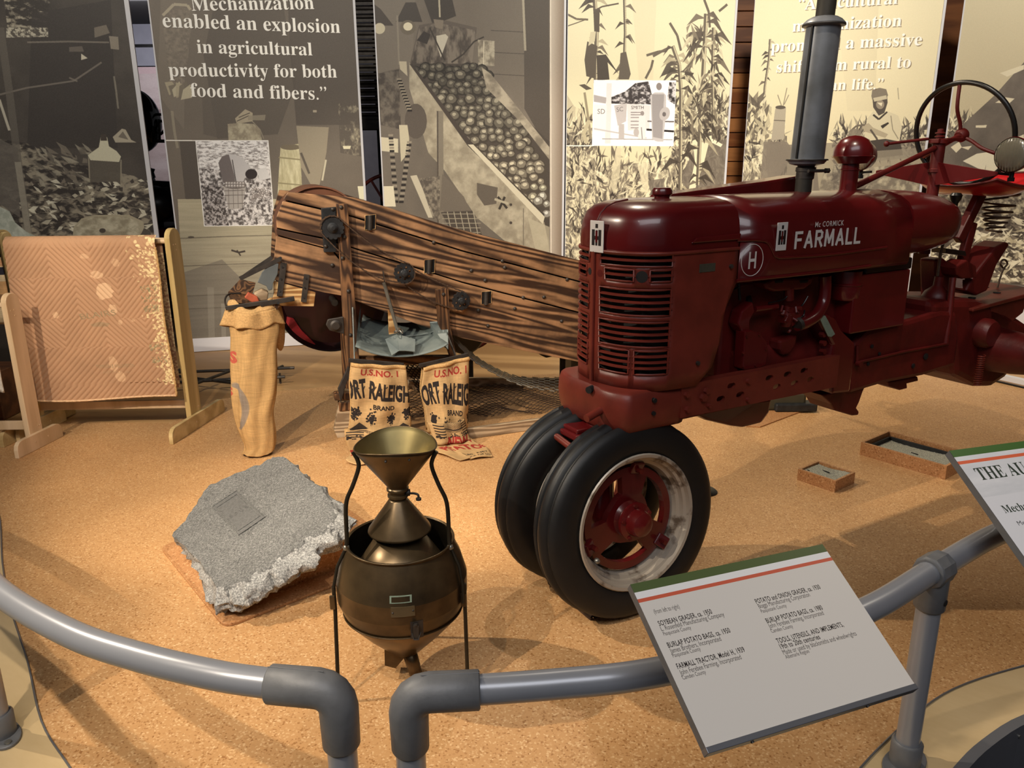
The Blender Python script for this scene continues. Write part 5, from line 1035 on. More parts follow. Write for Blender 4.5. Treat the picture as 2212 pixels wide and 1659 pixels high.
# posts and braces
gp([(727, 441), (751, 440), (760, 560), (771, 700), (782, 860), (786, 955), (762, 955), (758, 860), (742, 700), (734, 560)], -.05, -.01, 'post', M['oldwood_z'])
gp([(943, 627), (969, 622), (972, 700), (988, 778), (976, 780), (948, 700)], -.05, -.01, 'post', M['oldwood_z'])
gp([(737, 720), (752, 722), (764, 955), (748, 955)], .10, .15, 'post', M['oldwood_z'])
gp([(722, 930), (738, 842), (756, 845), (762, 975), (746, 985)], -.02, .03, 'skid', M['greywood'])
b = MB(); p = Q(730, 862, .0); b.beam(p + Vector((0, 0, -.04)), p + Vector((.12, 0, -.04)), .06, .05); b.beam(p + Vector((-.02, 0, .02)), p + Vector((.12, 0, .02)), .06, .04); b.build('skid_block', M['oldwood_z'], gr, bevel=.004)
gp([(730, 840), (752, 792), (762, 800), (748, 830), (736, 872)], -.07, -.05, 'foot_iron', M['iron'])
gp([(708, 690), (742, 684), (744, 722), (712, 714), (704, 702)], -.07, -.055, 'bearing_plate', M['iron'], bevel=.004)
p = Q(725, 703, -.075); b = MB(); b.lathe([(.03, .01), (.03, -.005), (.02, -.01), (.02, -.018), (0, -.018)], p, (0, 1, 0), n=20); b.build('bearing_bolt', M['iron'], gr, smooth=40)
# rollers set into the side, bolts
for x, y, w, h in ((800, 480, 18, 30), (928, 575, 18, 28), (1051, 643, 17, 26)):
    ps = [(x - w * .62, y - h * .48), (x + w * .66, y - h * .56), (x + w * .6, y + h * .5), (x - w * .66, y + h * .56)]
    sl = gp(ps, -.003, .004, 'roller_slot', M['void'], bevel=0)
    MB().tube([Q(a, b_, -.004) for a, b_ in ps], .0022, 5, closed=True).build('slot_edge', M['palewood'], gr)
    a = Q(x, y - h * .5, -.008); b_ = Q(x - 1, y + h * .58, -.008); MB().cyl(a, b_, .0135, n=16).build('roller', M['iron'], gr, smooth=40)
BOLTS = [(737, 448, -.05), (719, 452, -.03), (744, 512, -.05), (740, 558, -.05), (704, 532, -.03), (718, 573, 0), (753, 629, -.05), (757, 724, -.05), (937, 524, 0), (1085, 564, 0), (1090, 578, 0), (1048, 606, 0), (1175, 642, 0), (1225, 604, 0), (1033, 671, 0), (958, 636, -.05), (1054, 704, 0), (1112, 667, 0), (1213, 694, 0), (1130, 643, 0), (1018, 585, 0)]
for x, y, off in BOLTS:
    p = Q(x, y, off); MB().lathe([(.011, 0), (.0105, -.004), (.006, -.009), (0, -.010)], p, (0, 1, 0), n=12).build('bolt', M['iron'], gr, smooth=40)
# lower apron board with strap hinges
gp([(590, 606), (682, 632), (678, 662), (610, 661), (586, 655), (592, 634)], .004, .02, 'apron_board', M['palewood'])
for pts in ([(606, 566), (620, 569), (610, 640), (598, 640)], [(657, 592), (669, 594), (662, 654), (650, 652)]):
    st_ = gp(pts, -.012, -.004, 'strap', M['iron'], bevel=.001)
    for t in (.15, .5, .85): x = pts[0][0] * (1 - t) + pts[3][0] * t + 5; y = pts[0][1] * (1 - t) + pts[3][1] * t; p = Q(x, y, -.012); MB().cyl(p, p + Vector((0, -.005, 0)), .005, n=8).build('rivet', M['iron_b'], st_, smooth=40)
M['rubbersheet'] = mat('grey_rubber_sheet', (86, 92, 94), .5, 0, .15, 8, .2)
gp([(586, 566), (602, 570), (600, 592), (590, 612), (588, 626), (580, 628), (575, 618), (556, 610), (566, 588)], -.02, -.014, 'rubber_flap', M['rubbersheet'])
# bagging spout at the left end
sp_ = [[Q(516, 598, .30), Q(534, 597, .30), Q(552, 612, .10), Q(500, 640, .10)]]
b = MB(); pA, pB, pC, pD = Q(518, 603, .30), Q(552, 612, .02), Q(585, 628, .02), Q(560, 590, .30); b.add([Q(493, 632, .24), Q(519, 604, .30), Q(552, 612, .30), Q(544, 640, .24)], [(0, 1, 2, 3)]); b.add([Q(493, 632, .24), Q(544, 640, .24), Q(560, 655, .05), Q(500, 650, .05)], [(0, 1, 2, 3)])
b.build('spout_board', M['oldwood_z'], gr, solid=.015)
M['leather'] = mat('worn_orange_leather', (176, 84, 54), .6, 0, .2, 20, .4)
b = MB(); b.prism(G.sz([(528, 642), (536, 631), (556, 640), (560, 650), (544, 652)], .02), .0, .04); b.build('spout_pad', M['leather'], gr, bevel=.004)
b = MB(); b.prism(G.sz([(548, 634), (566, 626), (580, 632), (578, 648), (560, 650)], .03), .02, .10); b.build('spout_lip', M['greywood'], gr, bevel=.006)
for a, c_, y0, y1 in (((518, 602), (606, 559), -.02, -.02), ((520, 602), (588, 556), .12, .12)): b = MB(); b.beam(Q(*a, y0), Q(*c_, y1), .006, .022); b.build('stay_bar', M['iron'], gr)
b = MB(); b.beam(Q(487, 666, -.035), Q(580, 652, -.035), .010, .022); b.beam(Q(562, 657, -.045), Q(636, 645, -.03), .008, .026); b.build('sack_bar', M['iron'], gr, bevel=.002)
b = MB(); b.tube(bez([Q(489, 664, -.03), Q(486, 648, .05), Q(494, 636, .16), Q(520, 634, .2)], 6), .005, 8); b.build('sack_hoop', M['iron'], gr, smooth=60)
b = MB(); b.beam(Q(584, 672, -.02), Q(600, 655, -.01), .03, .03); b.build('spout_bracket', M['oldwood_z'], gr)
for x, y in ((601, 654), (629, 647), (606, 557)): p = Q(x, y, -.045); MB().cyl(p + Vector((0, -.004, 0)), p + Vector((0, -.012, 0)), .007, n=10).build('bolt', M['iron_b'], gr, smooth=40)
# galvanized chute with divider
Z = M['zinc']
A_, B_2, C_, D_ = Q(780, 692, .16), Q(905, 700, .16), Q(970, 755, -.15), Q(768, 758, -.15)
def chute(u, v):
    f0 = Q(785 + 122 * u, 690 + 12 * u, .22); f1 = Q(768 + 202 * u, 760 - 6 * u + 14 * math.sin(math.pi * u), -.20); p = f0 * (1 - v) + f1 * v
    p.z += .03 * (abs(u - .5) * 2) ** 3 - .018 * math.sin(math.pi * v) * (1 - abs(u - .5)); return p
grid('chute_floor', 18, 12, chute, Z, gr, 60, .004)
b = MB(); b.tube([Q(770, 733, -.03), Q(800, 732, .04), Q(850, 728, .04), Q(900, 724, .04), Q(938, 716, -.03)], .0025, 6); b.build('chute_seam', Z, gr, smooth=60)
b = MB(); b.add([Q(905, 660, .10), Q(968, 712, -.05), Q(968, 755, -.16), Q(906, 716, .14)], [(0, 1, 2, 3)]); b.build('chute_cheek', Z, gr, solid=.004)
b = MB(); b.add([Q(899, 680, .15), Q(908, 690, .12), Q(920, 722, .08), Q(901, 706, .18)], [(0, 1, 2, 3)]); b.build('chute_gusset', Z, gr, solid=.004)
b = MB(); b.add([Q(776, 680, .12), Q(779, 660, .12), Q(776, 735, -.10), Q(768, 760, -.2)], [(0, 1, 2, 3)]); b.build('chute_cheek', Z, gr, solid=.004)
dv = MB(); dv.add([Q(832, 733, -.12), Q(858, 722, -.10), Q(862, 758, -.21), Q(846, 768, -.21)], [(0, 1, 2, 3)]); dv.add([Q(858, 722, -.10), Q(897, 733, -.12), Q(896, 760, -.21), Q(876, 758, -.21), Q(862, 758, -.21)], [(0, 1, 2, 3, 4)]); dv.build('chute_divider', Z, gr, solid=.003)
b = MB(); b.prism(G.sz([(838, 668), (846, 680), (858, 718), (840, 722)], -.02), -.03, -.01); b.build('divider_board', M['palewood'], gr)
b = MB(); b.beam(Q(827, 585, -.02), Q(832, 618, -.03), .004, .020); b.build('lever_iron', M['iron'], gr); b = MB(); b.beam(Q(829, 610, -.035), Q(861, 722, -.10), .006, .020); b.build('lever_bar', M['steel'], gr)
p = Q(861, 716, -.11); b = MB(); b.cyl(p, p + Vector((0, 0, .02)), .012, n=8); b.tube([p + Vector((.022 * math.cos(t), .02 * math.sin(t * 2), .008 * math.sin(t * 3))) for t in np.linspace(0, 2 * math.pi, 20, endpoint=False)], .004, 6, closed=True); b.build('lever_knot', M['steel'], gr, smooth=60)
b = MB(); b.beam(Q(775, 778, .02), Q(985, 776, .02), .04, .05); b.build('cross_bar', M['oldwood'], gr, bevel=.003)
b = MB(); b.beam(Q(870, 802, .25), Q(1000, 812, .25), .05, .06); b.build('lower_bar', M['greywood'], gr, bevel=.004)
b = MB(); b.beam(Q(880, 830, .28), Q(960, 838, .28), .05, .05); b.build('lower_bar', M['greywood'], gr, bevel=.004)
b = MB(); b.beam(Q(880, 915, .25), Q(950, 905, .25), .05, .05); b.build('lower_bar', M['greywood'], gr, bevel=.004)
for a, c_ in (((753, 778), (872, 788)), ((905, 790), (1012, 766))): b = MB(); b.beam(Q(*a, -.20), Q(*c_, -.20), .012, .022); b.build('sack_bar', M['iron'], gr, bevel=.002)
b = MB(); b.beam(Q(762, 665, -.06), Q(766, 780, -.19), .006, .03); b.build('sack_stay', M['zinc'], gr, bevel=.002)
b = MB(); b.beam(Q(965, 720, -.06), Q(985, 772, -.19), .006, .02); b.build('sack_stay', M['iron'], gr, bevel=.002)
# flat potato belt chain sagging out to its frame: woven steel mesh, thousands of wires
def net(name, fn, nu, nv, r, m, kind='stuff'):
    mb = MB()
    for i in range(nu):
        for j in range(nv):
            if (i + j) % 2: continue
            p = [Vector(fn((i + a) / nu, (j + b_) / nv)) for a, b_ in ((0, 0), (1, .35), (1, -.35 + 1), (0, 1))]
            for k0, k1 in ((0, 1), (1, 2), (2, 3)):
                d = p[k1] - p[k0]
                if d.length < 1e-5: continue
                s = d.cross(Vector((0, 0, 1))); s = (s.normalized() if s.length > 1e-6 else Vector((1, 0, 0))) * r; w_ = s.cross(d).normalized() * r
                n = len(mb.v); mb.v += [tuple(q) for e in (p[k0], p[k1]) for q in (e + s, e + w_, e - s, e - w_)]; mb.f += [(n + a, n + (a + 1) % 4, n + 4 + (a + 1) % 4, n + 4 + a) for a in range(4)]
    me = bpy.data.meshes.new(name); me.from_pydata(mb.v, [], mb.f); o = finish(name, me, m, gr); o['kind'] = kind; return o
# upper strand hangs from the chute to the right; lower strand lies over the floor frame
def strand(u, v):
    top = bez([Q(968, 716, .10), Q(1008, 768, .05), Q(1050, 798, .0), Q(1120, 832, -.05), Q(1200, 848, -.10), Q(1260, 850, -.12)], 8); bot = bez([Q(970, 716, .10), Q(1015, 758, .12), Q(1062, 790, .25), Q(1120, 812, .42), Q(1200, 815, .45), Q(1260, 806, .45)], 8)
    k = u * (len(top) - 1); i = min(int(k), len(top) - 2); f = k - i; a = top[i] * (1 - f) + top[i + 1] * f; b_ = bot[i] * (1 - f) + bot[i + 1] * f; return a * (1 - v) + b_ * v
net('chain_mesh', strand, 34, 10, .0024, M['steel'])
def flatnet(u, v):
    a = np.array(G.flat(885 + 365 * u, 905 - 20 * u, .02)); b_ = np.array(G.flat(870 + 390 * u, 824 + 6 * u, .05)); p = a * (1 - v) + b_ * v; p[2] += .025 * math.sin(u * 7 + v * 2) * math.sin(v * 5) ** 2 + .012 * math.sin(u * 23 + v * 9); return p
net('chain_mesh', flatnet, 50, 24, .0022, M['rust'])
def darknet(u, v):
    a = Q(868, 782, .12); b_ = Q(912, 786, .12); c_ = Q(905, 850, .2); d = Q(925, 850, .2); return (a * (1 - u) + b_ * u) * (1 - v) + (c_ * (1 - u) + d * u) * v
net('chain_mesh', darknet, 8, 14, .0035, M['iron_b'])
fb = MB(); a0 = Vector(G.flat(1010, 948, 0)); a1 = Vector(G.flat(1330, 902, 0)); fb.beam(a0 + Vector((-.22, -.01, .032)), a1 + Vector((0, 0, .032)), .03, .062); fb.build('frame_board', M['greywood'], gr, bevel=.003)
fb = MB(); a0 = Vector(G.flat(880, 832, 0)); a1 = Vector(G.flat(1270, 836, 0)); fb.beam(a0 + Vector((0, 0, .03)), a1 + Vector((0, 0, .03)), .03, .06); fb.build('frame_board', M['greywood'], gr, bevel=.003)

# red disc wheel behind the grader, flat belt pulleys, a black stand
M['wheelred'] = mat('black_wheel_with_red_smear', (40, 7, 10), .35, 0, .1, 3, .1, .002, .5, 0, (18, 4, 6), 3)
RW = .345; wc = Q(716, 643, .70)
fw = MB().lathe([(.0, -.02), (.06, -.02), (.20, .03), (.30, .035), (.335, .0), (RW, -.005), (RW, .03), (.30, .055), (0, .05)], wc, (0, 1, 0), n=64).build('belt_wheel', M['wheelred'], gr, smooth=40, label='black and red dished wheel under the box')
b = MB(); pp = G.sz([(620, 684), (634, 688), (650, 712), (668, 730), (681, 743), (676, 750), (662, 746), (645, 732), (630, 714), (618, 696)], wc.y + .02); b.prism(pp, wc.y + .012, wc.y + .03); b.build('paint_patch', mat('faded_red_patch', (150, 26, 36), .6, 0, .3, 14, .2), fw, label='faded red paint patch on the black wheel')
MB().tube([(wc.x + RW * math.cos(a), wc.y + .01, wc.z + RW * math.sin(a)) for a in np.linspace(0, 2 * math.pi, 64, endpoint=False)], .008, 8, closed=True).build('rim', M['void'], fw, smooth=60)
b = MB(); b.cyl(wc, (wc.x, .5, wc.z), .02, n=16); b.build('shaft', M['iron'], gr, smooth=40)
M['drab'] = mat('drab_green_steel', (66, 62, 48), .5, .1, .15, 8, .1)
for nm, lab, x, y, rx, Y, cut in (('belt_pulley', 'drab rounded pulley under the grader beside the chute', 1003, 722, .13, 5.1, 0), ('implement_wheel', 'thin red wheel rim behind the drab pulley', 1016, 700, .17, 5.3, 1)):
    p = CAMP + ray(x, y) * (Y / ray(x, y)[1]); t = thing(nm, lab, 'wheel', (p[0], Y, 0), math.radians(10)); z = p[2]
    if not cut:
        MB().lathe([(.0, -.04), (rx * .9, -.04), (rx, -.02), (rx, .03), (0, .03)], (0, 0, z), (0, 1, 0), n=40).build('disc', M['drab'], t, smooth=40); MB().beam((0, .05, 0), (0, .05, z), .03, .06).build('stand', M['iron'], t)
    else:
        MB().tube([(rx * math.cos(a), 0, z + rx * math.sin(a)) for a in np.linspace(0, 2 * math.pi, 40, endpoint=False)], .012, 8, closed=True).build('rim', M['red_worn'], t, smooth=60); [MB().beam((0, 0, z), (rx * math.cos(a), 0, z + rx * math.sin(a)), .014, .014).build('spoke', M['red_worn'], t) for a in (.4, 1.65, 2.9, 4.15, 5.4)]; MB().beam((0, .03, 0), (0, .03, z), .03, .04).build('stand', M['iron'], t)
Y = 5.2; pp = [CAMP + ray(x, y) * (Y / ray(x, y)[1]) for x, y in ((1100, 715), (1128, 740), (1168, 768), (1180, 774), (1205, 768), (1250, 742), (1290, 700), (1110, 690))]
t = thing('plough_share', 'drab pointed steel ploughshare hanging low behind the grader', 'plough', (0, Y, 0)); b = MB(); b.prism([(p[0], p[2]) for p in pp], 0, .06); b.build('share', M['drab'], t, bevel=.01)
b = MB(); b.box((.33, .02, 0), (.39, .08, .75)); b.build('leg', M['iron'], t)
t = thing('black_stand', 'black square metal stand behind the tractor nose', 'stand', (.46, 4.95, 0), .2); b = MB(); b.box((-.09, -.05, 0), (.16, .10, .34)); b.build('body', M['black'], t, bevel=.006); b = MB(); b.box((-.09, -.06, .18), (.16, -.05, .20)); b.build('ledge', M['iron'], t)
# ------------------------------------------------------------------ burlap sacks
BG = (196, 160, 112); REDI = (160, 58, 50); BLK = (48, 42, 40)
def weave(c, k=10):
    h, w = c.h, c.w; n = fbm(h, w, 6, 5, c.rs, 3)[..., None]; c.a *= (.88 + .24 * n)
    c.a *= 1 - .10 * (fbm(h, w, h / 3, w / 40, c.rs, 1)[..., None]); c.a *= 1 - .08 * (fbm(h, w, h / 40, w / 3, c.rs, 1)[..., None]); c.grain(k)
def tree_(c, x, y, s):
    for i in range(70): c.blob(x + c.rs.normal() * s * .34, y + c.rs.normal() * s * .34, s * .15, s * .13, BLK, .9)
    c.line([(x - s * .1, y + s * .3), (x - s * .1, y + s * 1.1)], s * .1, BLK); c.line([(x + s * .16, y + s * .2), (x + s * .14, y + s * 1.0)], s * .08, BLK)
def cabin(c, x, y, w, h):
    c.poly([(x - w * .6, y), (x, y - h * .38), (x + w * .6, y)], BLK, .9)
    for k in range(9): c.line([(x - w * .5, y + h * k / 8), (x + w * .5, y + h * k / 8)], h * .055, BLK, .9)
    c.poly([(x - .15 * w, y + h * .25), (x + .2 * w, y + h * .25), (x + .2 * w, y + h * .36), (x - .15 * w, y + h * .36)], BG)
def raleigh(seed, sh=0):
    c = Canvas(520, 900, BG, lambda x, y: ((x) * 520, (1 - y / 1.73) * 900), seed)  # x 0..1, y 0..1.73 down
    X = lambda v: v + sh
    c.text('U.S.NO. 1', (X(.16), .135), (X(.84), .155), REDI, False, .115, .03)
    # arched display letters
    for body, x0, y0, x1, y1, hs in (('FORT', -.16, .46, .27, .42, .33), ('RALEIGH', .30, .44, 1.0, .54, .32)):
        c.text(body, (X(x0), y0), (X(x1), y1), BLK, False, hs, .045)
    for i in range(10): c.line([(X(.02 + i * .095), .30 + (i % 3) * .012), (X(.05 + i * .095), .22 + (i % 2) * .03 + .06)], .02, BLK, .8)
    c.text('BRAND', (X(.36), .595), (X(.72), .635), BLK, False, .085, .035)
    tree_(c, X(.07), .64, .10); tree_(c, X(.34), .72, .10); tree_(c, X(.66), .76, .095); tree_(c, X(.94), .69, .11)
    cabin(c, X(.14), .87, .26, .26); cabin(c, X(.86), .92, .24, .22)
    for k in range(34):
        x = .27 + k * .0145; y = .89 + .04 * math.sin((x - .27) * 6.3); c.line([(X(x), y), (X(x), y + .17)], .007, BLK)
    for yy in (.93, 1.03): c.line([(X(.27), yy), (X(.5), yy + .04), (X(.76), yy + .02)], .012, BLK)
    for k in range(60): c.blob(X(c.rs.rand()), 1.11 + c.rs.rand() * .05, .018, .008, BLK, .85)
    c.text('NEW', (X(.30), 1.26), (X(.86), 1.28), REDI, False, .17, .05); c.text('POTATOES', (X(.02), 1.44), (X(1.02), 1.47), REDI, False, .165, .05)
    c.text('50 LBS. NET', (X(.28), 1.62), (X(.8), 1.62), BLK, False, .055, .03); c.text('PRODUCE OF U.S.A.', (X(.2), 1.69), (X(.9), 1.69), BLK, False, .05, .03)
    weave(c); return c.image('sack_print_%d' % seed)
def sack_sheet(name, fr, path, m, parent, thick=.05, fold=.012, nu=44, nv=60, seed=1, off=0):
    """path: rows (left s, right s, y, z) from the mouth down; the sheet bulges towards the visitors"""
    P = np.array(path, float); t = np.linspace(0, 1, len(P))
    def f(u, v):
        v = 1 - v; L, R, y, z = [np.interp(v, t, P[:, k]) for k in range(4)]; s = L + (R - L) * u
        w = math.sin(math.pi * u) ** .6
        y2 = y - thick * w - fold * math.sin(u * 17 + seed + v * 3) * (1 - .5 * v) - .006 * math.sin(v * 26 + u * 5)
        return (s, y2 if z > .03 else y - thick * .2, max(z + (.006 * math.sin(u * 11 + v * 20)) * (1 if z > .04 else .35), .006))
    return grid(name, nu, nv, f, m, parent, 180, off)
def bezrows(rows, n=6): return bez(rows, n)
for nm, lab, seed, sh, mouth, rows in (
    ('potato_sack', 'burlap sack lettered FORT RALEIGH BRAND hung behind the brass hopper', 11, 0.0, None,
     [((760, 786), (876, 792)), ((756, 830), (880, 830)), ((758, 880), (884, 880)), ((752, 930), (888, 930)), ((748, 968), (888, 970)), ((752, 985), (884, 990))]),
    ('potato_sack', 'burlap sack lettered FORT RALEIGH BRAND trailing over the floor beside the tyre', 12, .09, None,
     [((914, 796), (1012, 772)), ((910, 840), (1012, 830)), ((920, 890), (1012, 880)), ((924, 930), (1010, 930)), ((925, 950), (1005, 952)), ((935, 975), (1012, 960))])):
    t = fthing(nm, lab, 'sack', G, 'printed burlap sacks hung under the grader'); pa = []
    for k, (a, b_) in enumerate(rows):
        off = -.215 - .030 * k; p, q = Q(*a, off), Q(*b_, off); pa.append([p.x, q.x, off, (p.z + q.z) / 2])
    zend = pa[-1][3]; x0, x1 = pa[-1][0], pa[-1][1]
    pa[-1][3] = .06; pa[-2][3] = .14
    pa += ([[-.03, .27, -.375, .022], [-.06, .25, -.44, .012], [.0, .2, -.50, .008]] if sh == 0 else [[.385, .64, -.395, .022], [.43, .68, -.49, .012], [.51, .68, -.61, .008]])
    # keep the tops following the slanted bars
    topL, topR = Q(*rows[0][0], -.215).z, Q(*rows[0][1], -.215).z
    im = raleigh(seed, sh); mm = img_mat('burlap_print_%d' % seed, im, .9, .1, (240, .5, .002))
    P = np.array(bez(pa, 4)); T_ = np.concatenate([[0], np.cumsum(np.hypot(np.diff(P[:, 2]), np.diff(P[:, 3])))]); T_ /= T_[-1]
    def f(u, v, P=P, T_=T_, tl=topL, tr_=topR, sh=sh, zt=pa[0][3]):
        w = 1 - v; L, R, y, z = [np.interp(w, T_, P[:, k]) for k in range(4)]; z = z + ((tl * (1 - u) + tr_ * u) - zt) * max(0, 1 - w * 2.2)
        fl_ = z < .035; y2 = y - (0 if fl_ else (.045 * math.sin(math.pi * u) ** .7 * min(1, .3 + w * 4) + .010 * math.sin(u * 13 + sh * 20 + w * 4) + .004 * math.sin(w * 30 + u * 6)))
        s = L + (R - L) * u + (.02 * math.sin(u * 9) if fl_ else 0)
        return (s, y2, max(z, .006) + (.004 * (1 + math.sin(u * 14 + w * 30)) if fl_ else 0))
    grid('sack_front', 40, 64, f, mm, t, 180, .004)
    def fb_(u, v, f=f):
        p = f(u, .24 + .76 * v); return (p[0], p[1] + .05 + .05 * math.sin(math.pi * u), p[2])
    M['burlap'] = M['burlap'] or mat('plain_burlap', (190, 152, 102), .9, 0, .16, 120, .7, .002, .1)
    grid('sack_back', 20, 24, fb_, M['burlap'], t, 180, .004)
    hem = MB(); hem.tube([(lambda p: (p[0], p[1] - .004, p[2] - .004))(f(u, 1.0)) for u in np.linspace(0, 1, 24)], .012, 8); hem.build('hem', M['burlap'], t, smooth=180)
    if sh: pass
# plain sack at the left spout
c = Canvas(420, 900, (200, 160, 106), lambda x, y: (x * 420, (1 - y / 2) * 900), 5)
for a in np.linspace(-.95, .95, 40): x = -.02 + .20 * math.cos(a * 1.2); y = 1.12 + .30 * math.sin(a * 1.2); c.blob(x, y, .032, .030, (140, 128, 118), .5)
c.text('S', (.0, .62), (.10, .62), (196, 96, 78), False, .16, .05); c.text('S', (-.02, .98), (.05, .98), (196, 96, 78), False, .14, .05); weave(c, 12)
SM = img_mat('burlap_plain_print', c.image('plain_sack'), .9, .1, (240, .6, .002))
t = fthing('potato_sack', 'plain tan burlap sack hanging from the spout at the grader end', 'sack', G)
rows = [((490, 690), (600, 682), -.03), ((500, 720), (604, 715), -.05), ((500, 760), (600, 760), -.07), ((500, 810), (602, 812), -.10), ((502, 860), (600, 860), -.13), ((508, 905), (592, 905), -.16), ((520, 945), (596, 945), -.18), ((530, 975), (596, 975), -.19), ((522, 992), (592, 985), -.20)]
SP = [(Q(*a, o), Q(*b_, o)) for a, b_, o in rows]; zz = [(p.z + q.z) / 2 for p, q in SP]; z_lo = min(zz); sc_ = [(z - z_lo) / (zz[0] - z_lo) * (zz[0] - .015) + .015 for z in zz]
SPp = np.array(bez([[p.x, q.x, o[2], z] for (p, q), o, z in zip(SP, rows, sc_)], 5)); ST = np.linspace(0, 1, len(SPp))
def f3(u, v):
    w = 1 - v; L, R, y, z = [np.interp(w, ST, SPp[:, k]) for k in range(4)]; a = 2 * math.pi * u; mx_, rx = (L + R) / 2, (R - L) / 2; ry = .075 * (1 - .35 * w) + .01
    r = 1 + .10 * math.sin(a * 5 + 1 + w * 2) * (1 - .6 * w) + .04 * math.sin(a * 9 + w * 12)
    return (mx_ - rx * math.cos(a) * min(r, 1.06), y + .05 - ry * math.sin(a) * r, max(z + .006 * math.sin(a * 3 + w * 25), .006))
grid('sack_body', 64, 70, f3, SM, t, 180, .003)
def cuff(u, v):
    a = 2 * math.pi * u; p = f3(u, 1.0); q = np.array(p); cx = (SPp[0][0] + SPp[0][1]) / 2; d = np.array([q[0] - cx, q[1] - .03, 0]); k = 1 + .16 * (1 - v) + .10 * math.sin(a * 7) * (1 - v)
    return (cx + d[0] * k, .03 + d[1] * (k + .1), q[2] + .045 * v - .035 * (1 - v) + .008 * math.sin(a * 6) * (1 - v) - .01)
grid('sack_cuff', 64, 8, cuff, M['burlap'], t, 180, .003)
def inner(u, v):
    a = 2 * math.pi * u; p = np.array(cuff(u, 1.0)); cx = (SPp[0][0] + SPp[0][1]) / 2; b_ = Q(540, 655, .08); return (p[0] * (1 - v) + (cx + (p[0] - cx) * .85) * v, p[1] + .03 * v, p[2] + v * (.035 + .02 * math.sin(a * 3)))
grid('sack_lining', 48, 5, inner, M['burlap'], t, 180, .003)
MB().tube([tuple(np.array(f3(u, .99)) * np.array([1, 1, 1]) + np.array([0, 0, -.008 + .003 * math.sin(u * 60)])) for u in np.linspace(0, 1, 48, endpoint=False)], .004, 6, closed=True).build('tie_cord', M['greywood'], t, smooth=180)
tt = MB(); p = f3(.28, .96); tt.tube(bez([p, (p[0] - .006, p[1] - .012, p[2] - .03), (p[0] - .02, p[1] - .01, p[2] - .07)], 4), .003, 5); tt.tube(bez([p, (p[0] + .006, p[1] - .012, p[2] - .02), (p[0] + .0, p[1] - .01, p[2] - .05)], 4), .003, 5); tt.build('cord_end', M['white'], t, smooth=180)
def bulge(u, v):
    a = 2 * math.pi * u; b_ = math.pi * v; return (SPp[0][1] - .0 + .035 * math.cos(a) * math.sin(b_), .08 + .05 * math.sin(a) * math.sin(b_), .66 + .14 * math.cos(b_) + .01 * math.sin(a * 4))
grid('sack_fold', 20, 14, bulge, M['burlap'], t, 180)

# ------------------------------------------------------------------ quilt racks
def upright_pts(w0, w1, h):  # tapered board with a round head, in (x, z)
    r = w0 / 2; return [(-w1 / 2, 0), (w1 / 2, 0), (w0 / 2, h - r)] + [(r * math.cos(a), h - r + r * math.sin(a)) for a in np.linspace(0.1, math.pi - .1, 12)] + [(-w0 / 2, h - r)]
def rack_end(par, c, az, h, w, m, mf, foot=.30, label=None):
    """board standing across a foot; az = direction of the foot on the floor"""
    cs, sn = math.cos(az), math.sin(az); tf = lambda a, y, z: (c[0] + a * cs - y * sn, c[1] + a * sn + y * cs, z)
    def ext(poly, y0, y1, name, m, bev):
        mb = MB(); mb.prism(poly, y0, y1); mb.v = [tf(*p) for p in mb.v]; return mb.build(name, m, par, bevel=bev)
    ext([(a, z + .045) for a, z in upright_pts(w, w * 1.02, h - .045)], -.016, .016, 'upright', m, .004)
    fp = [(-foot / 2, 0), (foot / 2, 0), (foot / 2, .030)] + [(foot / 2 - .045 + .045 * math.cos(a), .045 + .045 * math.sin(a)) for a in (.0, .5, 1.0, 1.57)] + [(-foot / 2 + .045 - .045 * math.sin(a), .045 + .045 * math.cos(a)) for a in (0., .5, 1.0, 1.57)] + [(-foot / 2, .03)]
    f_ = ext(fp, -.034, -.010, 'foot', mf, .003)
    for a, z in ((-.04, .045), (.06, .045)): mb = MB(); mb.cyl((a, -.034, z), (a, -.0355, z), .005, n=10); mb.v = [tf(*p) for p in mb.v]; mb.build('dowel_plug', M['poplar_l'], f_, smooth=40)
    for a, z in ((-.025, h - .09), (.0, h - .09), (.0, h - .12), (.02, .12), (.035, .12)): mb = MB(); mb.cyl((a, -.016, z), (a, -.0175, z), .004, n=10); mb.v = [tf(*p) for p in mb.v]; mb.build('dowel_plug', M['poplar_l'], par, smooth=40)
RC = np.array([-1.895, 4.46]); RAZ = math.radians(86)
rk = thing('quilt_rack', 'varnished poplar quilt rack carrying the peach quilt', 'rack')
FZ = math.radians(83)
rack_end(rk, RC, FZ, 1.17, .118, M['poplar'], M['poplar_x'], .62)
LC = RC + np.array([-.93, -.03])
rack_end(rk, LC, FZ, 1.17, .118, M['poplar'], M['poplar_x'], .62)
b = MB(); b.beam((LC[0], LC[1], .145), (RC[0], RC[1], .145), .018, .05); b.build('lower_rail', M['poplar_l'], rk, bevel=.003)
for dy in (-.03, .03): b = MB(); b.cyl((LC[0], LC[1] + dy, 1.10), (RC[0], RC[1] + dy, 1.10), .014, n=12); b.build('top_rail', M['poplar_l'], rk, smooth=40)
LE = np.array([-2.655, 4.13])
rk2 = thing('quilt_rack', 'pale poplar rack at the left edge of the frame under the striped blanket', 'rack')
rack_end(rk2, LE, FZ, .865, .10, M['poplar_l'], M['poplar_l'], .36)
rack_end(rk2, LE + np.array([-.9, -.02]), FZ, .865, .10, M['poplar_l'], M['poplar_l'], .36)
b = MB(); b.beam((LE[0] - .9, LE[1] - .02, .13), (LE[0], LE[1], .13), .018, .05); b.build('lower_rail', M['poplar_l'], rk2, bevel=.003)
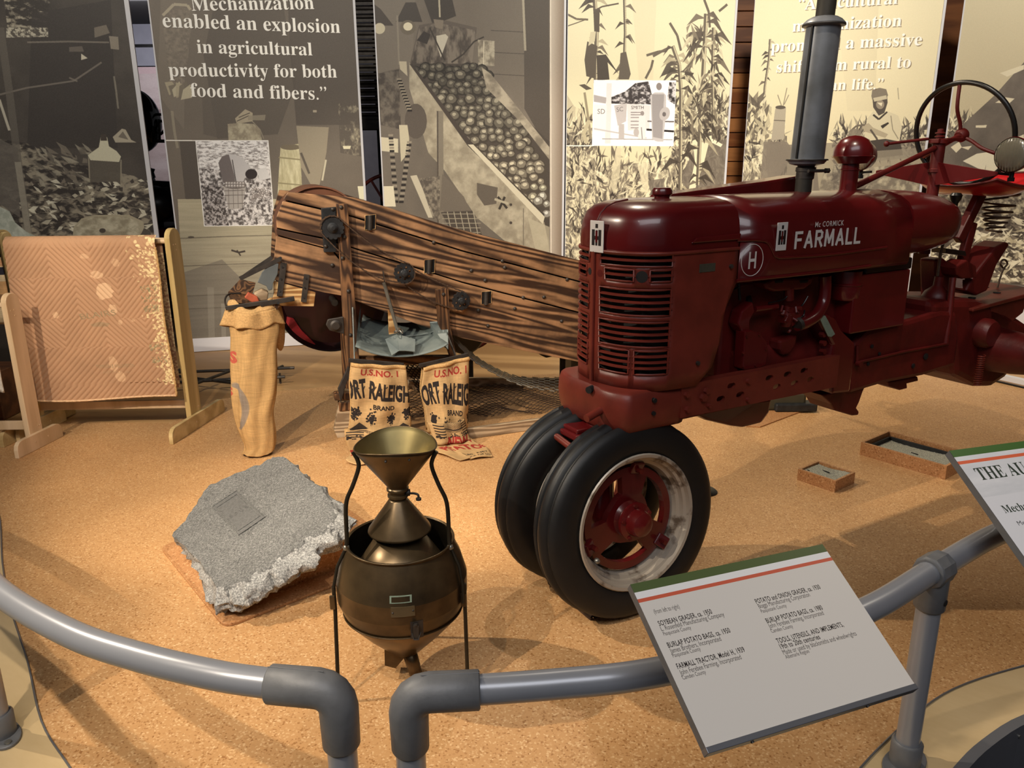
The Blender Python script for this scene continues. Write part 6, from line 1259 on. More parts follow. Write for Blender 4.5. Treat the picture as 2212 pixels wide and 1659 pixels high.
b = MB(); b.cyl((LE[0] - .9, LE[1] - .02, .80), (LE[0], LE[1], .80), .014, n=12); b.build('top_rail', M['poplar_l'], rk2, smooth=40)
# quilt: chevron stitching is real relief
QW, QH = .83, .92
c = Canvas(760, 860, (178, 138, 106), lambda x, y: (x * 760, (1 - y) * 860), 9); n = fbm(860, 760, 5, 4, c.rs, 3)[..., None]; c.a *= (.93 + .14 * n)
for x, y, rx, ry, a in ((.58, .23, .045, .022, .5), (.62, .33, .06, .05, .6), (.66, .44, .03, .03, .5), (.28, .47, .02, .02, .5), (.52, .12, .03, .015, .35), (.72, .16, .025, .025, .35), (.60, .78, .03, .05, .4), (.63, .86, .035, .035, .45), (.70, .52, .015, .015, .4), (.79, .51, .012, .008, .4)): c.blob(x, y, rx, ry, (236, 200, 160), a, 0, 20, .3)
for i in range(420):
    y = c.rs.rand() * .92; x = 1 - abs(c.rs.normal()) * (.05 if y > .25 else .08); c.blob(x, y, .004 + c.rs.rand() * .008, .003 + c.rs.rand() * .006, (232, 212, 160), .7)
FT = (150, 130, 100)
c.text('BLAIRS', (.44, .50), (.68, .475), FT, False, .05); c.poly([(.5, .53), (.56, .515), (.63, .525), (.61, .545), (.51, .545)], FT, .55); c.text('TOMPSON & WILLIAMSTON', (.48, .805), (.74, .80), FT, False, .03); c.text('NORFOLK, VA', (.52, .84), (.70, .84), (170, 140, 108), False, .025)
for y in (.30, .36, .42, .66, .74): c.texture([(.86, y), (.97, y - .01), (.97, y + .035), (.87, y + .04)], [(198, 148, 112), (128, 126, 96)], 6, 14, 5, .6)
c.grain(8)
QM = img_mat('peach_quilt_cloth', c.image('quilt'), .85, .1, (400, .25, .001))
def relief(u, v):
    # bands of chevrons, each stitched line a groove
    x, y = u * QW, v * QH; band = .23; k = int(y / band); fy = y - k * band; z_ = abs(((x + .10 * k) % .46) - .23); ph = (z_ * .9 + (fy if k % 2 else -fy) * .8) / .027
    ph2 = (x * .8 + y * .8) / .027; w_ = 1 if y < .62 else 0; s = abs(math.sin(math.pi * (ph if w_ else ph2))) ** .5
    return .0052 * s
def quilt(u, v):
    v = 1 - v; x0 = np.array([-2.765, 4.385]); x1 = np.array([-1.955, 4.42]); d = (x1 - x0); d /= np.linalg.norm(d); nrm = np.array([d[1], -d[0]])
    if v < .06: a = math.pi * .5 * (1 - v / .06); off = .005 + .055 * math.cos(a); z = 1.105 - .02 + .052 * math.sin(a)
    else: off = .060 + .02 * v; z = 1.105 - .02 - (v - .06) * QH * 1.0
    z -= .012 * math.sin(u * 5) * (v > .9) ; off += .008 * math.sin(u * 7 + 1) * v
    w = .81 * (1 + .03 * v) ; p = x0 + d * (u * w + .005 * math.sin(v * 9)) + nrm * (off + relief(u, v) * 1.4)
    return (p[0], p[1], z)
q_ = grid('quilt', 260, 240, quilt, QM, None, 180); tag(q_, 'peach quilt with chevron stitching and pale stains, draped over the rack', 'quilt')
qb = grid('quilt_back_flap', 20, 20, lambda u, v: (lambda p: (p[0], p[1] + .085 + .015 * math.sin(u * 9), 1.10 - v * .85))(quilt(u, .93)), QM, q_, 180)
qh = MB(); qh.tube([tuple(quilt(u, .003)) for u in np.linspace(0, 1, 60)], .006, 6); qh.build('edge_binding', mat('pale_worn_binding', (214, 176, 136), .9, var=.2, scale=90), q_, smooth=180)
qh = MB(); qh.tube([(lambda p: (p[0] + .002 * math.sin(v * 300), p[1], p[2]))(quilt(1, v)) for v in np.linspace(0, .93, 80)], .006, 6); qh.build('edge_binding', M['burlap'], q_, smooth=180)
# striped blanket and white cloth at the left edge
c = Canvas(200, 400, (206, 186, 150), lambda x, y: (x * 200, (1 - y) * 400), 4)
for y0, y1, col in ((.30, .38, (44, 44, 54)), (.47, .54, (44, 44, 54)), (.60, .72, (186, 146, 100)), (.72, .80, (128, 96, 66)), (.40, .46, (206, 160, 120))): c.poly([(0, y0), (1, y0), (1, y1), (0, y1)], col)
weave(c, 14); BM = img_mat('striped_blanket_cloth', c.image('striped'), .9, .1, (200, .5, .002))
def blank(u, v):
    v = 1 - v; x = -3.6 + .82 * u; y = 4.33
    if v < .15: a = math.pi * (1 - v / .15) * .5; return (x, 4.36 - .05 * math.cos(a), 1.17 + .045 * math.sin(a) + .004 * math.sin(u * 30))
    return (x + .002, 4.31 - .01 * math.sin(u * 14 + v * 5), 1.17 - (v - .15) * .60)
o = grid('striped_blanket', 40, 40, blank, BM, None, 180, .012); tag(o, 'cream blanket with dark stripes hanging left of the peach quilt', 'blanket')
rk3 = thing('quilt_rack', 'poplar rack mostly outside the frame holding the striped blanket', 'rack'); rack_end(rk3, np.array([-3.68, 4.36]), FZ, 1.25, .11, M['poplar'], M['poplar_x'], .4); rack_end(rk3, np.array([-2.795, 4.40]), FZ, 1.16, .09, M['poplar'], M['poplar_x'], .4)
b = MB(); b.cyl((-3.68, 4.36, 1.165), (-2.80, 4.38, 1.14), .02, n=12); b.build('top_rail', M['poplar_l'], rk3, smooth=40)
WCm = mat('crumpled_white_cloth', (216, 206, 192), .85, 0, .05, 12, .9, .012, .2)
o = grid('white_cloth', 30, 30, lambda u, v: (-3.4 + .665 * u + .02 * (1 - v), 4.08 - .015 * math.sin(u * 20 + v * 4) - .03 * (1 - v), .34 + .47 * v + .01 * math.sin(u * 9)), WCm, None, 180, .008); tag(o, 'crumpled white cloth hanging from the low rack at the left edge', 'cloth')
# low wooden sled behind the racks
t = thing('wooden_crate', 'dark brown wooden crate on the floor behind the left rack', 'crate', (-3.35, 4.75, 0)); b = MB(); b.box((-.45, -.15, 0), (.22, .15, .30)); b.build('body', M['plank_d'], t, bevel=.004)
for k in range(3): b = MB(); b.box((-.46, -.165, .02 + k * .1), (.23, -.15, .10 + k * .1)); b.build('slat', M['plank_d'], t, bevel=.002)
t = thing('iron_harrow', 'low dark iron harrow frame on the floor behind the quilt', 'harrow', (-2.3, 5.25, 0))
for a, b_ in (((-.5, -.1, .06), (.7, .1, .06)), ((-.5, .2, .06), (.7, .35, .06)), ((-.3, -.2, .06), (-.1, .4, .06)), ((.1, -.15, .06), (.3, .4, .06)), ((-.45, .3, .06), (.5, -.1, .06)), ((.45, -.1, .06), (.6, .4, .06))): b = MB(); b.tube([a, b_], .011, 8); b.build('bar', M['iron'], t, smooth=40)
for x in (-.4, 0, .4, .65): b = MB(); b.cyl((x, .05 + x * .15, .075), (x, .05 + x * .15, 0), .008, n=8); b.build('tooth', M['iron'], t, smooth=40)

# ------------------------------------------------------------------ brass grain cleaner (soybean grader)
SX, SY = -.332, 2.10
sg = thing('soybean_grader', 'dark brass double cone soybean grader with an open hopper on thin legs', 'machine', (SX, SY, 0))
BR = M['brass']
rim = []
for r, z in ((.0245, .612), (.028, .625), (.112, .735), (.116, .745)): rim.append([(r * math.cos(a), r * math.sin(a), z + (.020 * (abs(math.sin(a)) ** 2) * (r / .116) ** 2 if r > .05 else 0)) for a in np.linspace(0, 2 * math.pi, 48, endpoint=False)])
hp_ = MB().rings(rim, caps=False).build('hopper', BR, sg, smooth=60, solid=.0015)
rim2 = [[(x * .985, y * .985, z + .001) for x, y, z in r] for r in rim]; MB().rings(rim2, caps=False).build('hopper_lining', M['brass_in'], hp_, smooth=60)
MB().tube([(.1165 * math.cos(a), .1165 * math.sin(a), .7455 + .020 * abs(math.sin(a)) ** 2) for a in np.linspace(0, 2 * math.pi, 60, endpoint=False)], .0022, 8, closed=True).build('hopper_bead', BR, hp_, smooth=180)
for a in (4.6, 5.2, 1.2, 1.55): x, y = .108 * math.cos(a), .108 * math.sin(a); MB().ball((x, y, .742), .004, 8, 6).build('rivet', M['iron'], hp_, smooth=180)
MB().lathe([(.024, .585), (.024, .592), (.030, .594), (.030, .600), (.0245, .602), (.0245, .612), (.032, .614), (.032, .620), (.028, .624)], (0, 0, 0), n=32).build('neck', BR, sg, smooth=35)
vb = MB(); vb.tube(bez([(.024, 0, .600), (.045, -.004, .603), (.058, -.006, .600), (.060, -.006, .592)], 5), .0035, 8); vb.lathe([(.0, -.004), (.008, -.003), (.008, .003), (.0, .004)], (.060, -.006, .586), n=12); vb.lathe([(.004, -.006), (.010, -.005), (.010, .005), (.004, .006)], (.030, 0, .604), (1, 0, 0), n=12); vb.build('slide_lever', M['iron'], sg, smooth=60)
MB().lathe([(.024, .588), (.028, .582), (.090, .494), (.092, .488)], (0, 0, 0), n=56).build('upper_cone', BR, sg, smooth=50, solid=.001)
MB().lathe([(.05, .50), (.125, .385), (.127, .380)], (0, 0, 0), n=56).build('lower_cone', BR, sg, smooth=50, solid=.001)
MB().lathe([(.152, .458), (.156, .461), (.158, .456), (.155, .450), (.176, .405), (.191, .352), (.193, .345), (.193, .290), (.191, .284), (.183, .262), (.174, .238)], (0, 0, 0), n=72).build('tub', BR, sg, smooth=14)
MB().lathe([(.150, .458), (.172, .40), (.186, .345), (.186, .30), (.03, .26)], (0, 0, 0), n=48).build('tub_lining', M['rod'], sg, smooth=40)
MB().lathe([(.176, .240), (.178, .236), (.176, .232), (.12, .165), (.045, .085), (.03, .078)], (0, 0, 0), n=64).build('lower_hopper', mat('warm_brass_sheet', (128, 100, 62), .3, .85, .2, 6, .12, .002, .5, 0, (70, 54, 34), 4), sg, smooth=28)
for z, r in ((.458, .157), (.237, .178)): MB().tube([(r * math.cos(a), r * math.sin(a), z) for a in np.linspace(0, 2 * math.pi, 64, endpoint=False)], .003 if z > .3 else .0016, 8, closed=True).build('tub_bead', BR, sg, smooth=180)
b = MB(); b.rings([[(-.06, -.03, .10), (.02, -.03, .10), (.02, .03, .10), (-.06, .03, .10)], [(-.062, -.028, .045), (-.03, -.028, .035), (-.03, .028, .035), (-.062, .028, .045)]]); b.build('square_spout', BR, sg)
b = MB(); b.tube([(.010, -.012, .095), (.032, -.035, .022)], [.022, .019], 20, caps=False); b.build('round_spout', BR, sg, smooth=50, solid=.002)
for k in (-1, 1):
    pts = bez([(k * .118, -.02, .738), (k * .106, -.022, .715), (k * .104, -.024, .69), (k * .122, -.03, .640), (k * .140, -.034, .600), (k * .146, -.036, .560), (k * .1475, -.04, .48), (k * .150, -.045, .455)], 8)
    MB().tube(pts, .0062, 10).build('hanger_rod', M['rod'], sg, smooth=60); MB().ball((k * .150, -.045, .452), .010, 10, 8).build('hanger_lug', M['steel'], sg, smooth=60)
    b = MB(); b.tube([(k * .152, -.045, .45), (k * .176, -.06, .40), (k * .187, -.075, .345), (k * .186, -.078, .29)], .005, 8); b.build('leg_strap', M['rod'], sg, smooth=60)
for k, (x, y) in enumerate(((-.188, -.075), (.190, -.065), (.0, .19))):
    b = MB(); d = (.0, .0) if k == 2 else ((.02, -.065) if k == 0 else (.02, -.05)); b.tube([(x, y, .345), (x + (.0), y, .27), (x + d[0] * .3, y + d[1], 0)], .0058, 10); b.build('leg', M['rod'], sg, smooth=60)
    if k < 2: b = MB(); b.box((x - .012, y - .012, .275), (x + .004, y - .004, .32)); b.build('leg_clip', BR, sg, bevel=.003)
PL = lambda px, py, R: (px, -math.sqrt(max(R * R - px * px, 0)))
def tubplate(x0, x1, z0, z1, m, name, dpt=.0015, par=sg):
    r = lambda z: np.interp(z, [.29, .345, .352, .405, .45], [.193, .193, .191, .176, .155]); rings = []
    for x in np.linspace(x0, x1, 7): rings.append([(x, -math.sqrt(r(z0) ** 2 - x * x) - .0005, z0), (x, -math.sqrt(r(z0) ** 2 - x * x) - dpt, z0), (x, -math.sqrt(r(z1) ** 2 - x * x) - dpt, z1), (x, -math.sqrt(r(z1) ** 2 - x * x) - .0005, z1)])
    return MB().rings(rings).build(name, m, par, smooth=30)
tp = tubplate(-.008, .052, .358, .378, M['verdigris'], 'inventory_label'); tubplate(-.003, .047, .361, .375, BR, 'label_field', .002, tp)
np_ = tubplate(-.005, .060, .318, .348, mat('dull_brass_plate', (92, 80, 58), .5, .4, .1, 30, .1), 'maker_plate', .003)
for x, z in ((.0, .331), (.055, .334)): MB().ball((x, -.1945 + x * x * 2.7, z), .0035, 8, 6).build('rivet', M['iron'], np_, smooth=180)
lb = tubplate(.046, .080, .245, .298, M['iron'], 'latch', .002)
b = MB(); b.box((.054, -.197, .248), (.070, -.187, .292)); b.cyl((.062, -.196, .292), (.062, -.196, .298), .005, n=10); b.tube([(.050, -.192, .266), (.056, -.200, .250), (.068, -.200, .250), (.074, -.190, .268)], .0022, 6); b.build('latch_bail', M['iron'], lb, bevel=.002)

# ------------------------------------------------------------------ inscribed granite slab on its cork plinth
t = thing('cork_plinth', 'sloping cork wedge on a low round-cornered cork base under the granite slab', 'plinth')
s1, s2, s3 = np.array([-1.451, 2.922]), np.array([-.981, 2.338]), np.array([-.40, 2.84]); s4 = s1 + (s3 - s2)
def rounded(P, r=.05):
    o = []
    for i in range(4):
        p = P[i]; a = P[i - 1] - p; b_ = P[(i + 1) % 4] - p; a /= np.linalg.norm(a); b_ /= np.linalg.norm(b_)
        for k in np.linspace(0, 1, 5): o.append(tuple(p + a * r * (1 - k) ** 2 + b_ * r * k ** 2))
    return o
b = MB(); b.prism(rounded([s1, s2, s3, s4]), .0, .012, axis='z'); b.build('base', M['cork_s'], t, bevel=.003)
e1 = np.array([-1.397, 2.870, .012]); e2 = np.array([-1.027, 2.423, .012]); dv_ = np.array([math.cos(math.radians(40.6)), math.sin(math.radians(40.6)), 0]); LW = .50; HW = .202
b = MB(); b.add([e1, e2, e2 + dv_ * LW, e1 + dv_ * LW, e2 + dv_ * LW + [0, 0, HW], e1 + dv_ * LW + [0, 0, HW]], [(0, 3, 2, 1), (0, 1, 4, 5), (1, 2, 4), (0, 5, 3), (2, 3, 5, 4)]); b.build('wedge', M['cork_s'], t)
sl = math.atan2(HW, LW); n_ = np.array([-math.sin(sl) * dv_[0], -math.sin(sl) * dv_[1], math.cos(sl)]); TK = .095
base0 = e1 + n_ * (TK + .004)
def onrock(x, y, d=0.0):
    r = ray(x, y); p0 = base0 + n_ * d; return CAMP + r * (((p0 - CAMP) @ n_) / (r @ n_))
topo = [(370, 1156), (395, 1130), (418, 1098), (447, 1052), (470, 1042), (520, 1018), (560, 1004), (590, 986), (612, 986), (645, 1012), (664, 1035), (692, 1052), (712, 1080), (722, 1104), (716, 1128), (690, 1150), (660, 1162), (640, 1185), (610, 1198), (588, 1222), (556, 1232), (530, 1252), (505, 1262), (488, 1268), (468, 1268), (450, 1238), (425, 1205), (398, 1180)]
granite = None
def make_granite(nm='grey_granite', k=1.0):
    m, N, L, B = newmat(nm); v = coords(N, L); f = noise(N, L, v, 160, 5, .7); r = ramp(N, [(.35, lin((64 * k, 64 * k, 64 * k))), (.52, lin((104 * k, 104 * k, 102 * k))), (.72, lin((150 * k, 149 * k, 146 * k)))]); L.new(f, r.inputs[0])
    g = noise(N, L, v, 14, 4); r2 = ramp(N, [(.3, (.85,) * 3), (.7, (1.1,) * 3)]); L.new(g, r2.inputs[0]); mm = N.new('ShaderNodeMix'); mm.data_type = 'RGBA'; mm.blend_type = 'MULTIPLY'; mm.inputs[0].default_value = 1; L.new(r.outputs[0], mm.inputs[6]); L.new(r2.outputs[0], mm.inputs[7]); L.new(mm.outputs[2], B.inputs['Base Color']); B.inputs['Roughness'].default_value = .75; bumpit(N, L, B, f, .6, .003); return m
GM = make_granite(); GL = make_granite('fresh_broken_granite', 1.42); rsr = np.random.RandomState(3)
TP = []
for i in range(len(topo)):
    a = np.array(topo[i]); b_ = np.array(topo[(i + 1) % len(topo)]); 
    for k in range(5): q = a + (b_ - a) * k / 5 + rsr.normal(0, 1.0, 2); TP.append(onrock(*q))
TP = np.array(TP); cen = TP.mean(0); nP = len(TP)
ru = dv_ * math.cos(sl) + np.array([0, 0, math.sin(sl)]); rv = np.cross(n_, ru)
mb = MB(); rings = []
# bevel widths: the rough face is widest on the side towards the visitors and right
for k in range(12, 0, -1):
    rings.append([cen + (p - cen) * (k / 12) + n_ * (rsr.rand() * .0022 if k < 12 else 0) for p in TP])
rings = rings[::-1]
from mathutils import noise as mnoise
NR = 14
for j in range(1, NR + 1):
    t = j / NR; rg = []
    for i, p in enumerate(TP):
        d = p - cen; out_ = d / np.linalg.norm(d); toward = max(0.0, float(out_ @ np.array([.5, -.86, 0])))
        q = p - n_ * (TK * t) ; nz = mnoise.fractal(Vector(q) * 22, 1.0, 2.0, 4)
        swell = (.008 + .058 * toward) * math.sin(min(t * 1.5, 1) * math.pi / 2) - .10 * max(0, t - .62) * 1.2
        rg.append(p + out_ * (swell + nz * .034 * min(1, t * 4)) - n_ * (TK * t - .002 * (j == NR) + mnoise.noise(Vector(q) * 40) * .004))
    rings.append(rg)
mb.rings(rings, caps=True)
rock = mb.build('granite_slab', GM, None, smooth=40); rock.data.materials.append(GL)
for pl_ in rock.data.polygons:
    if (pl_.center - Vector(cen)).dot(Vector(n_)) < -.0035: pl_.material_index = 1
tag(rock, 'rough grey granite slab with a small square inscription, lying on the cork wedge', 'stone')
ins = [onrock(x, y, .003) for x, y in ((459, 1095), (512, 1060), (572, 1108), (516, 1156))]
o_ = np.array(ins); a_ = (o_[1] - o_[0]); b__ = (o_[3] - o_[0]); M['granite_d'] = mat('honed_granite_panel', (90, 90, 89), .6, 0, .2, 120, .3)
fr_in = lambda u, v, d=0: tuple(o_[0] + a_ * u + b__ * v + n_ * d)
b = MB(); b.add([fr_in(0, 0), fr_in(1, 0), fr_in(1, 1), fr_in(0, 1)], [(0, 1, 2, 3)]); ip_ = b.build('inscription_panel', M['granite_d'], rock)
b = MB()
for k in (.0, .09):
    b.tube([fr_in(k, k, .001), fr_in(1 - k, k, .001), fr_in(1 - k, 1 - k, .001), fr_in(k, 1 - k, .001)], .0022, 5, closed=True)
b.build('inscription_border', GM, ip_)
xa = Vector(b__ / np.linalg.norm(b__)); ya = Vector(-0 * a_ + a_ / np.linalg.norm(a_)); za = Vector(n_); mt = lambda u, v: Matrix(((xa.x, ya.x, za.x, fr_in(u, v)[0]), (xa.y, ya.y, za.y, fr_in(u, v)[1]), (xa.z, ya.z, za.z, fr_in(u, v)[2]), (0, 0, 0, 1)))
for k, s_ in enumerate(('I I I I I', 'T R A I L', 'I I I I', 'I I I I')): text_mesh('carved_letters', s_, GM, ip_, mt(.80 - .19 * k, .5), .017, .0012, .8, .01)

# ------------------------------------------------------------------ railings
def railing(label, pts, elbow_at_end, posts, elbow_dir):
    t = thing('guard_rail', label, 'railing'); P = bez(pts, 10)
    MB().tube([tuple(p) for p in P], .0285, 24).build('rail', M['pipe'], t, smooth=60); return t
ZR = .57
Lp = [(-3.3, 3.0, ZR), (-2.5, 2.62, ZR), (-1.85, 2.2, ZR), (-1.42, 1.83, ZR), (-1.178, 1.615, ZR), (-.934, 1.455, ZR), (-.751, 1.372, ZR), (-.592, 1.317, ZR), (-.49, 1.292, ZR), (-.352, 1.268, ZR)]
Rp = [(-.186, 1.255, ZR), (-.096, 1.262, ZR), (.079, 1.279, ZR), (.258, 1.308, ZR), (.52, 1.392, ZR), (.783, 1.529, ZR), (1.017, 1.700, ZR), (1.30, 1.895, ZR), (1.62, 2.04, ZR), (2.1, 2.16, ZR), (2.9, 2.25, ZR)]
rl = railing('curved grey pipe railing left of the gap, ending in an elbow', Lp, True, None, None); rr2 = railing('curved grey pipe railing right of the gap, carrying the two sign panels', Rp, True, None, None)
def elbow(par, c, d):
    c = Vector(c); d = Vector(d).normalized(); pts = [c + d * .135, c + d * .04] + [c + d * (.04 - .04 * math.sin(a)) + Vector((0, 0, -.04 + .04 * math.cos(a))) for a in (.4, .8, 1.2)] + [c + Vector((0, 0, -.04)), c + Vector((0, 0, -.125))]
    MB().tube([c + d * .135, c + d * .132] + pts[1:-1] + [c + Vector((0, 0, -.120)), c + Vector((0, 0, -.125))], [.034, .037] + [.0375] * (len(pts) - 2) + [.036, .033], 28).build('elbow_fitting', M['fitting'], par, smooth=50)
    MB().cyl(c + Vector((0, 0, -.10)), (c.x, c.y, .03), .0285, n=28).build('post', M['pipe'], par, smooth=40)
    MB().lathe([(.0, .0), (.055, .0), (.058, .008), (.05, .012), (.036, .03), (.036, .06), (.03, .062)], (c.x, c.y, .002), n=28).build('base_flange', M['fitting'], par, smooth=40)
    sp = c + d * .085; q = MB(); q.tube([sp + Vector((0, 0, .0372)) - d * .06, sp + Vector((0, 0, .0374)) + d * .05], .0009, 5); q.build('casting_line', M['fitting'], par)
elbow(rl, (-.333, 1.267, ZR), (-1, .14, 0)); elbow(rr2, (-.199, 1.256, ZR), (1, .06, 0))
def tee(par, c, d):
    c = Vector(c); d = Vector(d).normalized()
    oc = MB(); oc.tube([c - d * .034, c - d * .030, c + d * .030, c + d * .034], [.036, .040, .040, .036], 10); oc.build('tee_collar', M['fitting'], par, bevel=.003, smooth=30)
    MB().rings([[(c.x + r_ * math.cos(a), c.y + r_ * math.sin(a), z) for a in np.linspace(0, 2 * math.pi, 20, endpoint=False)] for r_, z in ((.036, c.z), (.036, c.z - .10), (.033, c.z - .104))]).build('tee_socket', M['fitting'], par, smooth=40)
    n = Vector((d.y, -d.x, 0)); n = n if n.y < 0 else -n; MB().cyl(c + Vector((0, 0, -.075)) + n * .036, c + Vector((0, 0, -.075)) + n * .0375, .008, n=12).build('grub_screw', M['void'], par, smooth=40)
    MB().cyl((c.x, c.y, c.z - .08), (c.x, c.y, .05), .0285, n=28).build('post', M['pipe'], par, smooth=40)
    MB().rings([[(c.x + r_ * math.cos(a), c.y + r_ * math.sin(a), z) for a in np.linspace(0, 2 * math.pi, 28, endpoint=False)] for r_, z in ((.036, .002), (.038, .01), (.038, .072), (.033, .078), (.0285, .076))]).build('base_socket', M['fitting'], par, smooth=40)
    fp = MB(); fp.rings([[(c.x + (.075 * math.cos(a)) * d.x - .045 * math.sin(a) * d.y, c.y + .075 * math.cos(a) * d.y + .045 * math.sin(a) * d.x, z) for a in np.linspace(0, 2 * math.pi, 28, endpoint=False)] for z in (.002, .011)]); fp.build('base_flange', M['fitting'], par, smooth=30, bevel=.002)
    for k in (-1, 1): MB().cyl((c.x + k * .058 * d.x, c.y + k * .058 * d.y, .011), (c.x + k * .058 * d.x, c.y + k * .058 * d.y, .016), .009, n=10).build('flange_screw', M['steel'], par, smooth=40)
tee(rr2, (1.017, 1.700, ZR), (.25, .185, 0)); tee(rl, (-1.42, 1.83, ZR), (-.24, .22, 0))
for c, d in (((.352, 1.335, ZR), (1, .28, 0)), ((.70, 1.482, ZR), (.85, .45, 0)), ((1.335, 1.915, ZR), (.8, .45, 0))):
    d = Vector(d).normalized(); c = Vector(c); MB().tube([c - d * .045, c + d * .045], .0305, 24).build('sleeve', mat('dark_grey_sleeve', (64, 64, 66), .45, .2), rr2, smooth=40) if c.x > .5 or c.x < .4 else None

# ------------------------------------------------------------------ sign panels
def sign(label, TL, TR, BR_, BL, paint, nm, thick=.016, tw=1800):
    TL, TR, BR_, BL = [np.array(p, float) for p in (TL, TR, BR_, BL)]
    u = (TR - TL); w = np.linalg.norm(u); u /= w; v = (BL - TL); v -= u * (v @ u); h = np.linalg.norm(v); v /= h; n = np.cross(v, u); n = n if n[2] > 0 else -n
    th = int(tw * h / w); P = lambda a, b_, d=0: tuple(TL + u * a + v * b_ + n * d)
    c = Canvas(tw, th, (220, 214, 206), lambda x, y: (x / w * tw, (1 - y / h) * th), 2); paint(c, w, h, lambda x, y: (lambda q: ((q - TL) @ u, (q - TL) @ v))(CAMP + ray(x, y) * (((TL - CAMP) @ n) / (ray(x, y) @ n))))
    t = thing('sign_panel', label, 'sign')
    grid('sign_face', 2, 2, lambda a, b_: P(a * w, (1 - b_) * h, .0012), img_mat(nm, c.image(nm), .38, .4), t)
    b = MB(); b.add([P(0, 0), P(w, 0), P(w, h), P(0, h), P(0, 0, -thick), P(w, 0, -thick), P(w, h, -thick), P(0, h, -thick)], [(0, 1, 2, 3), (7, 6, 5, 4), (0, 4, 5, 1), (1, 5, 6, 2), (2, 6, 7, 3), (3, 7, 4, 0)]); b.build('backing_board', M['fitting'], t)
    lp = MB(); lp.add([P(-.001, h - .004, .003), P(w + .001, h - .004, .003), P(w + .001, h + .006, .003), P(-.001, h + .006, .003), P(-.001, h - .004, -thick), P(w + .001, h - .004, -thick), P(w + .001, h + .006, -thick), P(-.001, h + .006, -thick)], [(0, 1, 2, 3), (7, 6, 5, 4), (0, 4, 5, 1), (1, 5, 6, 2), (2, 6, 7, 3), (3, 7, 4, 0)]); lp.build('lower_lip', M['alu'], t, bevel=.001)
    for k in (.28, .72):
        a = Vector(P(w * k, h * .25, -thick)); rp = min(bez(Rp, 10), key=lambda q: (q[0] - a.x) ** 2 + (q[1] - a.y) ** 2); s_ = MB(); s_.beam(a, (rp[0], rp[1], rp[2] + .0), .03, .006); s_.build('support_arm', M['alu'], t)
    for k in (.2, .75): s_ = MB(); s_.cyl(P(w * k, h + .003, -thick * .5), P(w * k, h + .008, -thick * .5), .003, n=8); s_.build('lip_screw', M['black'], t, smooth=40)
    return t
GRN = (84, 98, 58); ORG = (206, 98, 72); TX = (40, 34, 34); TX2 = (84, 78, 76)
def s1_(c, w, h, px):
    q = lambda v: v * h
    g1, g2, g3 = (px(1784, 1193)[1] + px(1368, 1281)[1]) / 2, (px(1792, 1206)[1] + px(1373, 1295)[1]) / 2, (px(1797, 1213)[1] + px(1377, 1302)[1]) / 2
    c.poly([(0, 0), (w, 0), (w, g1), (0, g1)], GRN); c.poly([(0, g1), (w, g1), (w, g2), (0, g2)], (236, 234, 232)); c.poly([(0, g2), (w, g2), (w, g3), (0, g3)], ORG)
    L = [('(from left to right)', (1414, 1327), (1468, 1314), 0, 1), ('SOYBEAN GRADER, ca. 1950', (1424, 1353), (1539, 1326), 1, 1), ('L. Rosenfeld Manufacturing Company', (1429, 1364), (1565, 1331), 0, 1), ('Pasquotank County', (1434, 1374), (1493, 1359), 0, 0),
         ('BURLAP POTATO BAGS, ca. 1950', (1444, 1400), (1578, 1366), 1, 1), ('James Brothers, Incorporated', (1449, 1412), (1557, 1382), 0, 1), ('Pasquotank County', (1454, 1421), (1514, 1406), 0, 0), ('FARMALL TRACTOR, Model H, 1939', (1464, 1446), (1610, 1409), 1, 1), ('John Ferebee Farming, Incorporated', (1470, 1459), (1602, 1424), 0, 1), ('Camden County', (1475, 1469), (1525, 1455), 0, 0),
         ('POTATO and ONION GRADER, ca. 1930', (1634, 1305), (1774, 1274), 1, 1), ('Boggs Manufacturing Corporation', (1640, 1315), (1751, 1290), 0, 1), ('Pasquotank County', (1645, 1325), (1699, 1311), 0, 0), ('BURLAP POTATO BAGS, ca. 1980', (1657, 1347), (1779, 1319), 1, 1), ('John Ferebee Farming, Incorporated', (1662, 1358), (1781, 1330), 0, 1), ('Camden County', (1667, 1368), (1713, 1356), 0, 0),
         ('TOOLS, UTENSILS, AND IMPLEMENTS,', (1680, 1391), (1823, 1354), 1, 1), ('19th to 20th centuries', (1687, 1403), (1772, 1380), 1, 1), ('Made or used by blacksmiths and wheelwrights', (1693, 1415), (1851, 1373), 0, 1), ('Albemarle Region', (1698, 1424), (1749, 1411), 0, 0)]
    for s, a, b_, bold, big in L:
        A, B_ = px(*a), px(*b_); y = (A[1] + B_[1]) / 2
        c.text(s, (A[0], A[1]), (B_[0], A[1]), TX if bold else TX2, False, (.0134 if bold else .0126) if big else .0102, .012 if bold else 0, None, 1.08 if bold else 1.0)
sc1 = 1.42
cr4 = [CAMP + r_ * k for r_, k in zip([ray(1361, 1263), ray(1776, 1176), ray(1967, 1485), ray(1513, 1625)], [1, 1, 1, 1])]
Am = np.array([ray(1361, 1263), -ray(1776, 1176), ray(1967, 1485), -ray(1513, 1625)]).T; vv = np.linalg.svd(Am)[2][-1]; vv = vv / vv[0] * sc1
C4 = [CAMP + ray(*p) * k for p, k in zip(((1361, 1263), (1776, 1176), (1967, 1485), (1513, 1625)), vv)]
sign('grey sign panel listing the exhibits, green and orange bands, on the right railing', *C4, s1_, 'sign_exhibits')
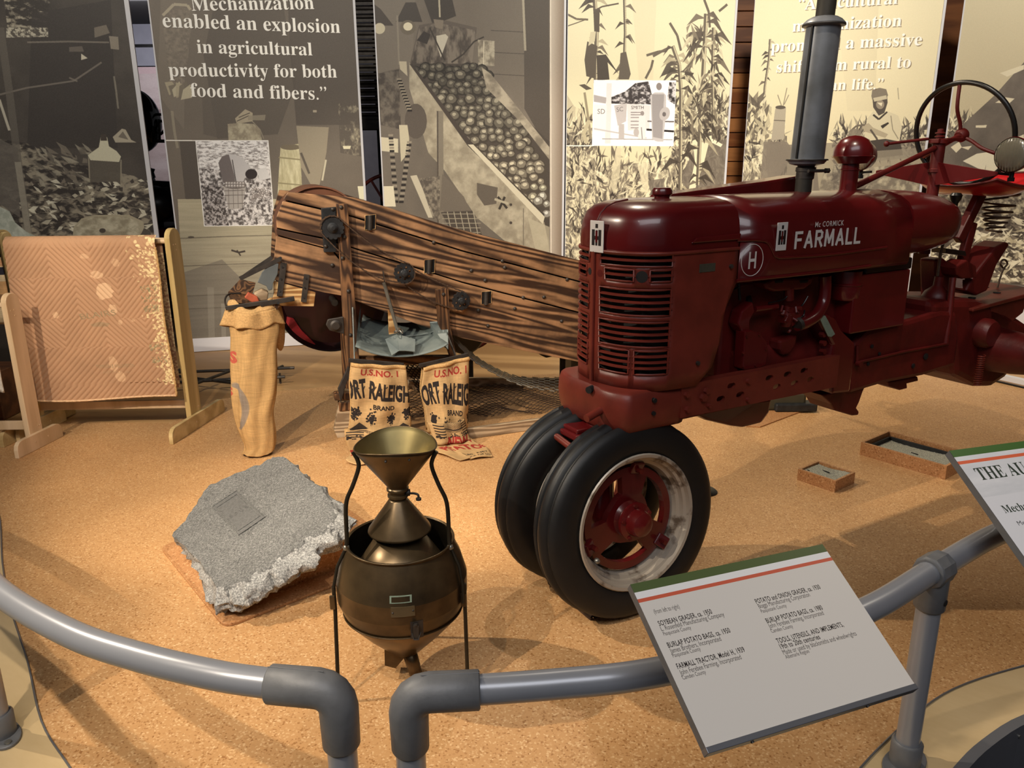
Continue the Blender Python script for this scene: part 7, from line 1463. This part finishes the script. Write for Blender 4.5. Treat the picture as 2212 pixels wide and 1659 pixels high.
def s2_(c, w, h, px):
    c.poly([(0, 0), (w, 0), (w, h), (0, h)], (226, 226, 230)); c.texture([(0, .05 * h), (w, .05 * h), (w, .35 * h), (0, .35 * h)], [(206, 208, 212), (232, 232, 234)], 5, 6, 2, .6)
    c.poly([(0, 0), (w, 0), (w, .052 * h), (0, .052 * h)], (64, 104, 44)); c.poly([(0, .085 * h), (w, .085 * h), (w, .108 * h), (0, .108 * h)], (226, 104, 66))
    k = w / .60
    c.text('THE AU', (.030 * k, .235 * h), (.182 * k, .235 * h), (44, 58, 48), True, .052)
    c.text('Mecha', (.032 * k, .47 * h), (.106 * k, .47 * h), (44, 58, 48), True, .030)
    for i, s in enumerate(('Mecha', 'rais')): c.text(s, ((.045 + .006 * i) * k, (.56 + .055 * i) * h), ((.092 - .006 * i) * k, (.56 + .055 * i) * h), (70, 74, 76), False, .017)
a = CAMP + ray(2050, 974) * 2.0; # the panel beside it: same build, further round the rail
u2 = (C4[1] - C4[0]); u2 /= np.linalg.norm(u2); v2 = (C4[3] - C4[0]); v2 /= np.linalg.norm(v2)
TL2 = CAMP + ray(2050, 974) * 1.98
az2 = math.radians(16); u2 = np.array([math.cos(az2), math.sin(az2), 0]); vdir = CAMP + ray(2222, 1180) * 1.82 - TL2; vdir -= u2 * (vdir @ u2); vdir /= np.linalg.norm(vdir)
W2, H2 = .60, .40
sign('white sign panel headed THE AU, cut off at the right edge of the frame', TL2, TL2 + u2 * W2, TL2 + u2 * W2 + vdir * H2, TL2 + vdir * H2, s2_, 'sign_automated', .018)

# ------------------------------------------------------------------ planter boxes, flat plates on the floor
def planter(label, c, az, L, Wd, H, fill, tray=False):
    t = thing('cork_box', label, 'box', (c[0], c[1], 0), az); w = .012
    for lo, hi in (((-L / 2, -Wd / 2, 0), (L / 2, -Wd / 2 + w, H)), ((-L / 2, Wd / 2 - w, 0), (L / 2, Wd / 2, H)), ((-L / 2, -Wd / 2 + w, 0), (-L / 2 + w, Wd / 2 - w, H)), ((L / 2 - w, -Wd / 2 + w, 0), (L / 2, Wd / 2 - w, H))): MB().box(lo, hi).build('side', M['cork_s'], t, bevel=.001)
    i = .032 if tray else .014
    if tray:
        for lo, hi in (((-L / 2 + i, -Wd / 2 + i - .01, 0), (L / 2 - i, -Wd / 2 + i, H - .02)), ((-L / 2 + i, Wd / 2 - i, 0), (L / 2 - i, Wd / 2 - i + .01, H - .02)), ((-L / 2 + i - .01, -Wd / 2 + i, 0), (-L / 2 + i, Wd / 2 - i, H - .02)), ((L / 2 - i, -Wd / 2 + i, 0), (L / 2 - i + .01, Wd / 2 - i, H - .02))): MB().box(lo, hi).build('tray_wall', M['iron_b'], t, bevel=.001)
    g = grid('gravel', 60, 40, lambda u, v: (-L / 2 + i + (L - 2 * i) * u, -Wd / 2 + i + (Wd - 2 * i) * v, fill + .006 * math.sin(u * 5) * math.sin(v * 4) + random.Random(int(u * 6000 + v * 77)).random() * .004), M['granule'], t, 60); g['kind'] = 'stuff'
    k = MB(); k.beam((-.02, .0, fill + .007), (.02, -.008, fill + .009), .004, .004); k.beam((-L * .35, -Wd * .3, fill + .006), (-L * .35 + .012, -Wd * .3, fill + .006), .003, .003); k.build('twig', M['void'], t); return t
planter('small cork box filled with crushed shell, nearer the tyre', (1.529, 3.566), math.radians(-52), .20, .175, .058, .046)
planter('long cork box with a black tray of grit, behind the sign panels', (2.097, 3.838), math.radians(-52), .44, .285, .072, .030, True)
t = thing('base_plate', 'thin tan board with rounded corner under the tractor belly', 'board'); b = MB(); pts = [onz(*p) for p in ((1612, 922), (1642, 924), (1748, 884), (1740, 870), (1640, 880))]; b.prism([(p[0], p[1]) for p in pts], 0, .008, axis='z'); b.build('board', M['cork_s'], t, bevel=.002)
b = MB(); pp = [Vector(onz(1690, 885)), ]; t = thing('iron_block', 'drab cast iron block on the floor under the tractor', 'casting', tuple(onz(1690, 888))); b.box((-.12, -.02, .008), (.14, .20, .13)); b.build('body', M['drab'], t, bevel=.02); b = MB(); b.box((-.06, -.05, .008), (.20, .05, .06)); b.build('foot', M['iron_b'], t, bevel=.01)
M['oldrubber'] = mat('brown_old_rubber', (70, 50, 36), .8, 0, .2, 20, .3)
for x, y, lab in ((1190, 1258, 'dark rubber wedge chock under the far front tyre'), (1262, 1330, 'dark rubber wedge chock under the near front tyre')):
    p = onz(x, y); t = thing('wheel_chock', lab, 'chock', (p[0] + .03, p[1] + .05, 0), math.radians(30)); b = MB(); b.prism([(-.05, 0), (.05, 0), (.05, .03), (-.03, .008)], -.05, .05); b.build('wedge', M['oldrubber'], t, bevel=.003)
    for k in range(5): b = MB(); b.box((-.05 + k * .02, -.064, 0), (-.04 + k * .02, .064, .008)); b.build('tread_bar', M['oldrubber'], t)
p = onz(1540, 1062); t = thing('rubber_pad', 'small dark round pad on the floor behind the near tyre', 'pad', tuple(p)); MB().lathe([(.0, .012), (.05, .012), (.06, .004), (.06, 0)], (-.04, .0, 0), n=28).build('disc', M['rubber'], t, smooth=40)
# white kerb at the platform's far right
t = MB(); a, b_ = onz(2110, 808), onz(2260, 842); t.beam(Vector(a) + Vector((0, 0, .02)), Vector(b_) + Vector((0, 0, .02)), .05, .035); o = t.build('trim_kerb', M['white']); o['kind'] = 'structure'
t = MB(); a, b_ = onz(2105, 814), onz(2260, 850); t.beam(Vector(a) + Vector((0, 0, .006)), Vector(b_) + Vector((0, 0, .006)), .02, .012); o = t.build('trim_shadow_strip', M['black']); o['kind'] = 'structure'  # black strip laid down as the painted shadow below the kerb

# ------------------------------------------------------------------ through the gap at the left: an old engine with scrollwork
E0 = (-3.55, 7.9, 0); t = thing('fire_engine', 'black antique pump engine with scrolled ironwork in the gallery beyond', 'engine', E0)
ez = lambda x, y: (lambda d: (CAMP + d * (7.9 / d[1])) - np.array(E0))(ray(x, y))
V3 = lambda x, y, o=0: Vector(ez(x, y)) + Vector((0, o, 0))
c0 = V3(292, 262); r0_ = (V3(346, 262) - c0).length; b = MB(); b.ball(c0, (r0_, r0_, r0_ * 1.25), 28, 18); b.build('air_dome', mat('polished_black_iron', (14, 14, 15), .15, .2, coat=.6), t, smooth=180)
for pts in ([(318, 262), (306, 278), (312, 254), (345, 248), (380, 250)], [(322, 262), (318, 280), (334, 284), (338, 268), (326, 262)], [(338, 280), (352, 262), (362, 272), (352, 290), (340, 276)], [(348, 258), (350, 304)], [(320, 284), (330, 304)]):
    MB().tube([V3(x, y, -.05) for x, y in [tuple(p[:2]) for p in bez([(a, b_, 0) for a, b_ in pts], 6)]], .012, 8).build('scroll', M['black'], t, smooth=60)
b = MB(); b.beam(V3(308, 305, -.03), V3(400, 305, -.03), .06, .03); b.beam(V3(316, 358), V3(330, 395), .05, .05); b.beam(V3(310, 400), V3(390, 404), .10, .10); b.build('frame', M['black'], t)
b = MB(); b.lathe([(.0, -.06), (.03, -.05), (.02, 0), (.035, .03), (.0, .04)], V3(328, 372), n=14); b.build('oil_cup', M['black'], t, smooth=40)
p = V3(345, 440); b = MB(); b.box((p.x - .45, p.y - .2, p.z - .16), (p.x + .35, p.y + .3, p.z + .16)); b.ball((p.x, p.y - .15, p.z), (.25, .2, .18), 20, 12); b.build('boiler', M['black'], t, smooth=50)
p = V3(350, 500); b = MB(); b.box((p.x - .5, p.y - .2, p.z - .15), (p.x + .5, p.y + .3, p.z + .04)); b.build('bed', M['red_dull'], t, bevel=.01)
p = V3(300, 560); MB().tube([(p.x + .36 * math.cos(a), p.y - .1, p.z + .36 * math.sin(a)) for a in np.linspace(0, 2 * math.pi, 40, endpoint=False)], .03, 10, closed=True).build('wheel', M['black'], t, smooth=60)
b = MB(); b.beam((0, .1, 0), (0, .1, V3(345, 430).z), .3, .3); b.build('pedestal', M['black'], t)
c = Canvas(300, 300, (196, 176, 172), lambda x, y: (x * 300, (1 - y) * 300), 8); c.texture([(0, 0), (1, 0), (1, 1), (0, 1)], [(186, 166, 162), (206, 190, 186)], 12, 8, 3); c.poly([(0, .0), (1, .0), (1, .05), (0, .05)], (206, 180, 180)); c.line([(.2, .48), (.75, .26)], .07, (150, 130, 126)); c.poly([(.55, .86), (.78, .86), (.8, 1), (.5, 1)], (60, 52, 54)); c.blob(.66, .83, .06, .05, (170, 150, 146)); c.poly([(.54, .80), (.80, .80), (.80, .815), (.54, .815)], (60, 52, 54)); c.poly([(.60, .75), (.74, .75), (.76, .80), (.58, .80)], (60, 52, 54)); c.texture([(0, .9), (1, .9), (1, 1), (0, 1)], [(70, 62, 64), (190, 176, 172)], 6, 30, 4); c.grain(10)
# mural on the far wall
t = thing('wall_mural', 'faded pinkish photographic mural on the far gallery wall', 'mural', (-6.9, 12.25, 0)); grid('print', 2, 2, lambda u, v: (u * 3.4, 0, 1.0 + 1.84 * v), img_mat('mural_print', c.image('mural'), .6, .2), t); b = MB(); b.box((0, .005, 1.0), (3.4, .045, 2.84)); b.build('board', M['white'], t)
# wheel in the dark doorway between two prints
p0 = CAMP + ray(846, 462) * (7.6 / ray(846, 462)[1]); t = thing('wagon_wheel', 'red spoked wagon wheel in the dark doorway between two banners', 'wheel', (p0[0], 7.6, 0), .1)
zc = p0[2]; R_ = .36; MB().tube([(R_ * math.cos(a), 0, zc + R_ * math.sin(a)) for a in np.linspace(0, 2 * math.pi, 48, endpoint=False)], .016, 8, closed=True).build('rim', M['red_worn'], t, smooth=60)
for k in range(10): a = 2 * math.pi * k / 10 + .2; MB().beam((0, 0, zc), (R_ * math.cos(a), 0, zc + R_ * math.sin(a)), .022, .022).build('spoke', M['red_worn'], t)
MB().beam((0, .04, 0), (0, .04, zc), .05, .05).build('stand', M['black'], t)
